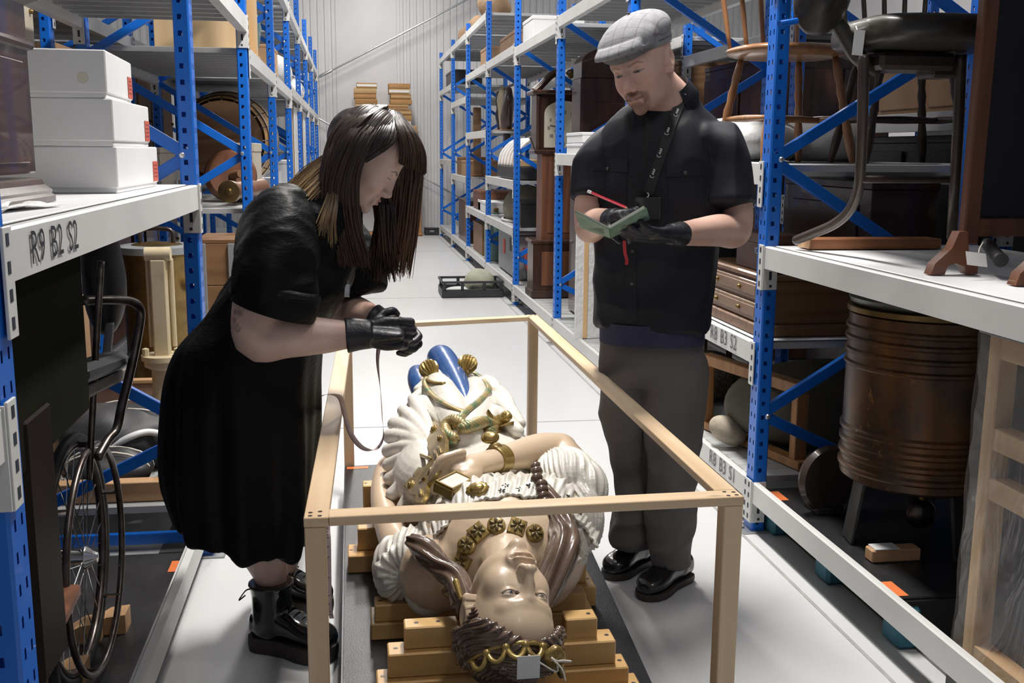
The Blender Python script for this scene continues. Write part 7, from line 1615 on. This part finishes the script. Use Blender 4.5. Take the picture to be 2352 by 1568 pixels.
t = thing('white_pipe', 'bent white plastic pipe on the lowest shelf of the second right bay', 'pipe', (1.55, 4.5, zl)); MB().tube(path([PY(1560, 890, 4.7), PY(1600, 905, 4.6), PY(1622, 940, 4.5), PY(1632, 985, 4.4)], 24), .026, 14).build('tube', M_BOARD, t, 180); MB().tube([PY(1631, 982, 4.4), PY(1634, 994, 4.38)], .031, 14).build('collar', M_BOARD, t)
bundle('net_bundle', 'dark brown knotted rope net heaped behind the white pipe', 'net', (1.70, 4.85, zl+.10), (.20, .20, .12), mat('knotted net', (.12, .105, .075), .85, col2=(.05, .045, .035), nscale=60, amount=(.4, .6), bump=.8, bscale=60, bdist=.01), 17, tie=False)
tb = thing('side_table', 'small dark table with slender legs in the second right bay', 'table', (1.62, 5.0, zl)); tz_ = .62
MB().box((1.68, 5.02, tz_), (.36, .42, .022), bev=.006).build('top', M_WOODD, tb)
for (u, v) in ((-.14, -.17), (.14, -.17), (-.14, .17), (.14, .17)): MB().tube(path([(1.68+u, 5.02+v, tz_-.01), (1.68+u*1.05, 5.02+v*1.05, .45), (1.68+u*1.12, 5.02+v*1.1, .30), (1.68+u*1.3, 5.02+v*1.2, zl+.012)], 14), [.016]*6+[.013]*6+[.016, .014], 10).build('leg', M_WOODM if u < 0 else M_WOODD, tb, 180)
# --- third level (1.345): turned chairs standing at the near end
def windsor(name, label, c, s, m, yaw):
    t = thing(name, label, 'chair', c); WL[t.name] = Vector((0, 0, 0)); H = .38*s
    mb = MB(); loft(mb, [(Vector((0, 0, H)), Vector((.17*s, 0, 0)), Vector((0, .16*s, 0)), 2.8), (Vector((0, 0, H+.012*s)), Vector((.205*s, 0, 0)), Vector((0, .195*s, 0)), 2.8), (Vector((0, 0, H+.030*s)), Vector((.21*s, 0, 0)), Vector((0, .20*s, 0)), 2.8), (Vector((0, 0, H+.040*s)), Vector((.19*s, 0, 0)), Vector((0, .18*s, 0)), 2.8)], 36, 12); mb.build('seat', m, t, 50)
    ft = []
    for (u, v) in ((-1, -1), (1, -1), (-1, 1), (1, 1)):
        a, b = Vector((u*.125*s, v*.12*s, H)), Vector((u*.185*s, v*.18*s, .0)); ft.append((a, b)); pr = [.011, .014, .016, .013, .017, .013, .017, .013, .016, .018, .017, .014, .011]
        MB().tube([a.lerp(b, k/12) for k in range(13)], [r*s for r in pr], 12).build('leg', m, t, 180)
    for (i, j) in ((0, 2), (1, 3)): p, q = ft[i][0].lerp(ft[i][1], .58), ft[j][0].lerp(ft[j][1], .58); MB().tube([p.lerp(q, k/8) for k in range(9)], [.008*s, .010*s, .012*s, .013*s, .014*s, .013*s, .012*s, .010*s, .008*s], 10).build('stretcher', m, t, 180)
    p, q = (ft[0][0].lerp(ft[0][1], .58)+ft[2][0].lerp(ft[2][1], .58))/2, (ft[1][0].lerp(ft[1][1], .58)+ft[3][0].lerp(ft[3][1], .58))/2; MB().tube([p.lerp(q, k/8) for k in range(9)], [.008*s, .010*s, .013*s, .014*s, .015*s, .014*s, .013*s, .010*s, .008*s], 10).build('stretcher', m, t, 180)
    bx = []
    for k in range(5):
        u = (k-2)*.072*s; a, b = Vector((u, .17*s, H+.03*s)), Vector((u*1.25, .25*s, H+.42*s)); MB().tube([a.lerp(b, i/6) for i in range(7)], [.007*s, .009*s, .010*s, .010*s, .009*s, .008*s, .007*s], 8).build('spindle', m, t, 180)
    MB().tube(path([(-.20*s, .23*s, H+.40*s), (-.1*s, .255*s, H+.43*s), (0, .26*s, H+.44*s), (.1*s, .255*s, H+.43*s), (.20*s, .23*s, H+.40*s)], 20), [(.013*s, .022*s)]*20, 10).build('crest_rail', m, t, 180)
    t.rotation_euler.z = yaw; return t
W_ELM = wood('honey elm', (.30, .14, .055), (.19, .085, .032), 'z', 1.0, .35, knots=False, coat=.25); W_DKE = wood('dark turned wood', (.060, .035, .020), (.035, .020, .012), 'z', 1.0, .4, knots=False, coat=.1)
windsor('spindle_chair', 'honey brown turned spindle chair standing behind the near right upright', (1.66, 3.92, 1.347), 1.03, W_ELM, .15)
windsor('spindle_chair', 'dark turned spindle chair behind the padded chair', (2.10, 3.86, 1.347), 1.03, W_DKE, -.1)
bundle('wrapped_object', 'white tissue wrapped bundle beneath the honey brown chair', 'bundle', (1.70, 4.45, 1.43), (.26, .26, .10), M_WRAP, 21)
bundle('wrapped_object', 'plastic covered bundle beneath the dark spindle chair', 'bundle', (2.08, 4.5, 1.43), (.20, .26, .10), M_WRAP, 22)
# dark furniture below the third level
t = lidbox('cabinet', 'dark wooden cabinet behind the blue brace in the second right bay', 'cabinet', 1.93, 2.20, 3.70, 4.5, .706, 1.28, M_WOODD); MB().box((1.926, 4.1, .98), (.01, .6, .42), bev=.004).build('door_panel', M_WOODD, t)
t = lidbox('radio_case', 'black equipment case behind the near right upright', 'case', 1.50, 1.75, 4.45, 5.0, .706, 1.12, M_BLACKP); MB().box((1.496, 4.72, .9), (.008, .4, .22), bev=.004).build('front_panel', M_GREYP, t)
# --- rear right rack
for k, (x0_, x1_, y0_, y1_, z0_, z1_, m_, lab) in enumerate(((2.40, 3.05, 3.75, 5.2, .195, .82, M_WOODD, 'dark sideboard in the rear right rack'), (2.42, 3.05, 3.8, 4.9, .905, 1.46, M_BLACKP, 'black trunk in the rear right rack'), (2.45, 3.0, 3.85, 4.7, 1.555, 1.88, M_KRAFT, 'brown cardboard carton in the rear right rack behind the chairs'), (2.42, 3.05, 1.8, 3.3, .195, 1.1, M_WOODD, 'dark wardrobe behind the metal drum'), (2.42, 3.05, 1.8, 3.2, 1.205, 1.9, M_WOODD, 'dark cupboard behind the blackboard'), (2.42, 3.05, 5.7, 7.1, 1.155, 1.95, M_WOODD, 'dark cabinet behind the man in the rear right rack'), (2.42, 3.05, 5.7, 7.2, .195, 1.0, M_WOODR, 'red-brown dresser in the rear right rack'), (2.42, 3.05, 7.7, 9.0, 1.305, 2.05, M_WOODM, 'brown bookcase in the rear right rack'), (2.42, 3.05, 7.7, 9.1, .195, 1.1, M_WOODD, 'dark chest in the far rear right rack'))):
    t = lidbox('furniture_case', lab, 'furniture', x0_, x1_, y0_, y1_, z0_, z1_, m_, 'furniture in the rear right rack')
    for j in range(2): MB().box(((x0_+x1_)/2+(j-.5)*(x1_-x0_)*.48, y0_-.006, (z0_+z1_)/2-.01), ((x1_-x0_)*.42, .014, (z1_-z0_)*.78), bev=.004).build('end_panel', m_, t); MB().box((x0_-.006, y0_+(y1_-y0_)*(j+.5)/2, (z0_+z1_)/2-.01), (.014, (y1_-y0_)/2-.05, (z1_-z0_)*.8), bev=.004).build('door_panel', m_, t)
# --- third bay: white boxes, wrapped panel, dark hood clock
for k in range(2): lidbox('white_carton', ['lower of two flat white cartons beside the longcase clock', 'upper of two flat white cartons beside the longcase clock'][k], 'box', 1.49, 1.86, 6.75, 7.25, 1.368+k*.072, 1.368+k*.072+.068, M_CARD, 'flat white cartons', lid=.02)
wp = thing('wrapped_picture', 'tall picture panel wrapped in clear plastic with a pine edge behind the man', 'panel', (1.60, 6.5, .192)); MB().box((1.66, 6.62, .75), (.42, .03, 1.10), ROTZ(.25), bev=.004).build('panel', M_GREYP, wp); MB().box((1.60, 6.55, .75), (.40, .012, 1.12), ROTZ(.25), bev=.003).build('film', M_WRAP, wp); MB().box((1.478, 6.52, .74), (.03, .03, 1.09), bev=.003).build('pine_edge', M_PINEZ, wp)
dk = thing('hooded_cabinet', 'dark arched cabinet standing beside the longcase clock', 'cabinet', (1.85, 7.15, .192)); MB().box((1.90, 7.6, 1.05), (.55, .30, 1.70), bev=.006).build('body', M_WOODD, dk)
arch = [(-.27, 0)]+[(.27*math.cos(PI-PI*k/16), .10+.20*math.sin(PI*k/16)*.6) for k in range(17)]+[(.27, 0)]; MB().prism(arch, (1.90, 7.45, 1.90), (1, 0, 0), (0, 0, 1), (0, .28, 0)).build('arched_top', M_WOODD, dk); MB().box((1.90, 7.445, 1.35), (.36, .014, .75), bev=.004).build('door_panel', M_WOODD, dk); MB().lathe([(0, 0), (.03, 0), (.045, .05), (.05, .10), (.03, .16), (0, .17)], 16, (1.90, 7.6, 2.06)).build('finial', M_WOODD, dk, 180)
# --- longcase clock
ck = thing('longcase_clock', 'tall mahogany longcase clock with a cream dial and swan neck hood', 'clock', (1.73, 8.55, .192)); kx, ky, kz = 1.715, 8.55, .194
MB().box((kx, ky+.01, kz+.03), (.53, .31, .06), bev=.006).build('plinth', M_WOODD, ck); MB().box((kx, ky+.01, kz+.24), (.50, .28, .40), bev=.004).build('base', M_WOODD, ck); MB().box((kx, ky-.135, kz+.24), (.36, .010, .28), bev=.003).build('base_panel', M_WOODR, ck)
MB().box((kx, ky+.01, kz+.46), (.54, .31, .035), bev=.012).build('base_moulding', M_WOODD, ck); MB().box((kx, ky+.02, kz+.82), (.36, .24, .70), bev=.004).build('trunk', M_WOODR, ck); d_ = MB().box((kx, ky-.105, kz+.82), (.25, .016, .58), bev=.004).build('door', M_WOODR, ck)
for z in (.58, 1.06): MB().box((kx+.13, ky-.115, kz+z), (.03, .006, .03)).build('hinge', M_BRASS, d_)
MB().box((kx, ky+.01, kz+1.185), (.50, .30, .035), bev=.010).build('hood_base', M_WOODD, ck); MB().box((kx, ky+.03, kz+1.42), (.46, .24, .44), bev=.004).build('hood', M_WOODD, ck)
dial = [(-.165, -.17), (.165, -.17), (.165, .10)]+[(.165*math.cos(PI*k/14), .10+.10*math.sin(PI*k/14)) for k in range(1, 14)]+[(-.165, .10)]
dl_ = MB().prism(dial, (kx, ky-.092, kz+1.39), (1, 0, 0), (0, 0, 1), (0, -.006, 0)).build('dial', mat('aged cream dial', (.58, .55, .44), .5, col2=(.50, .46, .36), nscale=7), ck, 20)
for k in range(12):
    a = PI/2-2*PI*k/12; r = .125; text_mesh(['XII', 'I', 'II', 'III', 'IIII', 'V', 'VI', 'VII', 'VIII', 'IX', 'X', 'XI'][k], .038, (1, 0, 0), (0, 0, 1), (kx+math.cos(a)*r-.014, ky-.0995, kz+1.375+math.sin(a)*r-.013), 'numeral', M_INK, dl_, bold=.0006, width=.6)
for (a, L_) in ((math.radians(195), .085), (math.radians(170), .12)): MB().bar((kx, ky-.101, kz+1.375), (kx+math.cos(a)*L_, ky-.101, kz+1.375+math.sin(a)*L_), .004, .006).build('clock_hand', M_INK, dl_)
for s in (-1, 1):
    MB().lathe([(.018, 0), (.022, .02), (.016, .05), (.016, .36), (.022, .40), (.02, .42)], 14, (kx+s*.215, ky-.11, kz+1.20)).build('column', M_WOODD, ck, 40)
    sw = path([(kx+s*.25, ky-.07, kz+1.66), (kx+s*.20, ky-.07, kz+1.70), (kx+s*.12, ky-.07, kz+1.78), (kx+s*.06, ky-.07, kz+1.815), (kx+s*.03, ky-.07, kz+1.79)], 18); MB().tube(sw, [(.04, .03)]*14+[(.035, .03), (.03, .03), (.026, .03), (.02, .03)], 10).build('swan_neck', M_WOODD, ck, 180); MB().lathe([(0, 0), (.026, 0), (.026, .012), (0, .016)], 16, (kx+s*.045, ky-.105, kz+1.79), ROTX(PI/2)).build('rosette', M_BRASS, ck)
MB().box((kx, ky+.01, kz+1.655), (.54, .32, .035), bev=.010).build('cornice', M_WOODD, ck)
MB().tube([(kx-.25, ky-.14, kz+1.2), (kx-.30, ky-.2, kz+1.30)], .008, 8).build('loose_rod', M_DSTEEL, ck)
# --- farther right bays
cr = thing('plastic_crate', 'large grey plastic storage crate in the fifth right bay', 'crate', (1.75, 10.3, .192))
MB().box((1.78, 10.2, .192+.215), (.54, 1.20, .43), bev=.02).build('tub', M_GREYP, cr); MB().box((1.78, 10.2, .635), (.58, 1.24, .03), bev=.01).build('rim', M_GREYP, cr); MB().box((1.506, 10.35, .45), (.006, .10, .14)).build('red_label', mat('bright red sticker', (.70, .06, .03), .5), cr); MB().box((1.506, 9.95, .50), (.006, .10, .12)).build('barcode_label', M_BLACKP, cr)
t = thing('red_tub', 'red plastic part behind the blue brace near the clock base', 'tub', (1.72, 9.44, .192)); MB().lathe([(0, 0), (.13, 0), (.16, .18), (.17, .18), (.17, .20), (.15, .20)], 20, (1.72, 9.5, .30)).build('bowl', mat('red plastic', (.55, .03, .025), .4), t); MB().box((1.72, 9.5, .245), (.2, .2, .11), bev=.01).build('base', M_GREYP, t)
dom = thing('domed_object', 'canvas covered domed object on the fifth right bay shelf', 'dome', (1.75, 10.2, .702)); put_np(blob((1.74, 10.35, .84), (.24, .42, .20), 31, .10, 6, flat=-.136), 'cover', mat('grey tan cloth', (.25, .23, .18), .85, col2=(.20, .18, .14), nscale=7), dom); MB().tube([Vector((1.74+.25*math.cos(a), 10.35+.43*math.sin(a), .715)) for a in [2*PI*k/30 for k in range(30)]], .012, 6, closed=True).build('skirt_roll', M_WRAP, dom, 180)
lidbox('speaker_case', 'black speaker case beside the domed object', 'case', 1.52, 1.80, 9.42, 9.75, .702, .94, M_BLACKP)
bm2_ = thing('boat_ribs', 'white ribbed boat model on a black tray on the fifth right bay shelf', 'model', (1.72, 10.3, 1.122)); MB().box((1.74, 10.2, 1.185), (.48, 1.3, .12), bev=.01).build('tray', M_BLACKP, bm2_); MB().box((1.74, 10.2, 1.275), (.46, 1.26, .06), bev=.004).build('keel_board', M_PINEY, bm2_)
for k in range(6): y = 9.70+.20*k; MB().tube(path([(1.50, y, 1.25), (1.53, y, 1.37), (1.64, y, 1.48), (1.78, y, 1.49), (1.92, y, 1.40), (1.97, y, 1.27)], 18), [(.020, .016)]*18, 8).build('rib', M_BOARD, bm2_, 180)
gt = thing('gas_cylinder', 'pale green gas cylinder in the sixth right bay', 'cylinder', (1.62, 11.5, .192)); MB().lathe([(0, 0), (.12, 0), (.13, .02), (.13, .42), (.10, .48), (.04, .50), (.04, .53), (0, .53)], 24, (1.58, 11.5, .192)).build('shell', mat('pale green enamel', (.20, .30, .25), .4, col2=(.16, .25, .2), nscale=5), gt, 40); MB().lathe([(0, .53), (.03, .53), (.03, .57), (0, .58)], 14, (1.58, 11.5, .192)).build('valve', M_BRASS, gt)
for k, (b, y0_, y1_, z0_, h, m_, lab) in enumerate(((5, 11.6, 12.4, .702, .12, M_CARD, 'flat white document box on the sixth right bay shelf'), (5, 12.2, 12.9, .702, .22, M_WOODR, 'red-brown case on the sixth right bay shelf'), (6, 13.5, 14.3, 1.062, .20, M_KRAFT, 'tan wooden tray box on the seventh right bay shelf'), (6, 14.3, 14.9, 1.062, .24, M_WOODM, 'brown case on the seventh right bay shelf'), (5, 12.0, 12.9, .192, .35, M_WOODM, 'brown crate on the floor level of the sixth right bay'), (6, 13.6, 14.7, .192, .55, M_WOODD, 'dark crate on the floor level of the seventh right bay'), (7, 15.5, 16.6, 2.322, .22, M_BLACKP, 'black case high in the eighth right bay'), (4, 9.6, 10.6, 2.302, .16, M_WOODM, 'long toothed wooden tray high on the fifth right bay'), (5, 11.6, 12.2, 2.302, .20, M_KRAFT, 'orange-brown carton high in the sixth right bay'), (3, 8.7, 9.2, 2.272, .20, M_CARD, 'white case high in the fourth right bay'))):
    lidbox('storage_case', lab, 'box', 1.49, 1.92, y0_, y1_, z0_, z0_+h, m_, 'cases in the far right bays')
t = thing('saddle_rack', 'row of worn harness hanging in the sixth right bay', 'harness', (1.80, 12.3, 1.602));
for k in range(4): put_np(blob((1.72+.03*k, 11.6+.4*k, 1.60+.26), (.06, .12, .25), 40+k, .55, 13, 26, 20), 'harness', [M_WOODD, M_CANV, M_CREAM, M_BLACKP][k], t)
MB().tube([(1.78, 11.4, 2.1), (1.78, 13.0, 2.1)], .015, 8).build('rail', M_DSTEEL, t)
MB().box((1.78, 12.2, 1.611), (.3, 1.5, .016), bev=.003).build('base_board', M_WOODM, t)
t = thing('plank', 'tall brown plank leaning in the seventh right bay', 'plank', (1.55, 14.0, 1.062)); MB().box((1.60, 13.45, 1.50), (.10, .04, .85), bev=.004).build('board', M_WOODM, t); MB().box((1.60, 13.45, 1.08), (.12, .06, .03), bev=.004).build('foot', M_WOODM, t)
for k, (y, r, s) in enumerate(((12.0, (.16, .3, .16), 51), (13.6, (.14, .35, .12), 52), (14.8, (.15, .4, .14), 53))): bundle('driftwood', ['upright lump of pale driftwood on top of the sixth right bay', 'flat pale driftwood on top of the seventh right bay', 'dark weathered driftwood at the far end on top of the right rack'][k], 'driftwood', (1.64, y, 2.822+r[2]*.8), r, mat('weathered driftwood', (.34, .22, .13), .85, col2=(.22, .14, .08), nscale=9, bump=.6, bscale=25, bdist=.01), s, tie=False, group='driftwood on top of the right rack', amp=.3, sc=10)
# --- stone tray on the aisle floor
sy = 9.88; tt = thing('stone_tray', 'black open plastic tray standing on the aisle floor', 'tray', (1.12, sy, 0)); tx0, tx1, ty0, ty1 = .845, 1.425, sy-.02, sy+.40
MB().box(((tx0+tx1)/2, (ty0+ty1)/2, .012), (tx1-tx0, ty1-ty0, .020), bev=.003).build('floor_panel', M_BLACKP, tt)
for yy in (ty0, ty1):
    MB().box(((tx0+tx1)/2, yy, .045), (tx1-tx0, .014, .075), bev=.003).build('lower_rail', M_BLACKP, tt); MB().box(((tx0+tx1)/2, yy, .150), (tx1-tx0, .018, .022), bev=.003).build('top_rail', M_BLACKP, tt)
    for xx in (tx0+.02, tx0+.19, tx0+.40, tx1-.02): MB().box((xx, yy, .110), (.030, .014, .08), bev=.003).build('side_post', M_BLACKP, tt)
for xx in (tx0, tx1): MB().box((xx, (ty0+ty1)/2, .045), (.014, ty1-ty0, .075), bev=.003).build('lower_rail', M_BLACKP, tt); MB().box((xx, (ty0+ty1)/2, .150), (.018, ty1-ty0, .022), bev=.003).build('top_rail', M_BLACKP, tt)
so_ = thing('rock', 'pale green-grey rock lying in the black tray', 'rock', (1.20, sy+.2, .024)); put_np(blob((1.22, sy+.19, .135), (.155, .14, .125), 61, .14, 9, 40, 26, flat=-.111), 'rock_body', M_STONE, so_)
put_np(blob((1.03, sy+.18, .055), (.13, .10, .03), 62, .1, 9, 20, 12), 'padding', M_WRAP, so_)
# ================================================================== BACK WALL GROUP
M_TAN = [mat('tan file board', (.44, .24, .09), .7, col2=(.36, .19, .07), nscale=12), mat('dark tan file board', (.34, .17, .06), .7, col2=(.28, .14, .05), nscale=12), mat('buff file board', (.50, .33, .16), .7, col2=(.42, .27, .12), nscale=12)]
def pile(x0, x1, z0, z1, step, seed, lab, yb=17.45):
    r = random.Random(seed); n = int((z1-z0)/step)
    for k in range(n):
        cx = (x0+x1)/2+r.uniform(-.03, .03); w = (x1-x0)*r.uniform(.90, 1.0); h = step*.93; z = z0+k*step
        t = thing('folder_box', f'{lab[0]}, {ORD[k]} up in the {lab[1]} by the back wall', 'folder box', (cx, yb, z), 'folder boxes in the '+lab[1])
        MB().box((cx, yb, z+h*.5), (w, .36, h), bev=.004).build('body', M_TAN[(k*7+seed) % 3], t); MB().box((cx, yb-.1815, z+h*.5), (w*.96, .004, h*.45)).build('edge_strip', M_TAN[(k*5+1) % 3] if k % 6 else M_CARD, t)
fr2 = thing('wooden_stand', 'open orange wooden stand holding the stacks of folder boxes by the back wall', 'stand', (.72, 17.45, 0)); W_ST = wood('orange softwood', (.46, .22, .075), (.36, .16, .05), 'z', 1.0, .5, knots=False)
for xx in (.02, .62, 1.11): MB().box((xx, 17.30, .42), (.05, .05, .84), bev=.004).build('leg', W_ST, fr2); MB().box((xx, 17.60, .42), (.05, .05, .84), bev=.004).build('leg', W_ST, fr2)
for z in (.035, .845): MB().box((.565, 17.45, z), (1.18, .40, .04), bev=.004).build('shelf_board', W_ST, fr2)
MB().bar((.86, 17.29, .06), (1.04, 17.29, .62), .03, .04, up=(0, 1, 0), bev=.003).build('brace', W_ST, fr2)
pile(.08, .44, .868, 2.46, .083, 3, ('tan folder box', 'left pile')); pile(.60, 1.10, .868, 1.80, .083, 4, ('wide tan folder box', 'broad right pile')); pile(.62, .98, 1.78, 2.48, .083, 5, ('narrow tan folder box', 'narrow right pile'))
t = thing('floor_case', 'small black plastic case on the floor by the back wall', 'case', (1.32, 17.5, 0)); MB().box((1.32, 17.5, .055), (.24, .20, .10), bev=.01).build('body', M_BLACKP, t); MB().box((1.32, 17.5, .112), (.25, .21, .018), bev=.005).build('lid', M_BLACKP, t); MB().box((1.32, 17.395, .07), (.07, .012, .03), bev=.003).build('handle', M_GREYP, t)
